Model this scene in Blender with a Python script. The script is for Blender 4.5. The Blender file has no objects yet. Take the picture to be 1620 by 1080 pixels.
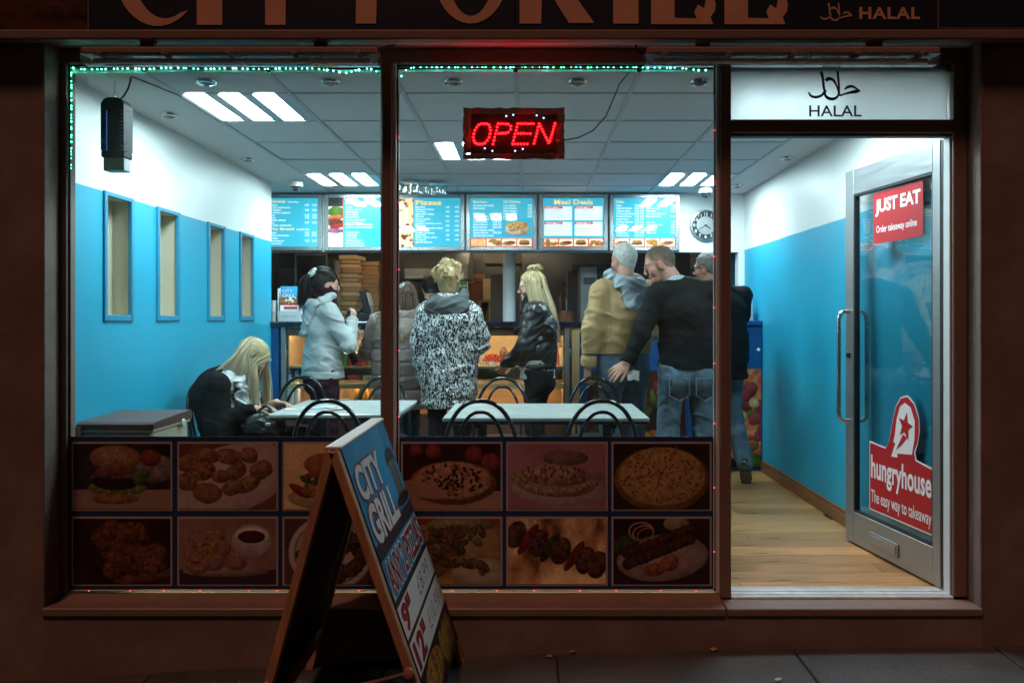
import bpy, math, random
import numpy as np
from mathutils import Matrix, Vector, Euler
R = math.radians
random.seed(7)
SC = bpy.context.scene
COL = SC.collection
# ------------------------------------------------------------------ camera
FPX, DCAM, HCAM, VX, VY = 1292.0, 3.8, 1.28, 838.0, 505.0   # focal length in photo pixels, metres to the glass, eye height
cam_d = bpy.data.cameras.new('camera')
cam = bpy.data.objects.new('camera', cam_d)
COL.objects.link(cam)
cam.location = (0, -DCAM, HCAM)
cam.rotation_euler = (R(90), 0, 0)
cam_d.sensor_fit = 'HORIZONTAL'
cam_d.sensor_width = 36.0
cam_d.lens = FPX / 1620.0 * 36.0
cam_d.shift_x = -(VX - 810.0) / 1620.0
cam_d.shift_y = -(540.0 - VY) / 1620.0
cam_d.clip_start = 0.05
cam_d.clip_end = 500
SC.camera = cam
# ------------------------------------------------------------------ night sky
world = bpy.data.worlds.new('World')
SC.world = world
world.use_nodes = True
wn = world.node_tree.nodes
wl = world.node_tree.links
bg = wn['Background']
sky = wn.new('ShaderNodeTexSky')
sky.sky_type = 'NISHITA'
sky.sun_disc = False
sky.sun_elevation = R(1.0)
sky.sun_rotation = R(150)
wl.new(sky.outputs[0], bg.inputs[0])
bg.inputs[1].default_value = 0.010
# ------------------------------------------------------------------ street light from behind the camera, high on the left
sun_d = bpy.data.lights.new('street_light', 'SUN')
sun_d.energy = 0.86
sun_d.color = (1.0, 0.47, 0.32)
sun_d.angle = R(9)
sun = bpy.data.objects.new('street_light', sun_d)
COL.objects.link(sun)
sun.location = (-4, -8, 7)
sun.rotation_euler = Vector((0.45, 1.0, -2.1)).to_track_quat('-Z', 'Y').to_euler()
vs = SC.view_settings
vs.view_transform = 'Standard'
vs.look = 'None'
vs.exposure = 0.0
vs.gamma = 1.0
SC.render.engine = 'CYCLES'
SC.cycles.use_denoising = True
SC.cycles.max_bounces = 9
SC.cycles.diffuse_bounces = 7
SC.cycles.glossy_bounces = 3
SC.cycles.transparent_max_bounces = 12
SC.cycles.caustics_reflective = False
SC.cycles.caustics_refractive = False
SC.cycles.sample_clamp_indirect = 4.0

def PX(px, py, d):
    """world point seen at photo pixel (px, py) when it stands d metres behind the window glass"""
    s = FPX / (DCAM + d)
    return Vector(((px - VX) / s, d, HCAM - (py - VY) / s))
def XA(px, d): return (px - VX) * (DCAM + d) / FPX
def ZA(py, d): return HCAM - (py - VY) * (DCAM + d) / FPX

# ------------------------------------------------------------------ materials
MATS = {}
def srgb(r, g, b):
    f = lambda c: (c / 255 / 12.92) if c / 255 <= 0.04045 else ((c / 255 + 0.055) / 1.055) ** 2.4
    return (f(r), f(g), f(b))
def mat(name, col=(.5, .5, .5), rough=.5, metal=0.0, var=0.0, vscale=6.0, bump=0.0, bscale=60.0, emit=None, estr=0.0,
        spec=.5, stretch=None, obj_var=0.0, coat=0.0, sheen=0.0, rvar=0.0, trans=0.0):
    if name in MATS: return MATS[name]
    m = bpy.data.materials.new(name)
    m.use_nodes = True
    nt = m.node_tree; N = nt.nodes; L = nt.links
    b = N['Principled BSDF']
    b.inputs['Base Color'].default_value = (*col, 1)
    b.inputs['Roughness'].default_value = rough
    b.inputs['Metallic'].default_value = metal
    b.inputs['Specular IOR Level'].default_value = spec
    b.inputs['Coat Weight'].default_value = coat
    b.inputs['Sheen Weight'].default_value = sheen
    if emit:
        b.inputs['Emission Color'].default_value = (*emit, 1)
        b.inputs['Emission Strength'].default_value = estr
    tc = N.new('ShaderNodeTexCoord')
    mp = N.new('ShaderNodeMapping')
    L.new(tc.outputs['Object'], mp.inputs[0])
    if stretch: mp.inputs['Scale'].default_value = stretch
    if var or obj_var or rvar:
        nz = N.new('ShaderNodeTexNoise'); nz.inputs['Scale'].default_value = vscale; nz.inputs['Detail'].default_value = 6
        nz.inputs['Roughness'].default_value = .62
        L.new(mp.outputs[0], nz.inputs['Vector'])
        mr = N.new('ShaderNodeMapRange'); mr.inputs[1].default_value = .25; mr.inputs[2].default_value = .75
        mr.inputs[3].default_value = 1 - var; mr.inputs[4].default_value = 1 + var
        L.new(nz.outputs[0], mr.inputs[0])
        fac = mr.outputs[0]
        if obj_var:
            oi = N.new('ShaderNodeObjectInfo')
            m2 = N.new('ShaderNodeMapRange'); m2.inputs[3].default_value = 1 - obj_var; m2.inputs[4].default_value = 1 + obj_var
            L.new(oi.outputs['Random'], m2.inputs[0])
            mm = N.new('ShaderNodeMath'); mm.operation = 'MULTIPLY'
            L.new(fac, mm.inputs[0]); L.new(m2.outputs[0], mm.inputs[1]); fac = mm.outputs[0]
        vm = N.new('ShaderNodeVectorMath'); vm.operation = 'SCALE'
        vm.inputs[0].default_value = col
        L.new(fac, vm.inputs['Scale']); L.new(vm.outputs[0], b.inputs['Base Color'])
        if rvar:
            m3 = N.new('ShaderNodeMapRange'); m3.inputs[1].default_value = .3; m3.inputs[2].default_value = .7
            m3.inputs[3].default_value = max(0.02, rough - rvar); m3.inputs[4].default_value = min(1, rough + rvar)
            L.new(nz.outputs[0], m3.inputs[0]); L.new(m3.outputs[0], b.inputs['Roughness'])
    if bump:
        n2 = N.new('ShaderNodeTexNoise'); n2.inputs['Scale'].default_value = bscale; n2.inputs['Detail'].default_value = 4
        L.new(mp.outputs[0], n2.inputs['Vector'])
        bp = N.new('ShaderNodeBump'); bp.inputs['Strength'].default_value = bump; bp.inputs['Distance'].default_value = .01
        L.new(n2.outputs[0], bp.inputs['Height']); L.new(bp.outputs[0], b.inputs['Normal'])
    MATS[name] = m
    return m
def attr_mat(name, rough=.5, emit=0.0, spec=.4, bump=0.0, bscale=80.0, gain=1.0, sheen=0.0, obj=True, stretch=None):
    """colour comes from the mesh's own colour layer 'Col' (prints, hair, skin)"""
    if name in MATS: return MATS[name]
    m = mat(name, (.5, .5, .5), rough, spec=spec, bump=bump, bscale=bscale, sheen=sheen, stretch=stretch)
    nt = m.node_tree; b = nt.nodes['Principled BSDF']
    a = nt.nodes.new('ShaderNodeAttribute'); a.attribute_name = 'Col'
    src = a.outputs['Color']
    if gain != 1.0:
        vm = nt.nodes.new('ShaderNodeVectorMath'); vm.operation = 'SCALE'; vm.inputs['Scale'].default_value = gain
        nt.links.new(src, vm.inputs[0]); src = vm.outputs[0]
    nt.links.new(src, b.inputs['Base Color'])
    if emit:
        nt.links.new(src, b.inputs['Emission Color']); b.inputs['Emission Strength'].default_value = emit
    return m
def glow(name, col, strength):
    if name in MATS: return MATS[name]
    m = bpy.data.materials.new(name); m.use_nodes = True
    nt = m.node_tree; nt.nodes.remove(nt.nodes['Principled BSDF'])
    e = nt.nodes.new('ShaderNodeEmission'); e.inputs[0].default_value = (*col, 1); e.inputs[1].default_value = strength
    nt.links.new(e.outputs[0], nt.nodes['Material Output'].inputs[0])
    MATS[name] = m
    return m
def glass(name, tint=(1, 1, 1), ior=1.45, rough=0.0, dirt=0.0, boost=1.0, dirtcol=(.75, .8, .8)):
    if name in MATS: return MATS[name]
    m = bpy.data.materials.new(name); m.use_nodes = True
    nt = m.node_tree; N = nt.nodes; L = nt.links
    N.remove(N['Principled BSDF'])
    tr = N.new('ShaderNodeBsdfTransparent'); tr.inputs[0].default_value = (*tint, 1)
    gl = N.new('ShaderNodeBsdfGlossy'); gl.inputs['Roughness'].default_value = rough
    fr = N.new('ShaderNodeFresnel')                       # the same reflectance on both faces of the sheet
    ge = N.new('ShaderNodeNewGeometry'); ir = N.new('ShaderNodeMapRange'); ir.inputs[3].default_value = ior; ir.inputs[4].default_value = 1 / ior
    L.new(ge.outputs['Backfacing'], ir.inputs[0]); L.new(ir.outputs[0], fr.inputs['IOR'])
    mx = N.new('ShaderNodeMixShader')
    f = fr.outputs[0]
    if boost != 1.0:
        mu = N.new('ShaderNodeMath'); mu.operation = 'MULTIPLY'; mu.inputs[1].default_value = boost; mu.use_clamp = True
        L.new(f, mu.inputs[0]); f = mu.outputs[0]
    L.new(f, mx.inputs[0]); L.new(tr.outputs[0], mx.inputs[1]); L.new(gl.outputs[0], mx.inputs[2])
    out = mx.outputs[0]
    if dirt:
        df = N.new('ShaderNodeBsdfTranslucent'); df.inputs[0].default_value = (*dirtcol, 1)
        tc = N.new('ShaderNodeTexCoord'); mp = N.new('ShaderNodeMapping')
        mp.inputs['Scale'].default_value = (1.6, 1, .9); mp.inputs['Rotation'].default_value = (0, R(35), 0)
        L.new(tc.outputs['Object'], mp.inputs[0])
        nz = N.new('ShaderNodeTexNoise'); nz.inputs['Scale'].default_value = 2.3; nz.inputs['Detail'].default_value = 9; nz.inputs['Distortion'].default_value = 1.2
        L.new(mp.outputs[0], nz.inputs['Vector'])
        mr = N.new('ShaderNodeMapRange'); mr.inputs[1].default_value = .48; mr.inputs[2].default_value = .85; mr.inputs[3].default_value = dirt * .15; mr.inputs[4].default_value = dirt
        L.new(nz.outputs[0], mr.inputs[0])
        m2 = N.new('ShaderNodeMixShader')
        L.new(mr.outputs[0], m2.inputs[0]); L.new(out, m2.inputs[1]); L.new(df.outputs[0], m2.inputs[2]); out = m2.outputs[0]
    L.new(out, N['Material Output'].inputs[0])
    MATS[name] = m
    return m

# ------------------------------------------------------------------ mesh collector
class MB:
    def __init__(s): s.v = []; s.f = []
    def add(s, vs, fs):
        o = len(s.v); s.v += [tuple(p) for p in vs]; s.f += [tuple(i + o for i in f) for f in fs]; return s
    def box(s, x0, x1, y0, y1, z0, z1, b=0.0):
        c = ((x0 + x1) / 2, (y0 + y1) / 2, (z0 + z1) / 2)
        return s.obox(c, (abs(x1 - x0), abs(y1 - y0), abs(z1 - z0)), None, b)
    def obox(s, c, size, M=None, b=0.0):
        hx, hy, hz = size[0] / 2, size[1] / 2, size[2] / 2
        b = min(b, hx * .45, hy * .45, hz * .45)
        vs = []; fs = []
        if b <= 0:
            vs = [(sx * hx, sy * hy, sz * hz) for sx in (-1, 1) for sy in (-1, 1) for sz in (-1, 1)]
            fs = [(0, 1, 3, 2), (4, 6, 7, 5), (0, 4, 5, 1), (2, 3, 7, 6), (0, 2, 6, 4), (1, 5, 7, 3)]
        else:
            idx = {}
            for sx in (-1, 1):
                for sy in (-1, 1):
                    for sz in (-1, 1):
                        for ax in range(3):
                            p = [sx * (hx - b), sy * (hy - b), sz * (hz - b)]
                            p[ax] = (sx * hx, sy * hy, sz * hz)[ax]
                            idx[sx, sy, sz, ax] = len(vs); vs.append(tuple(p))
            I = lambda sx, sy, sz, ax: idx[sx, sy, sz, ax]
            for k in (-1, 1):
                q = [I(k, -1, -1, 0), I(k, 1, -1, 0), I(k, 1, 1, 0), I(k, -1, 1, 0)]; fs.append(tuple(q if k > 0 else q[::-1]))
                q = [I(-1, k, -1, 1), I(-1, k, 1, 1), I(1, k, 1, 1), I(1, k, -1, 1)]; fs.append(tuple(q if k > 0 else q[::-1]))
                q = [I(-1, -1, k, 2), I(1, -1, k, 2), I(1, 1, k, 2), I(-1, 1, k, 2)]; fs.append(tuple(q if k > 0 else q[::-1]))
            for a in (-1, 1):
                for c2 in (-1, 1):
                    q = [I(a, c2, -1, 0), I(a, c2, -1, 1), I(a, c2, 1, 1), I(a, c2, 1, 0)]; fs.append(tuple(q if a * c2 > 0 else q[::-1]))
                    q = [I(a, -1, c2, 0), I(a, 1, c2, 0), I(a, 1, c2, 2), I(a, -1, c2, 2)]; fs.append(tuple(q if a * c2 > 0 else q[::-1]))
                    q = [I(-1, a, c2, 1), I(-1, a, c2, 2), I(1, a, c2, 2), I(1, a, c2, 1)]; fs.append(tuple(q if a * c2 > 0 else q[::-1]))
                    for e in (-1, 1):
                        q = [I(a, c2, e, 0), I(a, c2, e, 1), I(a, c2, e, 2)]; fs.append(tuple(q if a * c2 * e > 0 else q[::-1]))
        C = Vector(c)
        out = []
        for p in vs:
            q = Vector(p)
            if M is not None: q = M @ q
            out.append(q + C)
        return s.add(out, fs)
    def tube(s, pts, r, n=8, closed=False, r1=None, caps=True):
        pts = [Vector(p) for p in pts]; m = len(pts)
        rings = []; prev = None
        for i, p in enumerate(pts):
            a = pts[i - 1] if (i or closed) else p
            b = pts[(i + 1) % m] if (i < m - 1 or closed) else p
            t = (b - a).normalized()
            if prev is None:
                up = Vector((0, 0, 1)) if abs(t.z) < .9 else Vector((1, 0, 0))
                u = t.cross(up).normalized()
            else:
                u = (prev - t * prev.dot(t)).normalized()
            prev = u; w = t.cross(u)
            rr = r if r1 is None else r + (r1 - r) * i / (m - 1)
            rings.append([p + (u * math.cos(2 * math.pi * k / n) + w * math.sin(2 * math.pi * k / n)) * rr for k in range(n)])
        vs = [q for g in rings for q in g]; fs = []
        for i in range(m if closed else m - 1):
            j = (i + 1) % m
            for k in range(n):
                k2 = (k + 1) % n
                fs.append((i * n + k, i * n + k2, j * n + k2, j * n + k))
        if not closed and caps:
            fs.append(tuple(range(n))[::-1]); fs.append(tuple((m - 1) * n + k for k in range(n)))
        return s.add(vs, fs)
    def cyl(s, p0, p1, r, n=16, r1=None): return s.tube([p0, p1], r, n, False, r1)
    def lathe(s, prof, c=(0, 0, 0), n=20, M=None, cap=True):
        vs = []; fs = []; m = len(prof); C = Vector(c)
        for (r, z) in prof:
            for k in range(n):
                a = 2 * math.pi * k / n
                q = Vector((r * math.cos(a), r * math.sin(a), z))
                if M is not None: q = M @ q
                vs.append(q + C)
        for i in range(m - 1):
            for k in range(n):
                k2 = (k + 1) % n
                fs.append((i * n + k, i * n + k2, (i + 1) * n + k2, (i + 1) * n + k))
        if cap: fs.append(tuple(range(n))[::-1]); fs.append(tuple((m - 1) * n + k for k in range(n)))
        return s.add(vs, fs)
    def prism(s, poly, o, u, v, w):
        """polygon in (u, v) from origin o, thickness vector w"""
        o, u, v, w = Vector(o), Vector(u), Vector(v), Vector(w)
        n = len(poly)
        a = [o + u * p[0] + v * p[1] for p in poly]
        area = sum(poly[i][0] * poly[(i + 1) % n][1] - poly[(i + 1) % n][0] * poly[i][1] for i in range(n))
        vs = a + [q + w for q in a]
        flip = (u.cross(v).dot(w) > 0) == (area > 0)
        f1 = tuple(range(n)); f2 = tuple(range(n, 2 * n))
        fs = [f1[::-1], f2] if flip else [f1, f2[::-1]]
        for i in range(n):
            j = (i + 1) % n
            q = (i, j, n + j, n + i)
            fs.append(q if flip else q[::-1])
        return s.add(vs, fs)
    def quad(s, a, b, c, d): return s.add([a, b, c, d], [(0, 1, 2, 3)])
    def build(s, name, m, parent=None, smooth=0.0, col=None):
        me = bpy.data.meshes.new(name)
        off = Vector((0, 0, 0))
        if parent is not None:
            p = parent
            while p is not None: off = off + p.location; p = p.parent
        vs = [(a - off.x, b - off.y, c - off.z) for a, b, c in s.v]
        me.from_pydata(vs, [], s.f); me.update()
        if smooth:
            me.shade_smooth()
            me.set_sharp_from_angle(angle=R(smooth))
        if m is not None: me.materials.append(m)
        o = bpy.data.objects.new(name, me); COL.objects.link(o)
        if parent is not None: o.parent = parent
        return o
def tag(o, label, cat, group=None):
    o['label'] = label; o['category'] = cat
    if group: o['group'] = group
    return o
def thing(name, label, cat, loc=(0, 0, 0), group=None):
    o = bpy.data.objects.new(name, None); o.empty_display_size = .1; COL.objects.link(o)
    o.location = loc
    return tag(o, label, cat, group)
def struct(o): o['kind'] = 'structure'; return o
def share(name, me, parent, loc, rot=None, scale=None):
    """another piece that shares a mesh; loc is relative to the parent"""
    o = bpy.data.objects.new(name, me); COL.objects.link(o)
    if parent is not None: o.parent = parent
    o.location = loc
    if rot: o.rotation_euler = rot
    if scale: o.scale = scale
    return o
def copy_tree(o, parent=None):
    c = o.copy(); COL.objects.link(c)
    if parent is not None: c.parent = parent
    for ch in list(o.children): copy_tree(ch, c)
    return c
# ------------------------------------------------------------------ text as meshes
_txt = {}
def text_geo(body, size=1.0, bold=0.0, align='LEFT', spacing=1.0, line=1.0, shear=0.0):
    key = (body, bold, align, spacing, line, shear)
    if key not in _txt:
        cu = bpy.data.curves.new('txt', 'FONT')
        cu.body = body; cu.size = 1.0; cu.offset = bold; cu.align_x = align
        cu.space_character = spacing; cu.space_line = line; cu.shear = shear; cu.resolution_u = 3
        ob = bpy.data.objects.new('txt', cu)
        me = ob.to_mesh()
        vs = [(v.co.x, v.co.y) for v in me.vertices]; fs = [tuple(p.vertices) for p in me.polygons]
        ob.to_mesh_clear(); bpy.data.objects.remove(ob); bpy.data.curves.remove(cu)
        _txt[key] = (vs, fs)
    vs, fs = _txt[key]
    return [(x * size, y * size) for x, y in vs], fs
def put_text(mb, body, o, u, v, size, width=None, height=None, **kw):
    """lay text at origin o with unit vectors u (along) and v (up); width/height stretch it to fit"""
    vs, fs = text_geo(body, size, **kw)
    if not vs: return mb
    xs = [p[0] for p in vs]; ys = [p[1] for p in vs]
    sx = sy = 1.0; x0 = 0; y0 = 0
    if width: sx = width / (max(xs) - min(xs)); x0 = min(xs)
    if height: sy = height / (max(ys) - min(ys)); y0 = min(ys)
    o, u, v = Vector(o), Vector(u), Vector(v)
    n = u.cross(v)
    out = [o + u * ((x - x0) * sx) + v * ((y - y0) * sy) for x, y in vs]
    f2 = []
    for f in fs:
        a, b, c = out[f[0]], out[f[1]], out[f[2]]
        f2.append(f if (b - a).cross(c - a).dot(n) >= 0 else f[::-1])
    return mb.add(out, f2)
def stroke(mb, pts, widths, o, u, v, sc=1.0):
    """brush stroke of changing width along 2-D points"""
    P = []; W = []
    for i in range(len(pts) - 1):
        p0 = np.array(pts[max(i - 1, 0)], float); p1 = np.array(pts[i], float); p2 = np.array(pts[i + 1], float); p3 = np.array(pts[min(i + 2, len(pts) - 1)], float)
        for k in range(6):
            t = k / 6
            P.append(.5 * ((2 * p1) + (-p0 + p2) * t + (2 * p0 - 5 * p1 + 4 * p2 - p3) * t * t + (-p0 + 3 * p1 - 3 * p2 + p3) * t ** 3)); W.append(widths[i] * (1 - t) + widths[i + 1] * t)
    P.append(np.array(pts[-1], float)); W.append(widths[-1])
    o, u, v = Vector(o), Vector(u), Vector(v)
    vs = []
    for i, p in enumerate(P):
        t = P[min(i + 1, len(P) - 1)] - P[max(i - 1, 0)]
        t = t / (np.linalg.norm(t) + 1e-9); n = np.array((-t[1], t[0])) * W[i] / 2
        for q in (p + n, p - n): vs.append(o + u * (q[0] * sc) + v * (q[1] * sc))
    fs = [(2 * i + 1, 2 * i + 3, 2 * i + 2, 2 * i) for i in range(len(P) - 1)]
    return mb.add(vs, fs)
# ------------------------------------------------------------------ numpy noise
def _hash(ix, iy, iz, seed):
    n = (ix * 374761393 + iy * 668265263 + iz * 2147483647 + seed * 1274126177) & 0xFFFFFFFF
    n = ((n ^ (n >> 13)) * 1274126177) & 0xFFFFFFFF
    n = n ^ (n >> 16)
    return (n & 0xFFFF) / 65535.0
def vnoise(p, seed=0):
    """value noise, p (N,3) -> 0..1"""
    i = np.floor(p).astype(np.int64); f = p - i; f = f * f * (3 - 2 * f)
    r = 0
    for dx in (0, 1):
        wx = f[:, 0] if dx else 1 - f[:, 0]
        for dy in (0, 1):
            wy = f[:, 1] if dy else 1 - f[:, 1]
            for dz in (0, 1):
                wz = f[:, 2] if dz else 1 - f[:, 2]
                r = r + wx * wy * wz * _hash(i[:, 0] + dx, i[:, 1] + dy, i[:, 2] + dz, seed)
    return r
def fbm(p, seed=0, oct=4):
    r = 0; a = .5; t = 0
    for k in range(oct):
        r = r + a * vnoise(p * 2 ** k + k * 17.3, seed + k); t += a; a *= .55
    return r / t
# ------------------------------------------------------------------ printed pictures: a numpy canvas laid out as a fine coloured sheet
class Canvas:
    def __init__(s, w, h, n=110):
        s.h = n; s.w = int(n * w / h); s.a = w / h
        v, u = np.mgrid[0:s.h, 0:s.w]
        s.u = (u + .5) / s.w * s.a; s.v = (v + .5) / s.h          # v upwards, u 0..aspect
        s.c = np.zeros((s.h, s.w, 3))
    def noise(s, f, seed=0, oct=4, sx=1.0, sy=1.0):
        p = np.stack([s.u.ravel() * f * sx, s.v.ravel() * f * sy, np.full(s.u.size, seed * 3.7)], 1)
        return fbm(p, seed, oct).reshape(s.u.shape)
    def mix(s, mask, col):
        m = np.clip(mask, 0, 1)[..., None]
        s.c = s.c * (1 - m) + np.asarray(col) * m
    def fill(s, c1, c2=None, f=4, seed=1):
        c1 = np.array(srgb(*c1))
        if c2 is None: s.c[:] = c1
        else:
            t = np.clip((s.noise(f, seed) - .3) * 2.5, 0, 1)[..., None]; s.c = c1 * (1 - t) + np.array(srgb(*c2)) * t
    def blob(s, cx, cy, rx, ry, ang=0, c1=(200, 150, 90), c2=(120, 70, 30), rag=.12, f=9, seed=0, dome=.75, hole=0, soft=.04, light=(-.4, .7)):
        m_ = max(rx, ry) * (1.08 + rag); d = s.a / s.w
        i0, i1 = max(0, int((cx - m_) / d)), min(s.w, int((cx + m_) / d) + 2); j0, j1 = max(0, int((cy - m_) * s.h)), min(s.h, int((cy + m_) * s.h) + 2)
        if i1 <= i0 or j1 <= j0: return
        U_, V_ = s.u[j0:j1, i0:i1], s.v[j0:j1, i0:i1]
        def nz(fr, sd, oc): return fbm(np.stack([U_.ravel() * fr, V_.ravel() * fr, np.full(U_.size, sd * 3.7)], 1), sd, oc).reshape(U_.shape)
        ca, sa = math.cos(R(ang)), math.sin(R(ang))
        x = ((U_ - cx) * ca + (V_ - cy) * sa) / rx; y = (-(U_ - cx) * sa + (V_ - cy) * ca) / ry
        r = np.sqrt(x * x + y * y) + (nz(f, seed, 3) - .5) * 2 * rag
        m = np.clip((1 - r) / soft, 0, 1)
        if hole: m = m * np.clip((r - hole) / soft, 0, 1)
        t = np.clip((nz(f * 2.2, seed + 5, 4) - .28) * 2.1, 0, 1)[..., None]
        col = np.array(srgb(*c1)) * t + np.array(srgb(*c2)) * (1 - t)
        wx = x * ca * 1.0 - y * sa; wy = x * sa + y * ca
        sh = 1 - dome * .5 + dome * .5 * (wx * light[0] + wy * light[1])
        if hole:
            mid = (1 + hole) / 2; sh = sh * (1 - .7 * np.clip(np.abs(r - mid) / (1 - hole) * 1.6, 0, 1) ** 2)
        else: sh = sh * (1 - dome * .55 * np.clip(r, 0, 1) ** 3)
        c = s.c[j0:j1, i0:i1]
        if dome > .3:      # the soft dark contact edge a lit photograph shows round each piece
            c = c * (1 - .45 * np.clip(1.18 - np.abs(r - .92) / .2, 0, 1) * np.clip(1.25 - r, 0, 1))[..., None]
        s.c[j0:j1, i0:i1] = c * (1 - m[..., None]) + col * np.clip(sh, .05, 1.4)[..., None] * m[..., None]
    def rect(s, u0, v0, u1, v1, c): 
        m = (s.u >= u0) & (s.u <= u1) & (s.v >= v0) & (s.v <= v1); s.c[m] = srgb(*c)
    def line(s, a, b, w, c, k=1.0):
        a = np.array(a); b = np.array(b); d = b - a
        t = np.clip(((s.u - a[0]) * d[0] + (s.v - a[1]) * d[1]) / (d @ d), 0, 1)
        r = np.hypot(s.u - a[0] - t * d[0], s.v - a[1] - t * d[1])
        s.mix(np.clip((w - r) / (w * .4), 0, 1) * k, srgb(*c))
    def sheet(s, name, o, u, v, m, parent):
        """o corner, u full width vector, v full height vector"""
        o, u, v = np.array(o, float), np.array(u, float), np.array(v, float)
        h, w = s.h, s.w
        off = np.zeros(3); p = parent
        while p is not None: off += np.array(p.location); p = p.parent
        jj, ii = np.mgrid[0:h, 0:w]
        co = (o - off)[None, None] + u * (ii / (w - 1))[..., None] + v * (jj / (h - 1))[..., None]
        idx = jj * w + ii
        q = np.stack([idx[:-1, :-1], idx[:-1, 1:], idx[1:, 1:], idx[1:, :-1]], -1).reshape(-1, 4)
        return np_mesh(name, co.reshape(-1, 3), q, m, parent, s.c.reshape(-1, 3), False)
def np_mesh(name, co, quads, m, parent=None, col=None, smooth=True):
    me = bpy.data.meshes.new(name)
    nv, nf = len(co), len(quads)
    k = quads.shape[1]
    me.vertices.add(nv); me.vertices.foreach_set('co', np.ascontiguousarray(co, np.float32).ravel())
    me.loops.add(nf * k); me.loops.foreach_set('vertex_index', np.ascontiguousarray(quads, np.int32).ravel())
    me.polygons.add(nf); me.polygons.foreach_set('loop_start', np.arange(0, nf * k, k, dtype=np.int32))
    me.update(calc_edges=True)
    if smooth: me.shade_smooth()
    if col is not None:
        ca = me.color_attributes.new('Col', 'FLOAT_COLOR', 'POINT')
        c4 = np.ones((nv, 4), np.float32); c4[:, :3] = col
        ca.data.foreach_set('color', c4.ravel())
    if m is not None: me.materials.append(m)
    o = bpy.data.objects.new(name, me); COL.objects.link(o)
    if parent is not None: o.parent = parent
    return o
# ================================================================== the setting
XL, XR, YC, YB, ZC = -2.18, 1.965, 3.09, 3.68, 2.43      # side walls, counter front, menu board wall, ceiling
def two_tone(name, z, low, high):
    m = mat(name, low, .42, var=.05, vscale=1.6, bump=.06, bscale=240, rvar=.06)
    nt = m.node_tree; N = nt.nodes; L = nt.links
    b = N['Principled BSDF']; lk = b.inputs['Base Color'].links[0].from_socket
    g = N.new('ShaderNodeNewGeometry'); sp = N.new('ShaderNodeSeparateXYZ'); L.new(g.outputs['Position'], sp.inputs[0])
    nz = N.new('ShaderNodeTexNoise'); nz.inputs['Scale'].default_value = 22
    ad = N.new('ShaderNodeMath'); ad.operation = 'MULTIPLY_ADD'; ad.inputs[1].default_value = .006
    L.new(nz.outputs[0], ad.inputs[0]); L.new(sp.outputs['Z'], ad.inputs[2])
    gt = N.new('ShaderNodeMath'); gt.operation = 'GREATER_THAN'; gt.inputs[1].default_value = z + .003
    L.new(ad.outputs[0], gt.inputs[0])
    mx = N.new('ShaderNodeMix'); mx.data_type = 'RGBA'
    L.new(gt.outputs[0], mx.inputs[0]); L.new(lk, mx.inputs[6]); mx.inputs[7].default_value = (*high, 1)
    L.new(mx.outputs[2], b.inputs['Base Color'])
    return m
BLUE = (.018, .365, .56); WHITE = (.80, .82, .80)
m_wall_l = two_tone('blue and white wall paint left', 1.935, BLUE, WHITE)
m_wall_r = two_tone('blue and white wall paint right', 1.912, BLUE, WHITE)
m_blue = mat('blue trim paint', (.03, .26, .42), .4, var=.05)
m_white = mat('white emulsion', WHITE, .6, var=.03, vscale=2, bump=.04, bscale=200)
m_cream = mat('cream niche paint', (.62, .56, .43), .6, var=.05, vscale=4)
m_tile = mat('ceiling tile', (.85, .86, .86), .85, var=.03, vscale=9, obj_var=.05, bump=.25, bscale=380)
m_grid = mat('ceiling grid metal', (.66, .67, .67), .5)
m_gap = mat('ceiling void', (.03, .03, .03), .9)
m_render = mat('painted render', (.19, .13, .11), .8, var=.34, vscale=3.2, bump=.22, bscale=120)
m_frame = mat('brown window frame', (.20, .125, .098), .48, var=.10, vscale=9, bump=.03, bscale=150)
m_alu = mat('brushed aluminium', (.40, .41, .42), .38, metal=.75, var=.06, vscale=5, stretch=(1, 1, 12), rvar=.08)
m_steel = mat('stainless steel', (.55, .56, .57), .26, metal=1.0, var=.05, vscale=4, rvar=.08)
m_black = mat('black gasket', (.012, .012, .013), .5)
m_wood = mat('varnished skirting', (.22, .09, .035), .38, var=.25, vscale=5, stretch=(.6, 6, 6))
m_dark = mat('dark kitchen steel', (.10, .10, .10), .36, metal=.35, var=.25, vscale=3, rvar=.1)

# --- pavement: a sheet that falls away to the left, with its flagstones
def pz(x, y=0.0): 
    x = max(-6.0, min(4.0, x))
    return -.213 + .035 * x - .008 * x * x + .012 * (y + .12)
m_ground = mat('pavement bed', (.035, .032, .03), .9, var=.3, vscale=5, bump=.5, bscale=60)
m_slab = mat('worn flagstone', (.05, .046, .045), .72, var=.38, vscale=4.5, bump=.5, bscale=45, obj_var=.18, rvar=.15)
mb = MB(); xs = [-60, -20, -8, -6, -4, -3, -2, -1, 0, 1, 2, 3, 4, 8, 20, 60]; ys = [-60, -20, -6, -3, -1.2, .05]
for y in ys:
    for x in xs: mb.v.append((x, y, pz(x, y) - .022))
for j in range(len(ys) - 1):
    for i in range(len(xs) - 1):
        a = j * len(xs) + i; mb.f.append((a, a + 1, a + 1 + len(xs), a + len(xs)))
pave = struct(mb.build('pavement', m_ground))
rnd = random.Random(3)
yrow = -.135
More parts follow.
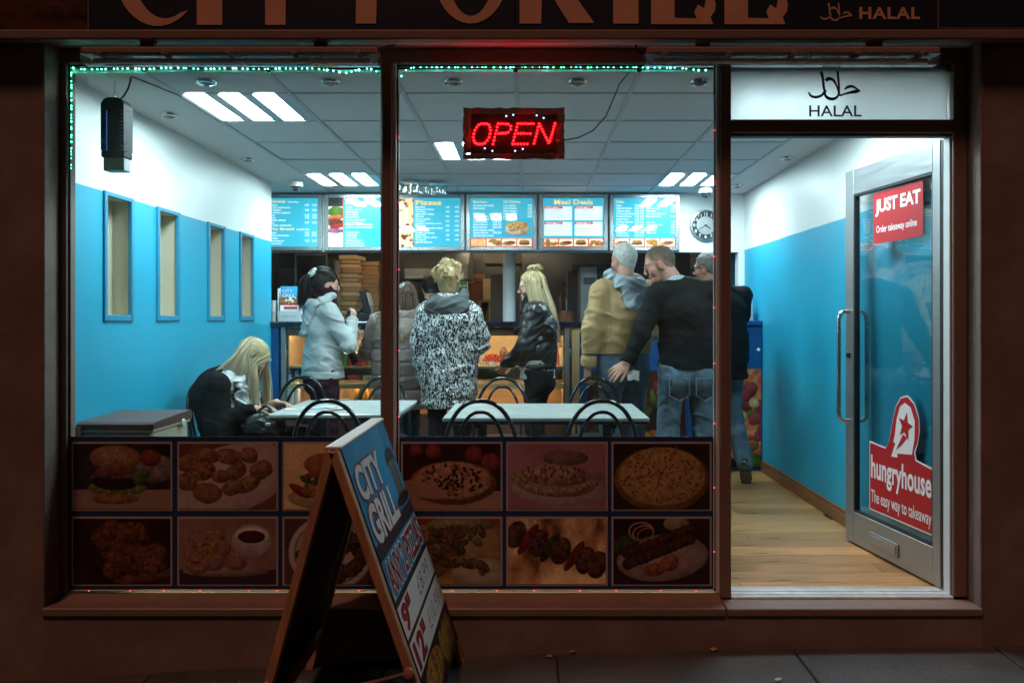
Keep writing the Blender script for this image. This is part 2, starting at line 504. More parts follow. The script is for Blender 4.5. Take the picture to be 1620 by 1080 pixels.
for row in range(5):
    dep = (.50, .60, .60, .60, .60)[row]
    x = -3.6 + (.12, .52, .30, .75, .2)[row]
    while x < 3.4:
        w = rnd.choice((.75, .9, .9, 1.05))
        g = .003; c = .006
        x0, x1, y1, y0 = x + g, x + w - g, yrow - g, yrow - dep + g
        h = rnd.uniform(-.004, .004)
        P = lambda X, Y, dz: (X, Y, pz(X, Y) + h + dz)
        t = MB().add([P(x0, y0, -.02), P(x1, y0, -.02), P(x1, y1, -.02), P(x0, y1, -.02), P(x0, y0, -c), P(x1, y0, -c), P(x1, y1, -c), P(x0, y1, -c),
                      P(x0 + c, y0 + c, 0), P(x1 - c, y0 + c, 0), P(x1 - c, y1 - c, 0), P(x0 + c, y1 - c, 0)],
                     [(0, 1, 5, 4), (1, 2, 6, 5), (2, 3, 7, 6), (3, 0, 4, 7), (4, 5, 9, 8), (5, 6, 10, 9), (6, 7, 11, 10), (7, 4, 8, 11), (8, 9, 10, 11)])
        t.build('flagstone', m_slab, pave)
        x += w
    yrow -= dep
# litter: a scrap of dropped leaf and paper
for px_, py_, c in ((1128, 1029, (.4, .22, .05)), (868, 1040, (.22, .2, .17)), (905, 1024, (.18, .16, .14)), (1232, 1077, (.5, .48, .44))):
    d = -.3
    for _ in range(12):
        z = pz(XA(px_, d), d); d += .5 * ((py_ - VY) * (DCAM + d) / FPX - (HCAM - z)) * -2.0
        d = max(-.9, min(-.16, d))
    p = Vector((XA(px_, d), d, pz(XA(px_, d), d) + .006)); t = MB(); n = 7
    ang = rnd.uniform(0, 6)
    ring = [(math.cos(ang + 6.283 * k / n) * rnd.uniform(.008, .024), math.sin(ang + 6.283 * k / n) * rnd.uniform(.006, .015)) for k in range(n)]
    t.add([p + Vector((a, b, rnd.uniform(0, .008))) for a, b in ring] + [p + Vector((0, 0, .01))], [(k, (k + 1) % n, n) for k in range(n)])
    o = t.build('litter_scrap', mat('scrap %d' % px_, c, .8, var=.2, vscale=80))
    tag(o, {1128: 'orange-brown leaf scrap on the pavement below the right window', 868: 'pale crumpled scrap on the dark pavement near the sandwich board', 905: 'small faded scrap on the pavement close to the wall', 1232: 'whitish paper scrap at the lower edge of the pavement below the doorway'}[px_], 'litter', 'litter on the pavement')

# --- floor with laminate planks
floor = struct(MB().box(-3.05, 2.6, -.02, 6.3, -.2, -.016).build('shop_floor', mat('floor bed', (.12, .08, .05), .8)))
m_plank = mat('oak laminate', (.37, .195, .078), .34, var=.48, vscale=3.0, stretch=(1.1, 13, 13), obj_var=.24, bump=.05, bscale=30, rvar=.1)
pw = .155; rnd = random.Random(11)
lens = {}
y = .03; r = 0
while y < YB - .01:
    x = XL - rnd.uniform(.1, 1.1)
    while x < XR:
        w = 1.25
        a, b = max(x, XL) + .0012, min(x + w, XR) - .0012
        if b - a > .05:
            key = round(b - a, 3)
            if key not in lens:
                me_o = MB().obox((0, 0, 0), (b - a, min(pw, YB - y) - .002, .014), None, .0015).build('plank', m_plank, floor)
                lens[key] = me_o.data; me_o.location = ((a + b) / 2, y + pw / 2, -.0075)
            else:
                share('plank', lens[key], floor, ((a + b) / 2, y + pw / 2, -.0075))
        x += w
    y += pw; r += 1

# --- left wall with four recessed niches
niches = [(.385, .284), (.98, .284), (1.735, .284), (2.345, .284)]
mb = MB(); zb, zt = 1.30, 1.925
mb.box(XL - .14, XL, .03, YC, -.1, zb); mb.box(XL - .14, XL, .03, YC, zt, ZC + .05)
e = .03
for (n0, nw) in niches + [(YC, 0)]:
    mb.box(XL - .14, XL, e, n0, zb, zt); e = n0 + nw
wl_ = struct(mb.build('wall_left', m_wall_l))
for (n0, nw) in niches:
    mb = MB(); t = .004
    mb.box(XL - .139, XL - .10, n0, n0 + nw, zb, zt)
    mb.box(XL - .10, XL - .006, n0, n0 + t, zb, zt); mb.box(XL - .10, XL - .006, n0 + nw - t, n0 + nw, zb, zt)
    mb.box(XL - .10, XL - .006, n0 + t, n0 + nw - t, zb, zb + t); mb.box(XL - .10, XL - .006, n0 + t, n0 + nw - t, zt - t, zt)
    q = mb.build('niche', m_cream, wl_)
    fr = MB(); f = .03
    fr.box(XL - .012, XL + .012, n0 - f + .016, n0 + .016, zb - .03, zt + .015, .003); fr.box(XL - .012, XL + .012, n0 + nw - .016, n0 + nw + f - .016, zb - .03, zt + .015, .003)
    fr.box(XL - .012, XL + .010, n0 + .016, n0 + nw - .016, zb - .03, zb + .004, .003); fr.box(XL - .012, XL + .010, n0 + .016, n0 + nw - .016, zt - .008, zt + .015, .003)
    fr.build('niche_frame', m_blue, q)
MB().box(XL, XL + .022, .03, YC, 0, .09, .004).box(XL, XL + .016, .03, YC, .09, .105, .003).build('skirting_board', m_wood, wl_)
# --- right wall
wr_ = struct(MB().box(XR, XR + .14, .03, 6.3, -.1, ZC + .05).build('wall_right', m_wall_r))
MB().box(XR - .022, XR, .03, YC - .02, 0, .075, .004).box(XR - .016, XR, .03, YC - .02, .0755, .098, .004).build('skirting_board', m_wood, wr_)
# --- ceiling: void above, plaster margins, tiles in a metal grid
ceil = struct(MB().box(-3.05, 2.6, .0, 6.3, ZC + .06, ZC + .16).build('ceiling', m_gap))
GX0, GY0, GP = -1.803, -.21, .579
cols = 5; x1g = GX0 + GP * 6
MB().box(XL - .9, GX0 - .012, .02, YB + .3, ZC, ZC + .02).build('plaster_margin', m_white, ceil)
MB().box(GX0 + 6 * GP + .012, XR, .02, YB + .3, ZC, ZC + .02).build('plaster_margin', m_white, ceil)
panels = {(0, 1), (0, 5), (2, 3), (5, 1), (5, 5)}
tile_me = None
def tile_loc(i, j): return (GX0 + GP * (i + .5), GY0 + GP * (j + .5))
for j in range(7):
    for i in range(6):
        if (i, j) in panels: continue
        cx, cy = tile_loc(i, j)
        y0, y1 = max(.02, cy - GP / 2 + .010), min(YB + .2, cy + GP / 2 - .010)
        if j == 0:
            MB().box(cx - GP / 2 + .010, cx + GP / 2 - .010, y0, y1, ZC + .003, ZC + .018, .003).build('ceiling_tile', m_tile, ceil); continue
        if tile_me is None:
            o = MB().obox((0, 0, 0), (GP - .020, GP - .020, .015), None, .003).build('ceiling_tile', m_tile, ceil); tile_me = o.data; o.location = (cx, cy, ZC + .0105 + rnd.uniform(0, .002))
        else:
            share('ceiling_tile', tile_me, ceil, (cx, cy, ZC + .0105 + rnd.uniform(0, .003)), (R(rnd.uniform(-.25, .25)), R(rnd.uniform(-.25, .25)), 0))
for i in range(0, 7):
    x = GX0 + GP * i
    MB().box(x - .0115, x + .0115, .02, YB + .2, ZC - .002, ZC + .004, .001).build('grid_runner', m_grid, ceil)
for j in range(1, 7):
    y = GY0 + GP * j
    for i in range(6): MB().box(GX0 + GP * i + .0125, GX0 + GP * (i + 1) - .0125, y - .0085, y + .0085, ZC - .001, ZC + .004, .001).build('grid_cross_bar', m_grid, ceil)
# --- bulkhead over the counter, carrying the menus
bulk = struct(MB().box(-3.0, XR, YB, YB + .10, 1.895, ZC + .03).build('bulkhead_wall', m_white))
MB().box(XR - .055, XR, YB - .005, YB + .115, 0, 1.893).build('wall_post', m_white, bulk)
struct(MB().box(XL - .9, XL - .14, 2.98, YC, -.1, ZC + .05).build('wall_return', m_white))
# --- kitchen shell
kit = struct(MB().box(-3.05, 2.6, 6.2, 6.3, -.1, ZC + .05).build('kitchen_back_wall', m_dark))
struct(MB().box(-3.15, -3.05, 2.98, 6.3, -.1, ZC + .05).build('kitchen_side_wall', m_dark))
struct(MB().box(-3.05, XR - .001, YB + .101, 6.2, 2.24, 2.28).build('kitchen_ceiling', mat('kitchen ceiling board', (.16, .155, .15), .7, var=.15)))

# ================================================================== the shopfront
YF = -.15
riser = tag(MB().box(-2.168, 2.015, YF - .010, -.03, -.50, -.041).build('stall_riser', m_render), 'low painted wall below the shop window sill', 'wall')
for nm, x0, x1, lb in (('pilaster', -4.6, -2.17, 'broad painted wall left of the shop window'), ('pilaster', 2.017, 4.6, 'broad painted wall right of the shop door')):
    p = thing(nm, lb, 'wall', ((x0 + x1) / 2, YF, -.6))
    MB().box(x0, x1, YF, .029, -.6, 2.53).build('wall_face', m_render, p)
    a, b = (x1 - .012, x1 + .004) if x1 < 0 else (x0 - .004, x0 + .012)
    MB().box(a, b, YF - .006, YF + .035, -.0395, 2.52, .004).build('corner_bead', m_render, p)
fr = thing('shop_window', 'wide brown framed shop window with two big glass panes', 'window', (-.65, 0, -.04))
ZG0, ZG1 = .018, 2.462
MB().box(-2.17, .873, YF - .022, .06, -.04, -.004, .004).add([(-2.168, YF + .06, -.0038), (.872, YF + .06, -.0038), (.872, -.03, .016), (-2.168, -.03, .016), (-2.168, -.03, -.0038), (.872, -.03, -.0038)], [(0, 1, 2, 3), (0, 3, 4), (1, 5, 2)]).build('sill', m_frame, fr)
MB().box(-2.168, 2.015, -.035, .055, ZG1, 2.529, .004).build('head_rail', m_frame, fr)
MB().box(-2.168, -2.140, -.03, .05, .0165, ZG1 - .0005, .003).build('jamb', m_frame, fr)
ml = MB().box(-.684, -.634, -.04, .05, .0165, ZG1 - .0005, .004).build('mullion', m_frame, fr)
MB().box(-.634, -.618, -.028, .04, .0165, ZG1 - .0005, .002).build('mullion_lit_side', mat('painted lit frame side', (.62, .64, .64), .45), ml)  # pale colour stands for the mullion side lit from inside the shop
ml = MB().box(.878, .928, -.04, .05, -.0035, ZG1 - .0005, .004).build('mullion', m_frame, fr)
MB().box(.862, .878, -.028, .04, .0165, ZG1 - .0005, .002).build('mullion_lit_side', MATS['painted lit frame side'], ml)  # interior light painted the same way on this mullion's side
m_pane = glass('shop window glass', (.97, 1, 1), 1.42, 0.0, dirt=.009)
MB().box(-2.138, -.686, -.004, .002, .018, ZG1 - .001).build('pane', m_pane, fr)
MB().box(-.617, .861, -.004, .002, .018, ZG1 - .001).build('pane', m_pane, fr)
for x0, x1 in ((-2.139, -.685), (-.617, .861)):
    MB().box(x0, x0 + .007, -.010, -.0045, .02, ZG1 - .012).box(x1 - .007, x1, -.010, -.0045, .02, ZG1 - .012).box(x0, x1, -.010, -.0045, ZG1 - .0115, ZG1 - .002).build('gasket', m_black, fr)
# --- door frame, fanlight and threshold
df = thing('door_frame', 'brown frame of the shop doorway with bright metal threshold', 'door frame', (1.45, 0, -.04))
MB().box(1.952, 2.0155, -.04, .06, .002, ZG1 - .0005, .004).build('jamb', m_frame, df)
MB().box(1.9435, 1.9515, -.02, .05, .002, 2.12, .002).build('door_stop', MATS['painted lit frame side'], df)  # its pale colour carries the same painted interior light
MB().box(.9285, 1.9515, -.04, .06, 2.138, 2.200, .004).build('transom', m_frame, df)
MB().box(.929, 1.951, -.02, .03, 2.128, 2.1375).build('gasket', m_black, df)
MB().box(.879, 2.0165, YF - .02, -.045, -.04, -.006, .004).build('door_step', m_frame, df)
th = MB().box(.9285, 1.9515, -.0445, .10, -.02, .006, .003)
for y in (-.02, .03, .075): th.box(.9285, 1.9515, y, y + .012, .0062, .009, .001)
th.build('threshold', mat('worn aluminium threshold', (.66, .67, .67), .42, metal=.35, var=.2, vscale=14), df)
# frosted fanlight with the halal sign
m_frost = bpy.data.materials.new('frosted fanlight film'); m_frost.use_nodes = True
nt = m_frost.node_tree; nt.nodes.remove(nt.nodes['Principled BSDF'])
t1 = nt.nodes.new('ShaderNodeBsdfTranslucent'); t1.inputs[0].default_value = (.92, .94, .94, 1)
t2 = nt.nodes.new('ShaderNodeBsdfRefraction'); t2.inputs[0].default_value = (.96, .98, .98, 1); t2.inputs['Roughness'].default_value = .62; t2.inputs['IOR'].default_value = 1.30
mx = nt.nodes.new('ShaderNodeMixShader'); mx.inputs[0].default_value = .62
nt.links.new(t1.outputs[0], mx.inputs[1]); nt.links.new(t2.outputs[0], mx.inputs[2])
nt.links.new(mx.outputs[0], nt.nodes['Material Output'].inputs[0])
fl = thing('fanlight', 'frosted white panel above the door reading HALAL', 'window', (1.44, 0, 2.2))
MB().box(.93, 1.944, .004, .008, 2.202, ZG1 - .001).build('frosted_pane', m_frost, fl)
m_ink = mat('black vinyl lettering', (.012, .013, .02), .5)
U, V = (1, 0, 0), (0, 0, 1)
yy = -.0005
t = MB(); put_text(t, 'HALAL', (XA(1280, 0), yy, ZA(184.5, 0)), U, V, .1, width=XA(1363, 0) - XA(1280, 0), height=ZA(167, 0) - ZA(184.5, 0), bold=.01)
t.build('lettering', m_ink, fl)
def ar(mb, strokes, ox, oy, d, sc, y):
    for pts, ws in strokes: stroke(mb, [(XA(ox + a * sc, d), ZA(oy + b * sc, d)) for a, b in pts], [w * sc * (DCAM + d) / FPX for w in ws], (0, y, 0), U, V)
HALAL = [([(83, 43), (76, 44), (66, 46), (58, 48), (51, 50), (49, 45), (49, 34), (48, 22), (47, 12)], [1.5, 6, 4, 3, 3, 4, 3.5, 3.5, 4]),
         ([(83, 43), (76, 39), (70, 36), (63, 37), (58, 41)], [1, 3, 4.5, 4.5, 2]),
         ([(50, 45), (46, 53), (39, 56), (31, 54), (27, 48), (29, 42)], [2, 4, 5, 5, 3.5, 1.5]),
         ([(48, 44), (45, 34), (40, 26), (33, 24), (28, 27)], [2, 3, 4.5, 6, 5]),
         ([(27, 46), (25, 36), (24, 26), (22, 16), (20, 13)], [3, 4, 4, 5, 6]),
         ([(26, 44), (22, 50), (13, 53), (5, 51), (1, 45)], [3, 4, 4.5, 4, 2])]
t = MB(); ar(t, HALAL, 1278, 101, 0, 1.0, yy); t.build('arabic_lettering', m_ink, fl)

# --- fascia sign board
YS = -.22
fs = thing('fascia_sign', 'dark shop fascia board with large copper letters reading CITY GRILL', 'sign', (0, YS, 2.497))
m_fas = mat('dark fascia vinyl', (.008, .011, .030), .42, var=.25, vscale=3)
SEAM = XA(814, YS)
MB().box(-4.6, SEAM - .0015, YS, .0, 2.54, 3.35).build('sign_board', m_fas, fs)
MB().box(SEAM + .0015, 4.6, YS, .0, 2.54, 3.35).build('sign_board', m_fas, fs)
MB().box(-4.6, 4.6, YS - .03, YS + .03, 2.497, 2.5395, .006).build('bottom_trim', m_frame, fs)
MB().box(-4.6, 4.6, YS + .031, .02, 2.530, 2.5395).build('soffit', mat('pale soffit', (.7, .68, .66), .6, var=.1), fs)
m_cop = mat('copper vinyl letters', (.66, .35, .22), .5, var=.10, vscale=8)
yl = YS - .003
def letter(poly):
    MB().prism([(XA(a, YS), ZA(b, YS)) for a, b in poly], (0, yl, 0), U, V, (0, .0025, 0)).build('letter', m_cop, fs)
def arc(cx, cy, rx, ry, a0, a1, n=18): return [(cx + rx * math.cos(R(a0 + (a1 - a0) * k / n)), cy + ry * math.sin(R(a0 + (a1 - a0) * k / n))) for k in range(n + 1)]
letter(arc(250, -45, 68, 87, 45, 300, 26) + arc(262, -47, 50, 77, 300, 62, 22))
letter([(310, -135), (352, -135), (352, 40), (312, 40)])
letter([(372, -135), (500, -135), (500, -98), (453, -98), (452, 40), (420, 40), (419, -98), (372, -98)])
letter([(528, -135), (566, -135), (582, -70), (606, -135), (640, -135), (597, -30), (595, 38), (563, 38), (564, -30)])
G = arc(745, -45, 58, 84, -40, -180, 14)
letter(arc(745, -46, 60, 84, 320, 10, 30) + [(805, -30), (745, -30), (745, -50), (770, -50)] + arc(745, -46, 36, 72, 10, 318, 26))
letter([(822, -135), (875, -135)] + arc(880, -85, 42, 48, -88, 80, 10) + [(940, 37), (900, 37), (858, -30), (856, 38), (822, 38)])
letter([(970, -135), (1010, -135), (1010, 38), (970, 38)])
def ell_(x0, x1, n):
    letter([(x0, -135), (x0 + 37, -135), (x0 + 37, 29), (x1 - 28, 30), (x1 - 32, 20), (x1 - 26, 8), (x1 - 16, 14), (x1 - 14, 2), (x1 - 6, -14), (x1 + 2, 6), (x1 + 1, 18), (x1 - 6, 28), (x1 - 2, 39), (x0, 39)])
ell_(1030, 1130, 0); ell_(1146, 1244, 1)
t = MB(); put_text(t, 'HALAL', (XA(1359, YS), yl, ZA(31, YS)), U, V, .1, width=XA(1455, YS) - XA(1359, YS), height=.053, bold=.03, spacing=1.1)
t.build('small_lettering', m_cop, fs)
t = MB(); ar(t, HALAL, 1297, -2, YS, .62, yl); t.build('small_arabic_lettering', m_cop, fs)
m_print = attr_mat('printed vinyl', .45, spec=.25, gain=1.08, bump=.15, bscale=300)
cv = Canvas(2.0, 1.0, 60); cv.fill((34, 20, 22), (84, 46, 34), 7, 3)
for k in range(14): cv.blob(rnd.uniform(0, 2), rnd.uniform(0, 1), .2, .1, rnd.uniform(0, 180), (120, 70, 50), (40, 20, 20), .3, 8, k)
cv.sheet('food_picture', (XA(-380, YS), YS - .003, ZA(47, YS)), (XA(138, YS) - XA(-380, YS), 0, 0), (0, 0, .5), m_print, fs)
m_out = mat('dull outline', (.2, .13, .12), .5)
for c in ((XA(139, YS), XA(141, YS), ZA(49, YS), 3.0), (-3.9, XA(139, YS), ZA(49, YS), ZA(47.5, YS)), (XA(1483, YS), XA(1484.5, YS), ZA(46, YS), 3.0), (XA(1484.5, YS), 3.9, ZA(46, YS), ZA(44.8, YS))):
    MB().box(c[0], c[1], YS - .003, YS - .0005, c[2], c[3]).build('panel_outline', m_out, fs)
# ================================================================== lamps of the shop
m_tubeglow = glow('fluorescent diffuser', (.71, .95, 1.0), 61.0)
m_louv = mat('light panel reflector', (.75, .78, .78), .3, metal=.2)
labels = {(0, 1): 'lit three-strip ceiling panel at the front left above the window table', (0, 5): 'lit three-strip ceiling panel at the back left near the dome camera',
          (2, 3): 'lit ceiling panel partly hidden behind the red OPEN sign', (5, 1): 'lit ceiling panel hidden behind the frosted HALAL pane over the door', (5, 5): 'lit three-strip ceiling panel at the back right above the queue'}
for (i, j) in sorted(panels):
    cx, cy = tile_loc(i, j)
    t = thing('ceiling_light', labels[i, j], 'ceiling light', (cx, cy, ZC), 'fluorescent ceiling panels')
    h = GP / 2 - .011
    MB().box(cx - h, cx + h, cy - h, cy + h, ZC + .012, ZC + .03).build('housing', m_louv, t)
    xs = [cx - h + .018, cx - h + .196, cx - h + .374]
    for k, x in enumerate(xs):
        MB().box(x, x + .108, cy - h + .02, cy + h - .02, ZC + .004, ZC + .0115, .002).build('diffuser', m_tubeglow, t)
    for x, w in ((cx - h, .014), (cx - h + .130, .062), (cx - h + .308, .062), (cx - h + .486, 2 * h - .486)):
        MB().box(x, x + w, cy - h, cy + h, ZC + .0005, ZC + .0116, .002).build('louvre', m_louv, t)
m_chrome = mat('chrome ring', (.7, .71, .72), .18, metal=1.0)
m_cup = mat('dark reflector', (.12, .12, .12), .3, metal=.5)
dls = [(-1.56, .14, 'unlit downlight at the front left corner by the insect lamp'), (-.96, .14, 'unlit downlight at the front, left of the window mullion'), (-.366, .14, 'unlit downlight at the front, left above the OPEN sign'),
       (.232, .14, 'unlit downlight at the front, right above the OPEN sign'), (.82, .14, 'unlit downlight at the front beside the right mullion'), (-2.02, .78, 'unlit downlight on the left margin near the front'),
       (-2.02, 2.05, 'unlit downlight on the left margin near the back'), (1.83, 2.0, 'unlit downlight on the right margin above the door'), (1.78, 3.2, 'unlit downlight on the right margin near the clock')]
for x, y, lb in dls:
    t = thing('downlight', lb, 'downlight', (x, y, ZC - .001), 'unlit ceiling downlights')
    z = ZC + .002
    MB().lathe([(.034, -.016), (.046, -.014), (.050, -.004), (.050, .001)][::1], (x, y, z - .002), 20).build('ring', m_chrome, t, 40)
    MB().lathe([(.0, -.0245), (.014, -.024), (.024, -.019), (.033, -.0165)], (x, y, z - .002), 16).build('bulb', m_cup, t, 40)
# clear glass spot clusters by the mullion
m_clear = glass('clear lamp glass', (.9, .95, .96), 1.5, .05, boost=3.0)
for k, (x, y, lb) in enumerate(((-.99, 3.0, 'cluster of clear glass spots on the ceiling just right of the mullion'), (-.78, 3.05, 'cluster of clear glass spots on the ceiling left of the pizza menu light'))):
    t = thing('spot_cluster', lb, 'ceiling lamp', (x, y, ZC), 'glass spot clusters')
    MB().lathe([(.07, 0), (.07, -.018), (.06, -.022)][::-1], (x, y, ZC), 18).build('base', m_chrome, t, 40)
    for a in range(4):
        q = Vector((x + .075 * math.cos(a * 1.57 + .4), y + .06 * math.sin(a * 1.57 + .4), ZC - .03))
        MB().lathe([(.022, -.07), (.026, -.068), (.028, -.01), (.016, 0), (.012, .016)], q, 12).build('glass_shade', m_clear, t, 50)
# kitchen tube above the back counter
kl = thing('kitchen_light', 'slim warm tube light high in the kitchen', 'ceiling light', (-1.2, 4.3, 2.24))
MB().box(-1.82, -.58, 4.27, 4.33, 2.205, 2.2395, .004).build('housing', m_louv, kl)
MB().cyl((-1.8, 4.3, 2.19), (-.6, 4.3, 2.19), .013, 10).build('tube', glow('warm tube', (1.0, .74, .48), 36.0), kl)
kl = thing('kitchen_light', 'slim warm tube light in front of the kitchen fire door', 'ceiling light', (-.2, 5.35, 2.24))
MB().box(-.8, .4, 5.32, 5.38, 2.205, 2.2395, .004).build('housing', m_louv, kl)
MB().cyl((-.78, 5.35, 2.19), (.38, 5.35, 2.19), .013, 10).build('tube', MATS['warm tube'], kl)
# ================================================================== things on and around the window
# ---------- 12 food pictures on the lower window
FP = {}
def pic(n):
    c = Canvas(1.0, .69, 130); rr = random.Random(n)
    A = c.a
    if n == 0:      # burger
        c.fill((30, 22, 26), (60, 44, 50), 3, 1); c.rect(0, 0, A, .30, (150, 118, 96)); c.blob(1.2, .62, .35, .22, 0, (190, 170, 165), (120, 100, 100), .08, 4, 3)
        c.blob(1.15, .78, .16, .13, 0, (190, 70, 50), (130, 40, 30), .02, 4, 4)
        for k in range(16): c.blob(.30 + k * .047, .30 + rr.uniform(-.05, .05), .10, .05, rr.uniform(-40, 40), (170, 175, 80), (90, 95, 30), .3, 12, 10 + k)
        c.blob(.62, .16, .36, .08, 0, (200, 150, 100), (150, 95, 50), .03, 6, 5); c.blob(.64, .42, .36, .13, 0, (80, 45, 38), (35, 18, 18), .1, 14, 6)
        for k in range(8): c.blob(.34 + k * .08, .52 + rr.uniform(-.03, .03), .10, .035, rr.uniform(-30, 30), (150, 90, 120), (100, 50, 70), .2, 10, 30 + k)
        c.blob(.66, .60, .32, .05, 0, (215, 90, 70), (165, 50, 40), .04, 9, 7); c.blob(1.0, .50, .14, .12, 60, (120, 150, 60), (60, 90, 30), .3, 9, 17)
        c.blob(.63, .78, .39, .20, -2, (205, 150, 92), (165, 105, 58), .02, 5, 8)
        for k in range(40):
            a = rr.uniform(0, 6.28); q = rr.uniform(0, .8); c.blob(.63 + .36 * q * math.cos(a), .80 + .14 * q * math.sin(a), .012, .008, rr.uniform(0, 180), (240, 215, 170), (220, 190, 140), 0, 4, k)
    elif n == 1:    # nuggets
        c.fill((120, 70, 55), (90, 48, 40), 3, 2); c.blob(.75, .45, 1.0, .52, 18, (205, 180, 172), (190, 160, 150), .01, 3, 1, dome=.3)
        for k, (x, y, a, b, g) in enumerate(((.15, .70, .2, .13, 10), (.42, .82, .2, .12, -10), (.75, .80, .22, .12, -8), (1.05, .82, .14, .12, -40), (1.22, .60, .18, .14, 20), (.35, .58, .20, .15, 10), (.85, .58, .18, .13, 35), (.62, .50, .14, .1, 0), (1.02, .38, .22, .12, 25), (.80, .33, .17, .12, 20), (.42, .25, .23, .16, -5), (.12, .42, .16, .14, 0))):
            c.blob(x, y, a, b, g, (206, 146, 86), (130, 74, 34), .11, 9, 20 + k)
    elif n == 2:    # chicken burger on yellow
        c.fill((220, 180, 110), (235, 200, 135), 2, 3); c.blob(.75, .18, .7, .2, 0, (225, 190, 140), (200, 160, 100), .02, 3, 2)
        c.blob(.25, .28, .2, .07, -30, (190, 60, 40), (150, 40, 30), .1, 6, 4); c.blob(.55, .30, .3, .13, 0, (210, 150, 80), (140, 80, 40), .15, 10, 5)
        for k in range(14): c.blob(.32 + rr.uniform(0, .55), .46 + rr.uniform(-.06, .06), .10, .05, rr.uniform(-60, 60), (110, 140, 60), (50, 80, 30), .3, 12, 9 + k)
        c.blob(.6, .52, .28, .05, 0, (200, 70, 50), (170, 50, 40), .05, 8, 6); c.blob(.6, .68, .3, .17, 0, (215, 130, 80), (180, 95, 50), .03, 5, 7)
    elif n == 3:    # fried chicken in the dark
        c.fill((26, 12, 16), (56, 28, 24), 2, 4); c.blob(1.1, .12, .5, .09, 8, (150, 92, 62), (110, 60, 40), .06, 6, 2)
        for k in range(22): c.blob(.72 + rr.uniform(-.3, .3), .50 + rr.uniform(-.3, .33), .17, .14, rr.uniform(0, 180), (170, 96, 52), (84, 36, 20), .25, 11, 3 + k)
        for k in range(6): c.blob(1.15 + rr.uniform(-.12, .12), .38 + rr.uniform(-.1, .1), .15, .15, 0, (176, 104, 56), (90, 42, 22), .2, 11, 40 + k)
    elif n == 4:    # onion rings and ketchup
        c.fill((150, 110, 100), (125, 88, 80), 3, 5); c.rect(0, 0, A, .22, (60, 40, 42)); c.blob(.7, .2, .66, .09, 0, (190, 160, 150), (170, 140, 130), .02, 3, 2)
        c.blob(1.08, .66, .30, .26, 0, (215, 200, 198), (185, 165, 165), .01, 3, 3, dome=.5); c.blob(1.09, .74, .25, .13, 0, (235, 222, 220), (215, 200, 200), .01, 3, 4, dome=.2); c.blob(1.08, .72, .21, .10, 0, (120, 36, 30), (70, 14, 16), .03, 14, 6)
        for k, (x, y, r1) in enumerate(((.30, .68, .18), (.52, .72, .18), (.42, .56, .18), (.25, .44, .17), (.60, .54, .18), (.28, .28, .17), (.52, .34, .17), (.84, .34, .17))):
            c.blob(x, y, r1, r1 * (.62 if k < 3 else .8), 0, (216, 150, 86), (140, 80, 36), .06, 9, 10 + k, hole=.5)
    elif n == 5:    # grilled chops on a plate
        c.fill((70, 48, 44), (96, 66, 58), 3, 6); c.blob(.72, .48, .66, .58, 0, (205, 196, 192), (190, 180, 175), .005, 3, 1, dome=.25); c.blob(.72, .48, .58, .50, 0, (60, 50, 52), (70, 56, 56), .005, 3, 1, dome=.2); c.blob(.72, .48, .56, .48, 0, (190, 180, 176), (175, 162, 158), .005, 3, 1, dome=.2)
        for k in range(16): c.blob(.75 + rr.uniform(-.4, .45), .42 + rr.uniform(-.3, .35), .2, .12, rr.uniform(0, 180), (140, 86, 60), (60, 34, 26), .2, 12, 4 + k)
    elif n == 6:    # pizza with a slice out
        c.fill((60, 24, 24), (40, 22, 20), 3, 7)
        for x, y, r1 in ((.45, .88, .12), (1.05, .84, .13), (1.3, .72, .14), (.2, .9, .1)): c.blob(x, y, r1, r1, 0, (190, 60, 44), (150, 40, 30), .02, 4, 9)
        c.rect(0, 0, A, .28, (170, 120, 92)); c.blob(.74, .40, .66, .34, 0, (190, 120, 66), (140, 76, 36), .04, 8, 1); c.blob(.74, .44, .58, .29, 0, (215, 160, 96), (170, 84, 48), .03, 12, 2, dome=.3)
        for k in range(100):
            a = rr.uniform(0, 6.28); q = rr.uniform(0, .9) ** .6; col = rr.choice((((60, 40, 50), (30, 16, 20)), ((150, 60, 40), (100, 30, 20)), ((120, 110, 50), (70, 66, 26)), ((230, 190, 120), (200, 150, 80)), ((60, 40, 50), (30, 16, 20))))
            c.blob(.74 + .53 * q * math.cos(a), .45 + .25 * q * math.sin(a), .035, .02, rr.uniform(0, 180), col[0], col[1], .3, 14, k)
        c.blob(.30, .30, .36, .12, -14, (176, 128, 100), (160, 110, 84), .02, 4, 3, dome=.1)
    elif n == 7:    # calzone
        c.fill((168, 110, 118), (150, 94, 104), 2, 8); c.blob(.75, .30, .72, .24, -3, (200, 174, 164), (176, 146, 138), .01, 3, 1, dome=.4); c.blob(.85, .78, .34, .12, 0, (170, 130, 100), (140, 100, 76), .05, 5, 2)
        c.blob(.72, .42, .62, .24, -3, (230, 192, 156), (190, 136, 100), .03, 6, 3); c.blob(.70, .52, .52, .17, -3, (226, 184, 146), (160, 100, 66), .05, 9, 4)
        for k in range(19):
            t = k / 18; x = .10 + 1.25 * t; y = .50 - .24 * math.sin(math.pi * t) ** .7 + .02 * rr.uniform(-1, 1); c.blob(x, y, .075, .055, rr.uniform(-30, 30), (222, 172, 128), (150, 92, 58), .12, 10, 20 + k)
        for k in range(34): c.blob(.70 + rr.uniform(-.42, .45), .52 + rr.uniform(-.08, .13), .020, .045, rr.uniform(-30, 30), (120, 62, 38), (84, 42, 26), .3, 14, k, dome=.1, soft=.5)
    elif n == 8:    # garlic cheese pizza
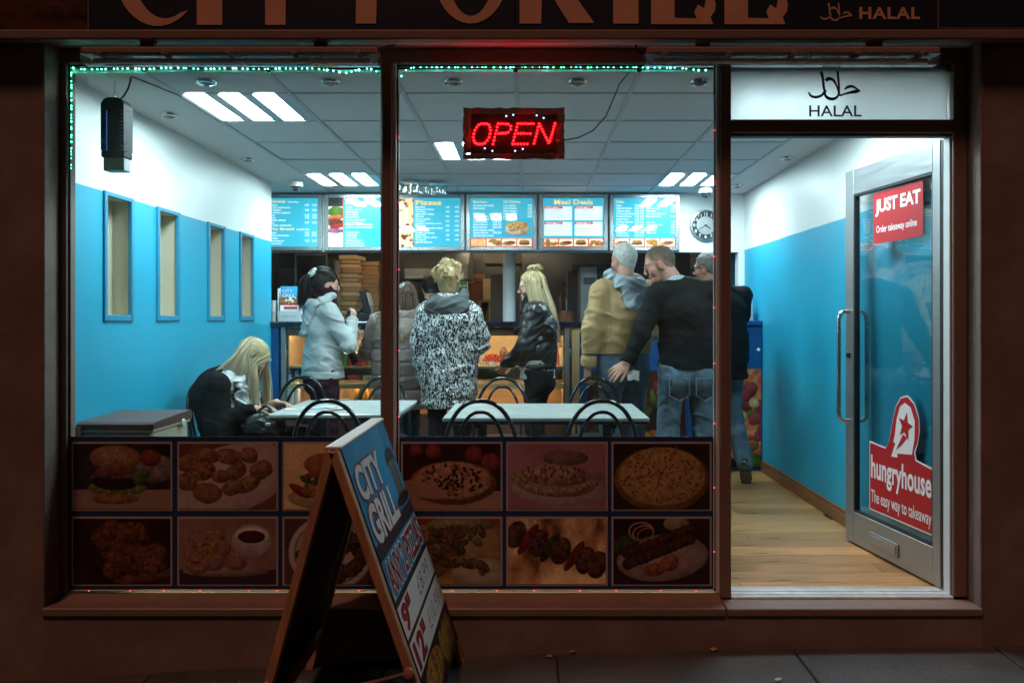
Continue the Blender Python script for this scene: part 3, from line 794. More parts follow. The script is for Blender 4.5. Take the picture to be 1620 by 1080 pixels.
        c.fill((36, 28, 20), (50, 40, 28), 2, 9); c.blob(.73, .46, .72, .50, 0, (170, 120, 60), (130, 84, 36), .015, 6, 1, dome=.5); c.blob(.73, .50, .66, .45, 0, (206, 164, 86), (166, 116, 50), .015, 10, 2, dome=.35)
        for a in (10, 70, 130, 195, 255, 315): c.line((.73, .55), (.73 + .64 * math.cos(R(a)), .55 + .45 * math.sin(R(a))), .010, (120, 78, 34), .8)
        for k in range(90):
            a = rr.uniform(0, 6.28); q = rr.uniform(0, 1) ** .5; c.blob(.73 + .6 * q * math.cos(a), .5 + .41 * q * math.sin(a), .022, .013, rr.uniform(0, 180), (140, 82, 34), (110, 60, 24), .3, 14, k)
    elif n == 9:    # doner in pita with salad
        c.fill((120, 70, 50), (170, 140, 70), 3, 10); c.rect(0, .90, A, 1, (150, 40, 36)); c.blob(1.2, .15, .5, .25, 0, (215, 200, 170), (190, 170, 140), .03, 4, 1)
        c.blob(.35, .45, .40, .40, 20, (196, 150, 104), (150, 104, 66), .04, 6, 2); c.blob(.85, .9, .5, .12, 0, (190, 180, 110), (120, 130, 60), .15, 9, 3)
        for k in range(40): c.blob(.80 + rr.uniform(-.35, .40), .5 + rr.uniform(-.3, .32), .12, .06, rr.uniform(0, 180), rr.choice(((170, 104, 66), (120, 130, 60), (190, 150, 100))), (80, 44, 28), .2, 12, 5 + k)
        c.blob(.25, .40, .16, .34, 15, (186, 140, 98), (150, 104, 66), .04, 6, 22)
    elif n == 10:   # skewer over flames
        c.fill((60, 24, 18), (200, 120, 60), 3, 11)
        t = c.noise(3.2, 31, 5, 1.0, .5); c.mix(np.clip((t - .40) * 4, 0, 1), srgb(235, 190, 116)); c.mix(np.clip((t - .56) * 5, 0, 1), srgb(255, 226, 160))
        for k, (x, col) in enumerate(((.12, 0), (.30, 1), (.45, 0), (.62, 2), (.78, 0), (.98, 1), (1.14, 0), (1.32, 0))):
            y = .80 - x * .38; cc = (((150, 84, 60), (44, 20, 18)), ((176, 44, 36), (110, 20, 22)), ((74, 90, 50), (34, 46, 26)))[col]
            c.blob(x, y, (.15 if col == 0 else .075), (.22 if col == 0 else .27), -18 if col == 0 else -32, cc[0], cc[1], .08, 9, k + 3)
    else:           # mixed grill plate
        c.fill((30, 18, 20), (56, 30, 30), 3, 12); c.blob(.74, .40, .70, .36, 6, (190, 160, 150), (150, 120, 112), .01, 3, 1, dome=.5)
        c.blob(.15, .60, .25, .14, 20, (90, 100, 50), (40, 54, 26), .15, 8, 2); c.blob(.95, .92, .2, .12, 0, (200, 180, 120), (160, 140, 90), .05, 7, 3)
        for k in range(12):
            for q in (0, 1): c.blob(.22 + k * .085, .34 + k * .035 + q * .16 - .04, .085, .085, rr.uniform(0, 90), (120, 62, 46), (48, 20, 20), .12, 12, 5 + k + q * 20)
        c.blob(.62, .22, .17, .10, 10, (205, 120, 66), (150, 70, 36), .1, 10, 55); c.blob(.84, .32, .15, .12, 30, (214, 124, 66), (150, 70, 36), .1, 10, 56)
        for k in range(3): c.blob(.42 + .03 * k, .80 - .02 * k, .20 - .03 * k, .15 - .03 * k, 15 * k, (216, 160, 140), (190, 120, 110), .03, 5, 60 + k, hole=.84)
    g = c.c.mean(-1, keepdims=True); n = c.noise(30, 77, 3)[..., None]; c.c = (g + (c.c - g) * .78) * (.8 + .4 * n)
    return c
wp = thing('window_food_panel', 'navy vinyl panel of twelve food photographs along the bottom of the window', 'poster', (-.6, -.008, .02))
m_navy = mat('navy vinyl', (.012, .035, .10), .5, var=.08)
m_edge = mat('pale picture border', (.42, .36, .36), .5)
yv = -.0075
ZT, ZBm = ZA(690, 0), ZA(931, 0)
for x0, x1 in ((-2.131, -.693), (-.609, .853)): MB().box(x0, x1, yv, -.0045, ZBm, ZT).build('backing', m_navy, wp)
for i, (px0, px1) in enumerate(((115, 274), (282, 441), (448, 605), (635, 795), (801, 961), (967, 1125))):
    for j, (py0, py1) in enumerate(((698, 807), (816, 925))):
        x0, x1, z0, z1 = XA(px0, 0), XA(px1, 0), ZA(py1, 0), ZA(py0, 0)
        if i == 2: x1 = -.697
        n = i + (6 if False else 0)
        k = {(0, 0): 0, (1, 0): 1, (2, 0): 2, (0, 1): 3, (1, 1): 4, (2, 1): 5, (3, 0): 6, (4, 0): 7, (5, 0): 8, (3, 1): 9, (4, 1): 10, (5, 1): 11}[i, j]
        b = MB().box(x0, x1, yv - .0022, yv - .0004, z0, z1).build('picture_border', m_edge, wp)
        e = .009
        pic(k).sheet('food_picture', (x0 + e, yv - .0045, z0 + e), (x1 - x0 - 2 * e, 0, 0), (0, 0, z1 - z0 - 2 * e), m_print, b)

# ---------- weatherproof tube lights under the soffit (unlit)
m_bat = mat('brown batten body', (.26, .17, .14), .45, var=.1)
m_diff = glass('clear batten cover', (.80, .84, .84), 1.5, .12, dirt=.5, boost=2.0)
for px0, px1, lb in ((138, 598, 'long unlit tube light under the soffit above the left window'), (1022, 1478, 'long unlit tube light under the soffit above the door')):
    d = -.20; x0, x1 = XA(px0, d), XA(px1, d); zt, zm, zb_ = ZA(79, d), ZA(90, d), ZA(104, d)
    t = thing('tube_light', lb, 'tube light', ((x0 + x1) / 2, d, zt), 'unlit tube lights over the shopfront')
    prof = [(-.045, 0), (.045, 0), (.05, .004), (.05, .022), (.038, zt - zm), (-.038, zt - zm), (-.05, .022), (-.05, .004)]
    MB().prism(prof, (x0, d, zm), (0, 1, 0), (0, 0, 1), (x1 - x0, 0, 0)).build('body', m_bat, t, 30)
    cp = [(-.050, -.002), (.050, -.002), (.050, -.008), (.042, -.026), (.026, -(zm - zb_)), (-.026, -(zm - zb_)), (-.042, -.026), (-.050, -.008)]
    MB().prism(cp, (x0 - .006, d, zm), (0, 1, 0), (0, 0, 1), (x1 - x0 + .012, 0, 0)).build('cover', m_diff, t, 40)
    MB().cyl((x0 + .03, d, zm - .020), (x1 - .03, d, zm - .020), .012, 10).build('tube', mat('unlit white tube', (.75, .76, .75), .3), t, 60)
    for k in range(5):
        x = x0 + (x1 - x0) * (.06 + .22 * k)
        MB().box(x - .012, x + .012, d - .056, d + .056, zm - .008, zm + .010, .003).build('clip', m_bat, t)
    for k in range(2):
        x = x0 + (x1 - x0) * (.2 + .6 * k); MB().box(x - .03, x + .03, d + .012, d + .045, zt - .012, 2.5295).build('bracket', m_bat, t)
m_cable = mat('black cable', (.01, .01, .011), .5)
tag(MB().tube([(XA(596, -.18), -.18, ZA(84, -.18)), (XA(600, -.18), -.17, ZA(78, -.18)), (XA(610, -.1), -.1, ZA(74, -.1)), (XA(626, -.1), -.11, ZA(73, -.1))], .004, 6).build('lamp_cable', m_cable, None, 50), 'short black cable at the right end of the left tube light', 'cable')
tag(MB().tube([(XA(1024, -.18), -.18, ZA(83, -.18)), (XA(1014, -.18), -.17, ZA(84, -.18)), (XA(1006, -.1), -.1, ZA(79, -.1)), (XA(1006, -.1), -.11, ZA(71.5, -.1))], .004, 6).build('lamp_cable', m_cable, None, 50), 'short black cable at the left end of the right tube light', 'cable')

# ---------- OPEN sign
os_ = thing('open_sign', 'lit red dotted OPEN sign taped inside the window', 'sign', (XA(813, .03), .03, ZA(252, .03)))
d = .022
sx0, sx1, sz0, sz1 = XA(733, d), XA(893, d), ZA(252, d), ZA(171, d)
MB().box(XA(744, d), XA(882, d), d, d + .02, ZA(243, d), ZA(180, d)).build('panel', mat('black sign face', (.012, .008, .009), .35), os_)
m_tape = mat('brown parcel tape', (.55, .27, .18), .3, var=.3, vscale=18, stretch=(3, 1, 1), bump=.6, bscale=40)
rr = random.Random(5)
for a, b, c_, e in ((sx0, sx1, ZA(181, d), sz1), (sx0, sx1, sz0, ZA(243, d)), (sx0, XA(745, d), ZA(243.2, d), ZA(180.8, d)), (XA(881, d), sx1, ZA(243.2, d), ZA(180.8, d))):
    n = 14; horiz = (b - a) > (e - c_); mb = MB()
    for k in range(n + 1):
        t = k / n
        for s in (0, 1):
            j = rr.uniform(-.003, .003)
            mb.v.append((a + (b - a) * t, d - .003 + rr.uniform(-.002, .002), (c_ if s == 0 else e) + j) if horiz else ((a if s == 0 else b) + j, d - .003 + rr.uniform(-.002, .002), c_ + (e - c_) * t))
    for k in range(n): mb.f.append((2 * k, 2 * k + 2, 2 * k + 3, 2 * k + 1) if horiz else (2 * k, 2 * k + 1, 2 * k + 3, 2 * k + 2))
    mb.build('tape_strip', m_tape, os_)
dots = []
def seg(p, q, n, skip=0):
    for k in range(skip, n): t = k / (n - 1); dots.append((p[0] + (q[0] - p[0]) * t, p[1] + (q[1] - p[1]) * t))
cx, cy = 762.5, 212
for k in range(20):     # O
    a = 2 * math.pi * k / 20; x, y = 13.0 * math.cos(a), 16.5 * math.sin(a)
    y = max(-16, min(16, y * 1.08)); dots.append((cx + x - y * .20, cy + y))
seg((780, 228), (788, 196), 7); seg((792, 196), (804, 196.5), 4); dots.extend([(808, 200), (808, 205), (804, 209.5)]); seg((789, 211.5), (800, 211), 4)
seg((811, 228), (819, 196), 7); seg((823, 196), (844, 196), 6); seg((820, 211.5), (839, 211.5), 5); seg((815, 228), (834, 228), 5)
seg((845, 227), (853, 196), 7); seg((855, 200), (868, 226), 7); seg((870, 223), (878, 196), 7)
mb = None
m_led = glow('red sign LED', (1.0, .0012, .0022), 95.0); m_ledb = glow('blue sign LED', (.25, .55, 1.0), 7.0)
lo = MB().lathe([(0.0, 0), (.0028, .001), (.0040, .003), (.0044, .006)], (0, 0, 0), 8, Matrix.Rotation(R(-90), 4, 'X')).build('led', m_led, None)
led_me = lo.data; bpy.data.objects.remove(lo)
base = os_.location
for x, y in dots: share('led', led_me, os_, (XA(x, d) - base.x, d - .006 - base.y, ZA(y, d) - base.z))
ledb = led_me.copy(); ledb.materials.clear(); ledb.materials.append(m_ledb)
for x, y in ((801, 184), (812, 182), (849, 183), (860, 187), (767, 235), (779, 239), (815, 239), (827, 236)):
    share('led', ledb, os_, (XA(x, d) - base.x, d - .006 - base.y, ZA(y, d) - base.z), None, (.8, .8, .8))
tag(MB().tube([PX(893, 222, .03), PX(915, 218, .03), PX(938, 207, .035), PX(958, 185, .035), PX(970, 158, .03), PX(980, 133, .03), PX(998, 112, .025)], .0032, 6).build('sign_cable', m_cable, None, 60), 'thin black cable curving up from the OPEN sign to the window head', 'cable')

# ---------- LED string round the window
ls = thing('led_string', 'green and blue LED light string round the top and left of the window', 'string lights', (-1.2, .01, 2.44))
m_wire = mat('clear green wire', (.10, .22, .14), .35)
m_g = glow('green LED', (.10, 1.0, .55), 26.0); m_c = glow('cyan LED', (.25, .85, 1.0), 30.0); m_r = glow('red LED', (1.0, .03, .05), 12.0)
bulbs = []
def run(pts, n, kinds):
    P = [PX(x, y, .012) for x, y in pts]
    MB().tube(P, .0026, 6).build('wire', m_wire, ls, 60)
    L = [0]
    for a, b in zip(P, P[1:]): L.append(L[-1] + (b - a).length)
    for k in range(n):
        t = L[-1] * min(.999, max(0, k + .5 + rr.uniform(-.35, .35)) / n); i = max(j for j in range(len(L) - 1) if L[j] <= t); f = (t - L[i]) / (L[i + 1] - L[i]); bulbs.append((P[i].lerp(P[i + 1], f), kinds[k % len(kinds)]))
jit = lambda: rr.uniform(-1.2, 1.2)
run([(114, 108)] + [(x, 109.5 + jit()) for x in range(130, 520, 26)] + [(530, 113), (545, 117), (560, 113), (578, 109), (592, 111), (606, 121)], 58, 'gcgggc')
run([(634, 124), (638, 116), (646, 109)] + [(x, 107 + jit() * .6) for x in range(660, 1016, 28)] + [(1022, 108), (1045, 108), (1070, 108), (1090, 110), (1105, 112), (1118, 112)], 56, 'gcgcgg')
run([(113, 112)] + [(113.5 + jit() * .5, y) for y in range(125, 285, 16)], 24, 'g')
proto = {}
for kind, m in (('g', m_g), ('c', m_c), ('r', m_r)):
    o = MB().lathe([(.0, -.0045), (.0034, -.003), (.0048, 0), (.0034, .003), (.0, .0045)], (0, 0, 0), 8).build('bulb', m, None, 60); proto[kind] = o.data; bpy.data.objects.remove(o)
for p, k in bulbs: share('bulb', proto[k], ls, p - ls.location + Vector((0, -.005, 0)), None, (lambda q: (q, q, q))(rr.uniform(.45, .9)))
lr = thing('led_strip', 'dim red LED strip along the lower window edge and beside the mullions', 'string lights', (-.6, -.009, .02))
m_strip = mat('silver LED tape', (.7, .72, .72), .3)
bulbs = []
for a, b, n in (((112, 933.4), (604, 933.4), 8), ((633, 933.4), (1128, 933.4), 8), ((631, 150), (631, 930), 7), ((1129.5, 150), (1129.5, 930), 8)):
    p, q = PX(*a, -.0105), PX(*b, -.0105)
    MB().tube([p, q], .0024, 6).build('tape', m_strip, lr)
    for k in range(n): bulbs.append(p.lerp(q, (k + .3 + rr.uniform(0, .4)) / n))
for p in bulbs: share('bulb', proto['r'], lr, p - lr.location + Vector((0, -.003, 0)), None, (.42, .42, .42))

# ---------- insect killer on a chain
d = .14
ik = thing('insect_killer', 'black hanging insect killer with blue tubes in the left window', 'insect killer', PX(185, 272, d))
x0, x1, zt, zb_ = XA(167, d), XA(203, d), ZA(158, d), ZA(272, d)
m_blk = mat('black plastic', (.010, .010, .012), .62, var=.2, vscale=20, spec=.2)
xm = (x0 + x1) / 2; w = (x1 - x0) / 2
zc1 = zb_ + .075
hood = [(-w, zc1 - zb_), (w, zc1 - zb_), (w, zt - zb_ - .03), (w * .75, zt - zb_ - .008), (w * .4, zt - zb_), (-w * .4, zt - zb_), (-w * .75, zt - zb_ - .008), (-w, zt - zb_ - .03)]
MB().prism([(-w * .55, zc1 - zb_), (w * .55, zc1 - zb_), (w * .55, zt - zb_ - .01), (-w * .55, zt - zb_ - .01)], (xm, d - .035, zb_), (1, 0, 0), (0, 0, 1), (0, .07, 0)).build('body', m_blk, ik)
MB().prism([(-w, zt - zb_ - .055), (w, zt - zb_ - .055), (w, zt - zb_ - .03), (w * .75, zt - zb_ - .008), (w * .4, zt - zb_), (-w * .4, zt - zb_), (-w * .75, zt - zb_ - .008), (-w, zt - zb_ - .03)], (xm, d - .045, zb_), (1, 0, 0), (0, 0, 1), (0, .09, 0)).build('hood', m_blk, ik)
MB().box(x0, x1, d - .045, d + .045, zc1 - .012, zc1 + .02, .005).build('lower_rim', m_blk, ik)
m_uv = glow('blue insect tube', (.10, .32, 1.0), 1.6)
for s in (-1, 1):
    MB().box(min(xm + s * w, xm + s * (w - .006)), max(xm + s * w, xm + s * (w - .006)), d - .045, d + .045, zc1 + .0205, zt - .056).build('side_post', m_blk, ik)
    MB().cyl((xm + s * w * .78, d, zc1 + .02), (xm + s * w * .78, d, zt - .05), .006, 8).build('tube', m_uv, ik)
    for k in range(11):
        z = zc1 + .03 + k * .0165
        MB().box(min(xm + s * w * .55, xm + s * w), max(xm + s * w * .55, xm + s * w), d - .042, d - .037, z, z + .009).build('grille_bar', m_blk, ik)
MB().box(x0 + .006, x1 - .004, d - .035, d + .035, zb_, zc1 - .0125, .004).build('tray', mat('grey plastic tray', (.42, .44, .44), .4), ik)
ch = MB()
for k in range(7): 
    z = zt + .012 + k * .0155
    ring = [(xm - .010 + (.005 * math.cos(a) if k % 2 else 0), d + (0 if k % 2 else .005 * math.cos(a)), z + .009 * math.sin(a)) for a in [6.283 * q / 8 for q in range(8)]]
    MB().tube(ring, .0014, 5, True).build('chain_link', m_chrome, ik)
tag(MB().tube([PX(188, 160, d), PX(196, 152, d), PX(203, 140, d), PX(207, 126, .1), PX(206, 112, .06)], .0045, 6).build('lamp_cable', m_cable, None, 60), 'black cable from the insect killer up to the window head', 'cable')
tag(MB().tube([Vector((XA(208, .06), .06, ZC - .004)), Vector((-1.80, .38, ZC - .004)), Vector((-1.803, .95, ZC - .004))], .003, 5).build('ceiling_cable', m_cable, None, 60), 'thin black cable running along the ceiling beside the front left light panel', 'cable')

# ---------- the open door
H0 = Vector((1.938, .055, 0)); E0 = Vector((1.828, .930, 0))
dv = (E0 - H0); DW = dv.length; dv.normalize()          # along the leaf from hinge to free edge
dn = Vector((-dv.y, dv.x, 0));                          # outer face normal (towards the room, left)
if dn.x > 0: dn = -dn
door = thing('shop_door', 'open aluminium framed glass door with two red stickers', 'door', H0)
DZ0, DZ1 = .012, 2.128
DM = Matrix((dv, dn, Vector((0, 0, 1)))).transposed()
def dbox(mb, a0, a1, t0, t1, z0, z1, b=.003): return mb.obox(H0 + dv * ((a0 + a1) / 2) + dn * ((t0 + t1) / 2) + Vector((0, 0, (z0 + z1) / 2)), (a1 - a0, t1 - t0, z1 - z0), DM, b)
TH = .044
dbox(MB(), 0, .062, -TH, 0, DZ0, DZ1).build('hinge_stile', m_alu, door); dbox(MB(), DW - .088, DW, -TH, 0, DZ0, DZ1).build('lock_stile', m_alu, door)
dbox(MB(), .0622, DW - .0882, -TH + .001, -.001, DZ0, .19).build('bottom_rail', m_alu, door); dbox(MB(), .0622, DW - .0882, -TH + .001, -.001, 1.985, DZ1).build('top_rail', m_alu, door)
dbox(MB(), .063, DW - .089, -TH / 2 - .003, -TH / 2 + .003, .191, 1.984, 0).build('glass', glass('door glass', (1, 1, 1), 1.5, 0, boost=2.2), door)
for c in ((.0622, .072, .190, 1.985), (DW - .100, DW - .0882, .190, 1.985), (.072, DW - .1, .190, .199), (.072, DW - .1, 1.975, 1.985)):
    dbox(MB(), c[0], c[1], -.03, -.004, c[2], c[3], 0).build('gasket', m_black, door)
for s in (1, -1):
    o0 = dn * (.001 if s > 0 else -TH - .001); out = dn * (.062 if s > 0 else -.062); aa = DW - .045
    pts = []
    for z, k in ((.70, 0), (.70, 1), (1.325, 1), (1.325, 0)): pts.append(H0 + dv * aa + o0 + out * k + Vector((0, 0, z)))
    path = [pts[0], pts[0].lerp(pts[1], .6)]
    for q in range(1, 4): path.append(pts[1] + (pts[0] - pts[1]) * (.4 * (1 - q / 4)) ** 1 * .9 + (pts[2] - pts[1]) * (.04 * q / 4))
    path += [pts[1].lerp(pts[2], .07), pts[1].lerp(pts[2], .93)]
    for q in range(1, 4): path.append(pts[2] + (pts[3] - pts[2]) * (.36 * q / 4) + (pts[1] - pts[2]) * (.04 * (1 - q / 4)))
    path += [pts[3].lerp(pts[2], .6), pts[3]]
    MB().tube(path, .0125, 12).build('pull_handle', m_steel, door, 50)
lb_ = dbox(MB(), .34, .60, .0005, .010, .055, .125).build('letterbox', m_alu, door)
dbox(MB(), .352, .588, .0102, .016, .068, .112).build('flap', m_alu, lb_)
dbox(MB(), DW - .06, DW - .03, .0005, .012, 1.06, 1.09, .002).build('lock', m_black, door)
MB().obox(H0 - dv * .010 - dn * TH / 2 + Vector((0, 0, 1.07)), (.016, .040, 2.1), DM).build('hinge_shadow', m_black, door)  # black strip drawn in place of the shadow beside the door's hinge
# stickers on the glass, read from the room side; u runs from the free edge to the hinge
m_red = mat('red sticker', (.42, .016, .022), .4, var=.06); m_wht = mat('white sticker ink', (.80, .78, .78), .45)
su = -dv; sv = Vector((0, 0, 1)); so = H0 + dv * (DW - .1) - dn * (TH / 2 - .004)
def st(o, k): return so + dn * (.0012 * k) + su * o[0] + sv * o[1]
GW = DW - .162
def rpoly(x0, y0, x1, y1, r, n=5):
    P = []
    for cx, cy, a0 in ((x1 - r, y0 + r, -90), (x1 - r, y1 - r, 0), (x0 + r, y1 - r, 90), (x0 + r, y0 + r, 180)):
        for k in range(n + 1): a = R(a0 + 90 * k / n); P.append((cx + r * math.cos(a), cy + r * math.sin(a)))
    return P
def sheet2(name, poly, k, m, par): return MB().prism(poly, st((0, 0), k), su, sv, dn * .0005).build(name, m, par)
s1 = sheet2('sticker', rpoly(.17, 1.69, .62, 1.965, .02), 0, m_red, door)
s1['label'] = 'red sticker reading JUST EAT Order takeaway online'
t = MB(); put_text(t, 'JUST EAT', st((.19, 1.835), 1), su, sv, .1, width=.41, height=.092, bold=.035, spacing=.95)
put_text(t, 'Order takeaway online', st((.20, 1.735), 1), su, sv, .1, width=.37, height=.05, bold=.01); t.build('lettering', m_wht, s1)
B0 = .225
bub = [(.02, B0), (GW - .01, B0), (GW - .01, B0 + .43), (.56, B0 + .47)]
bub = [(.155, B0 + .30)]
outl = [(.13, B0 + .01), (GW - .004, B0 + .01), (GW - .004, B0 + .335), (.565, B0 + .355)] 
head = [(.575, .66), (.592, .72), (.588, .79), (.55, .86), (.49, .895), (.43, .88), (.385, .83), (.355, .75), (.335, .68), (.318, .625), (.29, .60), (.13, .612)]
s2 = sheet2('sticker', outl + [(.555, B0 + .39)] + head, 0, m_wht, door)
s2['label'] = 'red and white sticker reading hungryhouse The easy way to takeaway'
inn = [(.138, B0 + .018), (GW - .012, B0 + .018), (GW - .012, B0 + .326), (.557, B0 + .348), (.546, B0 + .393)] + [(x + (.45 - x) * .035, y + (.72 - y) * .045) for x, y in head[:-2]] + [(.288, .592), (.138, .603)]
sheet2('red_field', inn, 1, m_red, s2)
sheet2('speech_bubble', [(.345, .560), (.405, .565), (.400, .585), (.53, .60), (.552, .68), (.555, .77), (.52, .835), (.47, .855), (.425, .83), (.395, .76), (.38, .68), (.365, .64), (.385, .635)], 2, m_wht, s2)
star = []
for k in range(10):
    a = R(90 + 36 * k - 12); r_ = .075 if k % 2 == 0 else .032; star.append((.475 + r_ * math.cos(a) * .9, .735 + r_ * math.sin(a)))
sheet2('star', star, 3, m_red, s2); sheet2('star_tail', [(.395, .605), (.455, .69), (.49, .68), (.44, .635)], 3.6, m_red, s2)
t = MB(); put_text(t, 'hungryhouse', st((.150, .375), 2), su, sv, .1, width=GW - .18, height=.165, bold=.025, spacing=1.02)
put_text(t, 'The easy way to takeaway', st((.150, .262), 2), su, sv, .1, width=GW - .18, height=.088, bold=.008); t.build('lettering', m_wht, s2)

# ---------- sandwich board on the pavement
m_pine = mat('weathered pine', (.40, .20, .10), .6, var=.35, vscale=3, stretch=(9, 9, 1.2), bump=.2, bscale=60)
m_pinel = m_pine
ab = thing('sandwich_board', 'wooden sandwich board advertising CITY GRILL pizzas on the pavement', 'sandwich board', (-.64, -.6, pz(-.64)))
YN, YR = -1.03, -.17; ZTOP = .835
def leaf(side):
    """side +1 leans right with the printed face, -1 leans left"""
    xt, xb = (-.655, -.285) if side > 0 else (-.690, -.985)
    zb0 = pz(xb, -.6) 
    top = Vector((xt, 0, ZTOP)); bot = Vector((xb, 0, zb0))
    dn_ = (bot - top); Ln = dn_.length; dn_.normalize()
    nrm = Vector((dn_.z, 0, -dn_.x)) * (-1 if side > 0 else 1)
    if nrm.x * side < 0: nrm = -nrm
    return top, dn_, nrm, Ln
LE = {}
for side in (1, -1):
    top, dd, nn, Ln = leaf(side); LE[side] = (top, dd, nn, Ln)
    M = Matrix((Vector((0, 1, 0)), nn, -dd)).transposed()
    def ob(y0, y1, n0, n1, l0, l1, b=.003): return MB().obox(top + Vector((0, (y0 + y1) / 2, 0)) + nn * ((n0 + n1) / 2) + dd * ((l0 + l1) / 2), (y1 - y0, n1 - n0, l1 - l0), M, b)
    ob(YN, YN + .045, -.03, .0, 0, Ln).build('stile', m_pine, ab); ob(YR - .045, YR, -.03, .0, 0, Ln).build('stile', m_pine, ab)
    ob(YN + .046, YR - .046, -.03, -.001, .0, .06).build('top_rail', m_pine, ab); ob(YN + .046, YR - .046, -.03, -.001, Ln - .20, Ln - .13).build('bottom_rail', m_pine, ab)
    ob(YN + .047, YR - .047, -.016, -.010, .061, Ln - .201, 0).build('back_panel', mat('dark hardboard', (.03, .025, .024), .7), ab)
MB().box(-.70, -.645, YN + .02, YR - .02, ZTOP - .002, ZTOP + .010, .003).build('top_cap', mat('pale cap strip', (.5, .47, .44), .5), ab)
top, dd, nn, Ln = LE[1]
W = YR - YN
def sp_(y, l, k=0): return top + Vector((0, YN + y * W, 0)) + dd * (l * Ln) + nn * (.002 + .0012 * k)
PU = Vector((0, 1, 0)) ; PV = -dd
def patch(name, y0, y1, l0, l1, m, k=0): 
    return MB().prism([(0, 0), ((y1 - y0) * W, 0), ((y1 - y0) * W, (l1 - l0) * Ln), (0, (l1 - l0) * Ln)], sp_(y0, l1, k), PU, PV, nn * .0006).build(name, m, ab)
m_pblue = mat('poster blue', (.03, .19, .34), .35, var=.3, vscale=4); m_pwhite = mat('poster white', (.62, .62, .60), .35); m_pblack = mat('poster black', (.012, .012, .014), .4); m_pred = mat('poster dark red', (.25, .012, .02), .4)
patch('poster', .055, .985, .0, .90, m_pblack)
cv = Canvas(1.0, .72, 70); cv.fill((22, 96, 140), (40, 130, 170), 2, 4)
cv.blob(1.18, .62, .16, .12, 0, (70, 72, 70), (44, 46, 50), .02, 5, 1); cv.rect(1.06, .22, 1.30, .6, (96, 96, 92)); 
for k in range(6): cv.rect(1.075 + k * .038, .25, 1.09 + k * .038, .56, (52, 56, 60))
cv.line((1.18, .72), (1.18, .97), .018, (60, 60, 62)); cv.blob(1.18, .2, .24, .06, 0, (60, 50, 50), (30, 26, 30), .1, 6, 5); cv.rect(0, 0, 1.39, .13, (40, 36, 40))
o = sp_(.06, .37, 1); cv.sheet('header_picture', o, PU * (.92 * W), PV * (.365 * Ln), m_print, ab)
for body, y0, y1, l0, l1 in (('CITY', .10, .60, .075, .19), ('GRILL', .10, .66, .205, .335)):
    t = MB(); put_text(t, body, sp_(y0 - .012, l1 + .006, 2), PU, PV, .1, width=(y1 - y0 + .024) * W, height=(l1 - l0 + .012) * Ln, bold=.075); t.build('lettering_outline', m_pred, ab)
    t = MB(); put_text(t, body, sp_(y0, l1, 3), PU, PV, .1, width=(y1 - y0) * W, height=(l1 - l0) * Ln, bold=.035); t.build('lettering', m_pwhite, ab)
patch('offer_band', .06, .98, .375, .505, MATS['poster blue'], 1)
t = MB(); put_text(t, 'ANY 2 PIZZAS', sp_(.07, .500, 2), PU, PV, .1, width=.90 * W, height=.118 * Ln, bold=.085); t.build('lettering_outline', m_pwhite, ab)
t = MB(); put_text(t, 'ANY 2 PIZZAS', sp_(.085, .493, 3), PU, PV, .1, width=.87 * W, height=.104 * Ln, bold=.02); t.build('lettering', m_pred, ab)
patch('price_card', .06, .98, .525, .625, m_pwhite, 1); patch('price_card', .06, .98, .640, .745, m_pwhite, 1)
for body, l1, h in (('9"', .618, .088), ('12"', .738, .09)):
    t = MB(); put_text(t, body, sp_(.09, l1, 2), PU, PV, .1, width=(.22 if body[0] == '9' else .32) * W, height=h * Ln, bold=.05); t.build('lettering', m_pred, ab)
for body, l1 in (('£8.99', .600), ('£10.99', .722)):
    t = MB(); put_text(t, body, sp_(.50, l1, 2), PU, PV, .1, width=.36 * W, height=.058 * Ln, bold=-.018, shear=.2); t.build('handwriting', mat('pen ink', (.06, .06, .07), .5), ab)
cv = Canvas(1.0, .42, 60); cv.fill((20, 16, 18), (34, 26, 26), 2, 4); cv.blob(.66, .56, .62, .42, 0, (200, 150, 60), (130, 70, 30), .03, 9, 2, dome=.4)
for k in range(70):
    a = rnd.uniform(0, 6.28); q = rnd.uniform(0, 1) ** .5; cv.blob(.66 + .55 * q * math.cos(a), .56 + .36 * q * math.sin(a), .05, .03, rnd.uniform(0, 180), rnd.choice(((170, 60, 40), (220, 180, 90), (110, 100, 50))), (110, 60, 30), .3, 10, k)
for k in range(3): cv.blob(1.5 + .3 * k, .5, .22, .44, 10, (200, 150, 70), (120, 60, 30), .1, 9, 9 + k)
cv.sheet('pizza_picture', sp_(.06, .895, 1), PU * (.92 * W), PV * (.14 * Ln), m_print, ab)
# strap between the legs
tp1, d1, n1, L1 = LE[-1]
pA = tp1 + d1 * (L1 * .72) + Vector((0, YN - .006, 0)) - n1 * .015; pB = top + dd * (Ln * .70) + Vector((0, YN - .006, 0)) - nn * .015
MB().tube([pA.lerp(pB, k / 10) + Vector((0, 0, -.03 * math.sin(math.pi * k / 10))) for k in range(11)], .007, 6).build('strap', mat('webbing strap', (.16, .09, .06), .8), ab, 50)
MB().lathe([(.0, -.012), (.014, -.008), (.014, .008), (.0, .012)], pA, 10, Matrix.Rotation(R(90), 4, 'X')).build('strap_knob', m_pine, ab, 50)
MB().lathe([(.0, -.012), (.018, -.008), (.018, .008), (.0, .012)], pB, 10, Matrix.Rotation(R(90), 4, 'X')).build('strap_knob', m_pine, ab, 50)
MB().cyl(tp1 + d1 * (L1 * .5) + Vector((0, YR - .02, 0)), top + dd * (Ln * .49) + Vector((0, YR - .02, 0)), .005, 6).build('stay_rod', m_steel, ab)
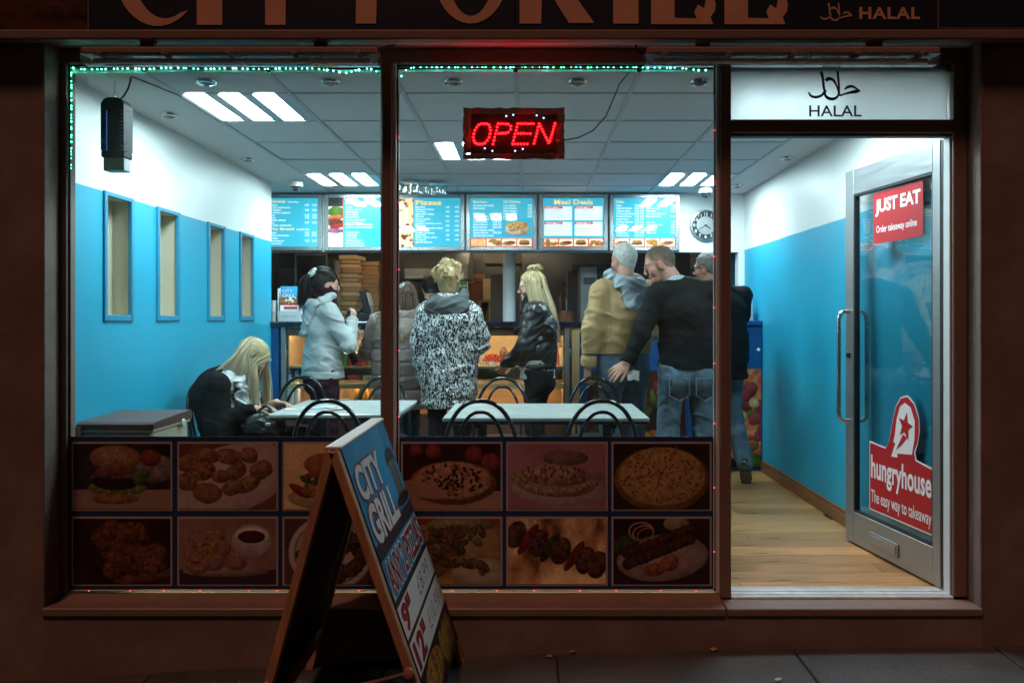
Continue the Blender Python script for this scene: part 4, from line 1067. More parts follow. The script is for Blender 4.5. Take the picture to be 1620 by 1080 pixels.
# ================================================================== inside: menus, counter, kitchen, furniture
YM = YB - .005
m_cyan = mat('menu blue', (.02, .30, .42), .3, emit=(.055, .52, .70), estr=.95)
m_mwhite = mat('menu white ink', (.75, .78, .78), .3, emit=(.85, .95, 1.0), estr=1.0)
m_mgold = mat('menu gold ink', (.7, .5, .2), .3, emit=(1.0, .74, .30), estr=1.0)
m_mred = mat('menu red ink', (.5, .05, .04), .3, emit=(.75, .07, .04), estr=1.0)
m_mgrey = mat('menu grey ink', (.3, .3, .32), .3, emit=(.35, .36, .4), estr=.7)
m_mphoto = attr_mat('menu photo', .3, emit=1.1)
m_mframe = mat('menu snap frame', (.60, .62, .63), .25, metal=.85, var=.08, vscale=8)
U, V = Vector((1, 0, 0)), Vector((0, 0, 1))
def mini(kind, seed):
    c = Canvas(1.25, 1, 26); rr = random.Random(seed)
    c.fill((250, 236, 215), (240, 214, 180), 3, seed)
    if kind == 0:
        c.blob(.62, .3, .5, .16, 0, (150, 70, 40), (90, 40, 20), .1, 6, seed); c.blob(.62, .42, .52, .1, 0, (120, 150, 60), (80, 110, 40), .2, 9, seed + 1); c.blob(.62, .62, .45, .24, 0, (226, 160, 90), (190, 110, 50), .03, 5, seed + 2)
    elif kind == 1:
        for k in range(7): c.blob(rr.uniform(.2, 1.05), rr.uniform(.2, .75), .28, .2, rr.uniform(0, 180), (240, 180, 80), (190, 100, 30), .15, 8, seed + k)
    else:
        c.blob(.6, .4, .6, .3, 12, (240, 190, 110), (190, 120, 50), .1, 7, seed); c.blob(.7, .5, .4, .2, 10, (200, 80, 50), (140, 60, 30), .2, 9, seed + 1)
    return c
def price(rr): return '%d.%s' % (rr.choice((3, 4, 5, 6, 7)), rr.choice(('00', '50', '20', '80', '99')))
boards = [
 (403, 511, 'menu board headed Calzone and Garlic Bread at the left end'),
 (515, 624, 'menu board headed Kebabs with a kebab photo'),
 (626, 735, 'menu board headed Pizzas with a pizza photo'),
 (738, 849, 'menu board headed Burgers and S.F.Chicken'),
 (853, 961, 'menu board headed Meal Deals with four white boxes'),
 (964, 1074, 'menu board headed Sides beside the wall clock')]
for bi, (p0, p1, lb) in enumerate(boards):
    rr = random.Random(bi)
    x0, x1, z0, z1 = XA(p0, YM), XA(p1, YM), ZA(397, YM), ZA(308, YM)
    t = thing('menu_board', lb, 'menu board', ((x0 + x1) / 2, YM, z0), 'menu boards above the counter')
    f = .036; y = YM - .035
    MB().box(x0 + .001, x1 - .001, y + .008, YM, z0, z1).build('case', m_mframe, t)
    MB().box(x0, x0 + f, y - .008, y + .0078, z0, z1, .004).build('frame_side', m_mframe, t); MB().box(x1 - f, x1, y - .008, y + .0078, z0, z1, .004).build('frame_side', m_mframe, t)
    MB().box(x0 + f, x1 - f, y - .0075, y + .0078, z0, z0 + f, .004).build('frame_rail', m_mframe, t); MB().box(x0 + f, x1 - f, y - .0075, y + .0078, z1 - f, z1, .004).build('frame_rail', m_mframe, t)
    a0, a1, b0, b1 = x0 + f, x1 - f, z0 + f, z1 - f; w, h = a1 - a0, b1 - b0
    face = MB().box(a0, a1, y + .004, y + .0075, b0, b1).build('lit_panel', m_cyan, t)
    MB().box(a0, a1, y - .004, y - .0025, b0, b1).build('cover', glass('menu cover', (1, 1, 1), 1.5, .02, boost=1.6), t)
    yt = y + .002
    def rect(nm, u0, u1, v0, v1, m, k=0): return MB().box(a0 + u0 * w, a0 + u1 * w, yt - .0012 * k - .0008, yt - .0012 * k, b0 + v0 * h, b0 + v1 * h).build(nm, m, face)
    gold, white, red, grey = MB(), MB(), MB(), MB()
    def T(mb, s, u, v, size, width=None, k=1, **kw): put_text(mb, s, (a0 + u * w, yt - .0012 * k, b0 + v * h), U, V, size * h, width=None if width is None else width * w, **kw)
    def rows(items, u, v0, dv, size, ups, bold=.02):
        for k, s in enumerate(items):
            v = v0 - dv * k
            if not s: continue
            T(white, s, u, v, size, bold=bold)
            if s[0] != '(' and s[0] != ' ':
                for up in ups: T(white, price(rr), up, v, size, bold=bold)
    def cells(mb, lst, u0, v1, dv, hh):
        pass
    if bi == 0:
        T(gold, 'Calzone', .10, .905, .085, .36, bold=.025); T(white, 'Folded Pizza', .50, .905, .045, bold=.02)
        rows(['Ham Calzone', '(cheese, ham, mushroom)', 'Chicken Calzone', '(cheese, chicken, peppers)', 'Meat Feast', 'Hot & Spicy', '(cheese, beef, chillies)', 'Vegetarian', '(cheese, onion, sweetcorn)'], .10, .84, .052, .052, (.78, .90))
        T(gold, 'Garlic Bread', .10, .34, .075, .50, bold=.025); T(white, 'on pizza base', .64, .34, .05, bold=.03)
        rows(['Garlic Bread', 'Garlic Bread with cheese', '(with tomato)', 'Garlic Bread special', '(with mushroom)'], .10, .27, .055, .052, (.78, .90))
    elif bi == 1:
        c = Canvas(.24, 1, 90); c.fill((240, 228, 210), (250, 240, 228), 2, 1); c.rect(0, .82, .3, 1, (40, 36, 30))
        c.blob(.14, .72, .16, .10, 0, (110, 160, 60), (70, 110, 40), .25, 9, 1); c.blob(.12, .60, .14, .06, 10, (240, 150, 60), (200, 90, 40), .1, 8, 2); c.blob(.10, .50, .16, .08, 0, (150, 60, 40), (90, 30, 24), .15, 9, 3); c.blob(.16, .43, .14, .05, 12, (200, 50, 36), (160, 30, 26), .08, 8, 4); c.blob(.12, .33, .16, .05, 0, (190, 120, 160), (140, 70, 110), .2, 9, 5)
        c.sheet('food_photo', (a0, yt - .002, b0), (.23 * w, 0, 0), (0, 0, h), m_mphoto, face); rect('red_stripe', .23, .243, 0, 1, m_mred, 1)
        T(gold, 'Kebabs', .27, .87, .135, .50, bold=.03)
        rows(['Doner', 'Chicken Doner', 'Shish Kebab', 'Kofta Kebab', 'Mixed Kebab', '(in pitta with salad)', '(and chilli sauce)'], .28, .80, .053, .052, (.87,))
        T(gold, 'Mixed Grill Kebabs', .28, .44, .05, .44, bold=.03)
        rows(['(with rice, salad and sauce)', '', 'Chicken Shish', 'Lamb Shish', 'Lamb Kofta', 'Chicken & Lamb', 'Mixed Grill Special', '(served with chips)'], .28, .385, .054, .05, (.87,))
    elif bi == 2:
        c = Canvas(.24, 1, 90); c.fill((250, 226, 180), (240, 190, 120), 5, 1)
        for k in range(26): c.blob(rr.uniform(0, .26), rr.uniform(0, 1), .035, .03, rr.uniform(0, 180), rr.choice(((190, 50, 36), (220, 130, 60), (110, 130, 50), (250, 240, 210))), (140, 50, 30), .2, 9, k)
        c.sheet('food_photo', (a0, yt - .002, b0), (.23 * w, 0, 0), (0, 0, h), m_mphoto, face); rect('red_stripe', .23, .243, 0, 1, m_mred, 1)
        T(gold, 'Pizzas', .27, .86, .135, .42, bold=.03)
        its = ['Margherita', '(cheese and tomato)', 'Hot & Spicy', '(beef, onion, chillies)', 'Hawaiian', '(ham, pineapple)', 'Vegetarian', '(peppers, mushroom, onion)', 'Meat Feast', '(ham, beef, pepperoni, salami)', 'BBQ Chicken', '(chicken, sweetcorn)', 'Mixed Grill', '(doner, chicken, onion)', 'City Special', '(any five toppings)']
        rows(its, .27, .80, .048, .046, (.76, .91))
    elif bi == 3:
        T(gold, 'Burgers', .05, .90, .07, .22, bold=.02); T(gold, 'S.F.Chicken', .53, .90, .07, .28, bold=.02)
        rows(['(in a bun with salad)', '(and sauce)', '', 'Beef Burger', 'Cheese Burger', 'Chicken Burger', 'Veggie Burger', 'Doner Burger', 'Bacon Burger', '(with cheese, onion)', 'Special Burger', '(all served in a bun)'], .05, .83, .056, .052, (.36, .44))
        rows(['1 pc chicken', '2 pcs chicken', '3 pcs chicken', '4 pcs chicken', '6 pcs chicken', '(with chips)'], .53, .83, .056, .052, (.92,))
        c = Canvas(1.1, .8, 50); c.fill((40, 160, 190)); c.blob(.75, .45, .60, .40, 0, (250, 240, 225), (235, 215, 190), .03, 4, 1)
        for k in range(16): c.blob(.75 + rr.uniform(-.35, .35), .5 + rr.uniform(-.2, .28), .16, .10, rr.uniform(0, 180), (250, 205, 100), (215, 130, 40), .15, 9, k)
        c.sheet('food_photo', (a0 + .50 * w, yt - .002, b0 + .20 * h), (.46 * w, 0, 0), (0, 0, .36 * h), m_mphoto, face)
    elif bi == 4:
        T(gold, 'Meal Deals', .18, .875, .13, .64, bold=.03)
        for k, (u, v) in enumerate(((.02, .545), (.52, .545), (.02, .225), (.52, .225))):
            rect('deal_box', u, u + .455, v, v + .285, m_mwhite, 0)
            MB().box(a0 + u * w, a0 + (u + .30) * w, yt - .003, yt - .0022, b0 + (v + .235) * h, b0 + (v + .285) * h).build('deal_heading', m_mred, face)
            T(white, ('PIZZA MEAL 1', 'BURGER MEAL 2', 'WRAP MEAL 3', 'KEBAB MEAL 4')[k], u + .02, v + .243, .045, .24, k=3, bold=.02)
            for q, s in enumerate(('any 9" pizza', 'with chips', 'and a can of pop')): T(grey, s, u + .10, v + .17 - .055 * q, .045, k=1.5)
    else:
        T(gold, 'Sides', .04, .90, .07, .13, bold=.02); T(gold, 'Drinks', .53, .90, .07, .14, bold=.02)
        rows(['Chips', 'Chips & Cheese', 'Chips & Curry', 'Cheesy chips & doner', 'Potato Wedges', 'Onion Rings', 'Chicken Nuggets', 'Pitta Bread', 'Coleslaw', 'Veg Samosa', 'Onion Bhaji', '1/4 lb burger'], .04, .83, .056, .05, (.34, .42))
        rows(['Cans', 'Bottle of pop', 'Milkshake', '(chocolate, banana)', 'Mineral Water', '', 'Desserts', 'Chocolate Cake', 'Fudge Cake', 'Ice Cream', 'Apple Pie'], .53, .83, .056, .05, (.92,))
    if bi >= 3:
        rect('red_band', .0, 1.0, .0, .175, m_mred, 0)
        for k in range(4):
            u = .015 + .245 * k
            if bi == 3 and k == 0:
                MB().box(a0 + (u + .005) * w, a0 + (u + .23) * w, yt - .0035, yt - .0025, b0 + .02 * h, b0 + .155 * h).build('offer_box', m_mgold, face)
                for q, s in enumerate(('ANY BURGER', 'CHIPS &', 'DRINK 5.50')): T(red, s, u + .02, .115 - q * .04, .035, .19, k=4, bold=.03)
            else: mini((bi + k) % 3, bi * 7 + k).sheet('food_photo', (a0 + (u + .004) * w, yt - .0032, b0 + .015 * h), (.226 * w, 0, 0), (0, 0, .145 * h), m_mphoto, face)
    for mb, m, nm in ((gold, m_mgold, 'heading'), (white, m_mwhite, 'menu_text'), (red, m_mred, 'offer_text'), (grey, m_mgrey, 'deal_text')):
        if mb.v: mb.build(nm, m, face)['kind'] = 'stuff'
# ---------- wall clock
ck = thing('wall_clock', 'round black and silver wall clock right of the menu boards', 'clock', (XA(1116, YM), YM, ZA(357, YM)))
c0 = Vector((XA(1116, YM), YB - .001, ZA(357, YM))); r0 = .145
RX = Matrix.Rotation(R(90), 4, 'X')
MB().lathe([(r0, 0), (r0, .02), (r0 - .006, .034), (r0 - .017, .036), (r0 - .02, .024), (r0 - .021, .012)], c0, 40, RX, False).build('case', m_steel, ck, 40)
MB().lathe([(r0 - .021, .014), (r0 - .021, .016)], c0, 40, RX).build('dial', mat('black dial', (.02, .02, .022), .4), ck)
MB().lathe([(.084, .017), (.080, .020), (.0, .020)], c0, 32, RX).build('centre_disc', mat('spun steel', (.62, .63, .64), .3, metal=.9, var=.12, vscale=30, stretch=(1, 1, .1)), ck, 30)
for k in range(1, 13):
    a = R(90 - 30 * k); p = c0 + Vector((math.cos(a) * .104, -.019, math.sin(a) * .104)); s = .034
    t = MB(); put_text(t, str(k), p - U * (.012 if k < 10 else .022) - V * .013, U, V, .042, bold=.02); t.build('numeral', m_mframe if False else mat('white numerals', (.75, .75, .75), .5), ck)
for a, l, w in ((R(-35), .055, .006), (R(210), .075, .004)):
    q = Vector((math.cos(a), 0, math.sin(a))); nq = Vector((-q.z, 0, q.x)); o = c0 + Vector((0, -.0225, 0))
    MB().prism([(-.012, -w), (l, -w * .6), (l, w * .6), (-.012, w)], o, q, nq, (0, -.001, 0)).build('hand', m_black, ck)
# ---------- dome cameras
for px_, py_, d, lb in ((467, 291, 3.0, 'small white dome camera on the ceiling at the left end of the menus'), (1116, 302, 3.35, 'small white dome camera on the ceiling above the wall clock')):
    x = XA(px_, d); t = thing('dome_camera', lb, 'security camera', (x, d, ZC), 'dome cameras')
    MB().lathe([(.0, -.045), (.060, -.045), (.064, -.03), (.060, 0)], (x, d, ZC - .002), 24).build('base', mat('white plastic', (.7, .71, .7), .4), t, 40)
    MB().lathe([(.0, -.085), (.02, -.082), (.036, -.068), (.044, -.046)], (x, d, ZC - .002), 24).build('dome', mat('smoked dome', (.03, .03, .035), .08, coat=.6), t, 60)

# ---------- counter
ct = thing('service_counter', 'blue topped takeaway counter with lit glass display case', 'counter', (-.4, YC + .3, 0))
m_navyg = mat('navy granite top', (.006, .014, .032), .18, var=.5, vscale=120, coat=.3)
m_cblue = mat('blue counter laminate', (.010, .085, .26), .3, var=.08, vscale=4)
m_brn = mat('brown pelmet', (.13, .06, .035), .5, var=.2, vscale=4, stretch=(1, 6, 6))
m_ply = mat('pale display wood', (.52, .36, .19), .5, var=.15, vscale=4, stretch=(1, 6, 6))
cx0, cx1 = XA(430, YC), XA(926, YC)
ztop = ZA(508.5, YC)
MB().box(XL - .6, cx1, YC - .03, YC + .62, ztop - .045, ztop, .008).build('worktop', m_navyg, ct)
MB().box(XL + .0, XL + .06, YC + .0, YC + .05, 0, ztop - .046).build('corner_post', m_cblue, ct)
MB().box(XA(444, YC), XA(451, YC), YC + .01, YC + .04, .5, ztop - .046).build('glass_post', m_alu, ct)
MB().box(XA(894, YC), XA(901, YC), YC + .005, YC + .04, .3, ztop - .046).build('glass_post', m_alu, ct)
MB().box(XA(905, YC), XA(917, YC), YC + .005, YC + .05, 0, ztop - .046).build('wood_post', m_ply, ct)
MB().box(XA(452, YC), XA(893, YC), YC + .02, YC + .05, ZA(531, YC), ztop - .046).build('pelmet', m_brn, ct)
MB().box(XA(452, YC), XA(893, YC), YC + .015, YC + .55, .30, ZA(655, YC)).build('case_base', m_brn, ct)
MB().box(XL + .062, XA(893, YC), YC + .012, YC + .55, .06, .299).build('plinth', m_cblue, ct)
MB().box(XA(452, YC), XA(893, YC), YC + .50, YC + .56, ZA(655, YC) + .001, ztop - .046).build('case_back', m_ply, ct)
for py_, y0 in ((580, .06), (602, .03)):
    MB().box(XA(452, YC) + .0125, XA(893, YC) - .0125, YC + y0, YC + .495, ZA(py_, YC) - .014, ZA(py_, YC), .002).build('case_shelf', m_ply, ct)
MB().box(XA(452, YC), XA(893, YC), YC + .055, YC + .060, ZA(580, YC) - .015, ZA(580, YC) + .001).build('shelf_edge', mat('green glass edge', (.26, .30, .20), .2), ct)
MB().box(XA(452, YC), XA(893, YC), YC + .03, YC + .05, ZA(606, YC) - .05, ZA(604, YC) - .016).build('front_board', m_ply, ct)
MB().box(XA(452, YC), XA(452, YC) + .012, YC + .062, YC + .499, ZA(655, YC) + .001, ztop - .046).build('case_side', m_ply, ct); MB().box(XA(893, YC) - .012, XA(893, YC), YC + .062, YC + .499, ZA(655, YC) + .001, ztop - .046).build('case_side', m_ply, ct)
fr_g = MB().box(XA(452, YC), XA(893, YC), YC + .004, YC + .009, ZA(655, YC), ztop - .047).build('front_glass', glass('display glass', (.95, .98, .96), 1.4, 0, dirt=.05), ct)
MB().cyl((XA(456, YC), YC + .09, ZA(524, YC)), (XA(890, YC), YC + .09, ZA(524, YC)), .010, 8).build('case_lamp', glow('warm case lamp', (1.0, .70, .40), 62.0), ct)
MB().cyl((XA(456, YC), YC + .07, ZA(611, YC)), (XA(890, YC), YC + .07, ZA(611, YC)), .007, 8).build('case_lamp', glow('warm case lamp low', (1.0, .64, .34), 44.0), ct)
# right counter with printed fronts
cb = thing('counter_cabinet', 'blue counter cabinet with white knob and pizza print by the right wall', 'cabinet', (XA(1080, YC), YC, 0))
bx0, bx1 = XA(918, YC), XA(1212, YC)
MB().box(bx0, bx1, YC + .02, YC + .45, .0, ZA(515, YC)).build('carcass', m_cblue, cb)
MB().box(cx1 + .002, bx1 + .008, YC - .01, YC + .47, ZA(514.5, YC), ZA(507, YC), .004).build('top', mat('blue counter top', (.01, .07, .24), .25), cb)
dr = MB().box(XA(1090, YC), bx1 - .012, YC, YC + .0195, .03, ZA(518, YC), .003).build('cabinet_door', m_cblue, cb)
MB().lathe([(.0, .030), (.010, .029), (.014, .022), (.011, .012), (.006, 0)][::-1], (XA(1199, YC), YC, ZA(553, YC)), 14, RX).build('knob', mat('white knob', (.8, .8, .8), .3), dr, 50)
c = Canvas(.62, 1.0, 150); rr = random.Random(4)
c.fill((26, 12, 14), (52, 22, 22), 3, 4); c.blob(.44, .56, .40, .50, 0, (216, 160, 100), (170, 96, 50), .03, 7, 1, dome=.4); c.blob(.44, .56, .34, .44, 0, (222, 150, 96), (190, 70, 46), .03, 9, 2, dome=.2)
for k in range(46):
    a = rr.uniform(0, 6.28); q = rr.uniform(0, 1) ** .6; kind = rr.choice((0, 0, 1, 2, 3)); col = (((196, 84, 80), (160, 50, 54)), ((140, 170, 50), (80, 110, 30)), ((50, 34, 50), (24, 14, 22)), ((244, 220, 160), (220, 170, 100)))[kind]
    r_ = (.075, .05, .035, .06)[kind]; c.blob(.44 + .31 * q * math.cos(a), .56 + .40 * q * math.sin(a), r_, r_ * .85, rr.uniform(0, 180), col[0], col[1], .08, 6, k, hole=(.55 if kind == 1 else 0))
c.blob(.5, .06, .12, .10, 30, (120, 150, 60), (60, 90, 30), .2, 8, 9)
c.sheet('pizza_print', (XA(1113, YC), YC - .003, ZA(738, YC)), (XA(1204, YC) - XA(1113, YC), 0, 0), (0, 0, ZA(583, YC) - ZA(738, YC)), m_print, cb)
c = Canvas(1.07, 1.0, 110); c.fill((30, 20, 18), (70, 32, 26), 4, 6)
for k in range(52): c.blob(rr.uniform(0, 1.07), rr.uniform(.35, 1), .10, .035, rr.uniform(50, 110), rr.choice(((190, 60, 50), (90, 120, 50), (150, 90, 60))), (80, 30, 24), .2, 9, k)
for k in range(26): c.blob(rr.uniform(0, 1.07), rr.uniform(0, .35), .12, .08, rr.uniform(0, 180), rr.choice(((170, 100, 80), (200, 130, 50), (130, 60, 50))), (80, 40, 30), .2, 9, 40 + k)
c.sheet('kebab_print', (XA(930, YC), YC + .017, ZA(742, YC)), (XA(1085, YC) - XA(930, YC), 0, 0), (0, 0, ZA(586, YC) - ZA(742, YC)), m_print, cb)
# lower printed fronts of the display counter
c = Canvas(3.0, .5, 36)
c.fill((200, 196, 188), (150, 150, 150), 4, 5)
for k in range(40): c.blob(rr.uniform(0, 6), rr.uniform(0, 1), .2, .2, rr.uniform(0, 180), rr.choice(((170, 120, 90), (150, 90, 60), (190, 170, 140), (110, 60, 50))), (110, 70, 50), .2, 6, k)
for k in range(6): c.rect(k * 1.0, 0, k * 1.0 + .05, 1, (20, 60, 130))
c.sheet('food_print', (XA(452, YC), YC + .008, .08), (XA(893, YC) - XA(452, YC), 0, 0), (0, 0, .20), m_print, ct)
# things in the display case
def lathe_thing(name, label, cat, grp, p, parts):
    t = thing(name, label, cat, p, grp)
    for nm, prof, m in parts: MB().lathe(prof, p, 14).build(nm, m, t, 45)
    return t
zsh = ZA(580, YC)
canc = [((.05, .30, .06), 'green'), ((.05, .32, .08), 'bright green'), ((.28, .02, .03), 'dark red'), ((.30, .02, .03), 'deep red'), ((.10, .12, .14), 'black'), ((.14, .18, .2), 'grey')]
for k in range(8):
    col, nm = canc[(0, 0, 2, 2, 2, 4, 5, 4)[k]]; x = XA(540 + k * 9.5, YC + .2); p = Vector((x, YC + .12 + .012 * (k % 2), zsh + .0005))
    lathe_thing('drink_can', ('green drink can at the left end of the can row', 'green drink can second from the left in the case', 'dark red drink can third from the left', 'dark red drink can in the middle of the row', 'dark red drink can right of the middle', 'black drink can near the right end', 'grey drink can beside the black one', 'black drink can at the right end of the row')[k], 'can', 'drink cans in the display case', p,
                [('body', [(.026, 0), (.032, .006), (.032, .105)], mat('can ' + nm, col, .3, metal=.4)), ('lid', [(.032, .1055), (.027, .116), (.026, .113), (.0, .113)], m_steel)])
m_water = glass('clear bottle', (.86, .93, .95), 1.35, .05, boost=1.6); m_or = mat('orange squash', (.55, .28, .06), .2); m_coke = mat('dark cola', (.03, .014, .01), .15)
zb2 = ZA(655, YC) + .001
for k, (px_, kind) in enumerate(((549, 0), (566, 1), (573, 1), (579, 1), (461, 3), (470, 3))):
    p = Vector((XA(px_, YC + .1), YC + .06 + .03 * (k % 2), zb2)); body = (m_water, m_or, m_or, mat('blue water', (.25, .4, .5), .15))[kind] if kind < 3 else mat('pale water', (.45, .55, .6), .15)
    h = .25 if kind != 3 else .36
    lathe_thing('drink_bottle', ('clear water bottle with blue cap low in the display case', 'orange drink bottle left of three in the case', 'orange drink bottle in the middle of three', 'orange drink bottle right of three in the case', 'tall pale bottle at the left end of the case', 'tall pale bottle second from the left end')[k], 'bottle', 'bottles low in the display case', p,
                [('body', [(.026, 0), (.032, .01), (.032, h * .55), (.030, h * .62), (.013, h * .85), (.013, h * .92)], body), ('cap', [(.014, h * .921), (.014, h), (.0, h)], mat('blue cap', (.02, .12, .45), .4)), ('label_band', [(.0326, h * .25), (.0328, h * .26), (.0328, h * .48), (.0326, h * .49)], mat('label %d' % kind, ((.6, .6, .65), (.05, .08, .2), (.3, .3, .3), (.5, .52, .55))[kind], .5))])
# folded red napkin fan in a white cup
p = Vector((XA(779, YC + .12), YC + .12, zsh + .0005))
nf = thing('napkin_fan', 'red paper napkin folded into a fan in the display case', 'napkin', p)
MB().lathe([(.020, 0), (.026, .035), (.024, .035), (.018, .004), (.0, .004)], p, 14).build('cup', MATS['white plastic'], nf, 40)
mb = MB(); n = 16
for k in range(n + 1):
    a = R(8 + 164 * k / n); q = Vector((math.cos(a), (.09 if k % 2 else -.09), math.sin(a))); mb.v.append(tuple(p + Vector((0, 0, .03)) + q * .018)); mb.v.append(tuple(p + Vector((0, 0, .03)) + Vector((q.x * .085, q.y * .14, q.z * .075))))
for k in range(n): mb.f.append((2 * k, 2 * k + 1, 2 * k + 3, 2 * k + 2))
mb.build('fan', mat('red paper', (.75, .10, .07), .6), nf)
# jars and boxes
for px_, w, h, col, lb in ((797, .035, .16, (.10, .04, .025), 'brown sauce bottle behind the red napkin fan'), (811, .026, .11, (.45, .05, .04), 'short red jar right of the napkin fan'), (889, .03, .17, (.62, .50, .28), 'cream sauce bottle at the right end of the case'), (882, .026, .12, (.45, .06, .04), 'red sauce jar next to the cream bottle'), (764, .024, .14, (.35, .36, .34), 'grey glass jar left of the napkin fan')):
    p = Vector((XA(px_, YC + .25), YC + .25, zsh + .0005))
    lathe_thing('sauce_jar', lb, 'jar', 'jars in the display case', p, [('body', [(w * .9, 0), (w, .008), (w, h * .75), (w * .5, h * .9)], mat('jar %d' % px_, col, .25)), ('cap', [(w * .52, h * .901), (w * .52, h), (0, h)], mat('jar cap', (.35, .07, .05), .4))])
for px_, py_, w, h, dd, col, lb in ((556, 574, .10, .014, .05, (.5, .05, .05), 'flat red carton lying on the case shelf below the cans'), (580, 575, .09, .013, .05, (.6, .6, .58), 'flat white carton beside the red one in the case')):
    tag(MB().box(XA(px_, YC) - w / 2, XA(px_, YC) + w / 2, YC + .07, YC + .07 + dd, ZA(602, YC) + .0005, ZA(602, YC) + .04, .003).build('carton', mat('carton %d' % px_, col, .5)), lb, 'carton')
# ---------- on the counter
d = YC + .15
bh = thing('brochure_holder', 'white leaflet holder with CITY GRILL menus on the left of the counter', 'leaflet holder', (XA(460, d), d, ztop))
x0, x1 = XA(442, d), XA(478, d); hz = ZA(453, d) - ztop
m_wp = mat('white card', (.72, .74, .74), .45)
MB().box(x0, x1, d + .01, d + .016, ztop + .0005, ztop + hz - .012).build('back_plate', m_wp, bh)
MB().box(x0, x0 + .006, d - .05, d + .0095, ztop + .0005, ztop + hz - .02).build('side_plate', m_wp, bh); MB().box(x1 - .006, x1, d - .05, d + .0095, ztop + .0005, ztop + hz - .02).build('side_plate', m_wp, bh)
MB().box(x0 + .0065, x1 - .0065, d - .05, d - .045, ztop + .0005, ztop + .09).build('front_plate', m_wp, bh)
c = Canvas(.18, .23, 60); c.fill((240, 240, 240)); c.rect(0, .55, 1, 1, (60, 160, 205)); 
for k in range(20): c.blob(rr.uniform(0, .8), rr.uniform(.30, .55), .1, .06, rr.uniform(0, 180), (230, 160, 90), (150, 80, 40), .2, 9, k)
c.rect(0, .24, 1, .30, (170, 40, 36)); c.rect(.15, .06, .7, .18, (190, 60, 60))
z0 = ztop + .091
c.sheet('leaflet', (x0 + .02, d - .046, z0), (x1 - x0 - .04, .02, 0), (0, .02, ztop + hz - z0), m_print, bh)
t = MB(); put_text(t, 'CITY', (x0 + .035, d - .036, ztop + hz - .055), U, V, .1, width=.09, height=.03, bold=.03); put_text(t, 'GRILL', (x0 + .035, d - .038, ztop + hz - .095), U, V, .1, width=.11, height=.03, bold=.03); t.build('lettering', m_wht, bh)
t = MB(); put_text(t, 'JUST EAT', (x0 + .04, d - .0505, ztop + .03), U, V, .1, width=.12, height=.022); t.build('lettering', mat('grey print', (.2, .2, .2), .5), bh)
for k, (px_, lb) in enumerate(((433.5, 'stack of white cups at the left wall end of the counter'),)):
    x = XA(px_, d); p = Vector((x, d - .02, ztop + .0005))
    lathe_thing('cup_stack', lb, 'cups', None, p, [('cup', [(.026, 0), (.034, .08), (.036, .082), (.036, .088), (.03, .088)], m_wp), ('upper_cup', [(.027, .0885), (.034, .17), (.037, .172), (.037, .18), (.0, .18)], m_wp)])
d = YC + .35
tl = thing('till', 'black till with tilted screen on the counter beside the mullion', 'till', (XA(570, d), d, ztop))
MB().box(XA(548, d), XA(592, d), d - .02, d + .22, ztop + .0005, ztop + .075, .01).build('drawer', m_blk, tl)
M = Matrix.Rotation(R(-20), 3, 'Y') @ Matrix.Rotation(R(25), 3, 'X')
MB().obox((XA(577, d), d + .08, ZA(477, d)), (.05, .20, .21), Matrix.Rotation(R(-14), 3, 'Y'), .006).build('screen', m_blk, tl)
MB().obox((XA(583.5, d), d + .06, ZA(474, d)), (.006, .16, .13), Matrix.Rotation(R(-14), 3, 'Y'), .001).build('screen_back', mat('beige vent plate', (.34, .28, .2), .5), tl)
MB().cyl((XA(572, d), d + .08, ztop + .07), (XA(575, d), d + .08, ZA(482, d)), .02, 10).build('stand', m_blk, tl)
MB().obox((XA(560, d), d + .03, ztop + .095), (.12, .10, .03), Matrix.Rotation(R(15), 3, 'X'), .006).build('keypad', m_blk, tl)
MB().obox((XA(590, d), d + .0, ztop + .07), (.022, .05, .16), Matrix.Rotation(R(-12), 3, 'Y'), .004).build('card_reader', mat('grey reader', (.10, .10, .105), .4), tl)
d = YC + .12; 
for k, (px_, w, h) in enumerate(((1181, .03, .20), (1188, .022, .17))):
    tag(MB().obox((XA(px_, d), d + .05, ZA(507, d) + h / 2 + .001), (w, .14, h), Matrix.Rotation(R(4 - 6 * k), 3, 'Y') if False else None, .002).build('leaflet_pile', mat('leaflets %d' % k, ((.55, .6, .62), (.35, .5, .6))[k], .5)), ('pale upright leaflet pile on the right cabinet behind the man in the dark coat', 'bluish upright leaflet pile on the right cabinet next to the wall')[k], 'leaflets')

# ---------- kitchen behind
d = 4.55
pb = random.Random(2)
m_card = mat('pizza box card', (.42, .26, .12), .65, var=.14, vscale=7); m_cardd = mat('brown box card', (.34, .2, .1), .65, var=.12, vscale=7)
z = .95; base_shelf = tag(MB().box(-2.9, -.9, 4.3, 5.0, .90, .95, .004).box(-2.88, -2.84, 4.32, 4.98, 0, .8998).box(-.96, -.92, 4.32, 4.98, 0, .8998).build('kitchen_bench', m_dark), 'dark steel bench behind the counter under the pizza boxes', 'bench')
nb = 0; stackA = []; stackB = []
while z < 1.93:
    h = .047; w = .36; dx = pb.uniform(-.012, .012); xx = XA(552, d) + dx
    o = MB().obox((xx, d + .15, z + h / 2 + .0008), (w * .52 * pb.uniform(.92, 1.05), .33, h - .006), Matrix.Rotation(R(pb.uniform(-9, 9)), 3, 'Z'), .002).build('pizza_box', m_card if nb % 2 else mat('lighter pizza box card', (.62, .44, .24), .65, var=.14, vscale=7))
    nb += 1
    stackA.append(o); z += h
z = .95
while z < 1.86:
    h = .047; o = MB().obox((XA(566, d) + .06 + pb.uniform(-.01, .01), d + .42, z + h / 2 + .0008), (.20, .30, h - .003), None, .002).build('pizza_box', m_cardd)
    stackB.append(o); z += h
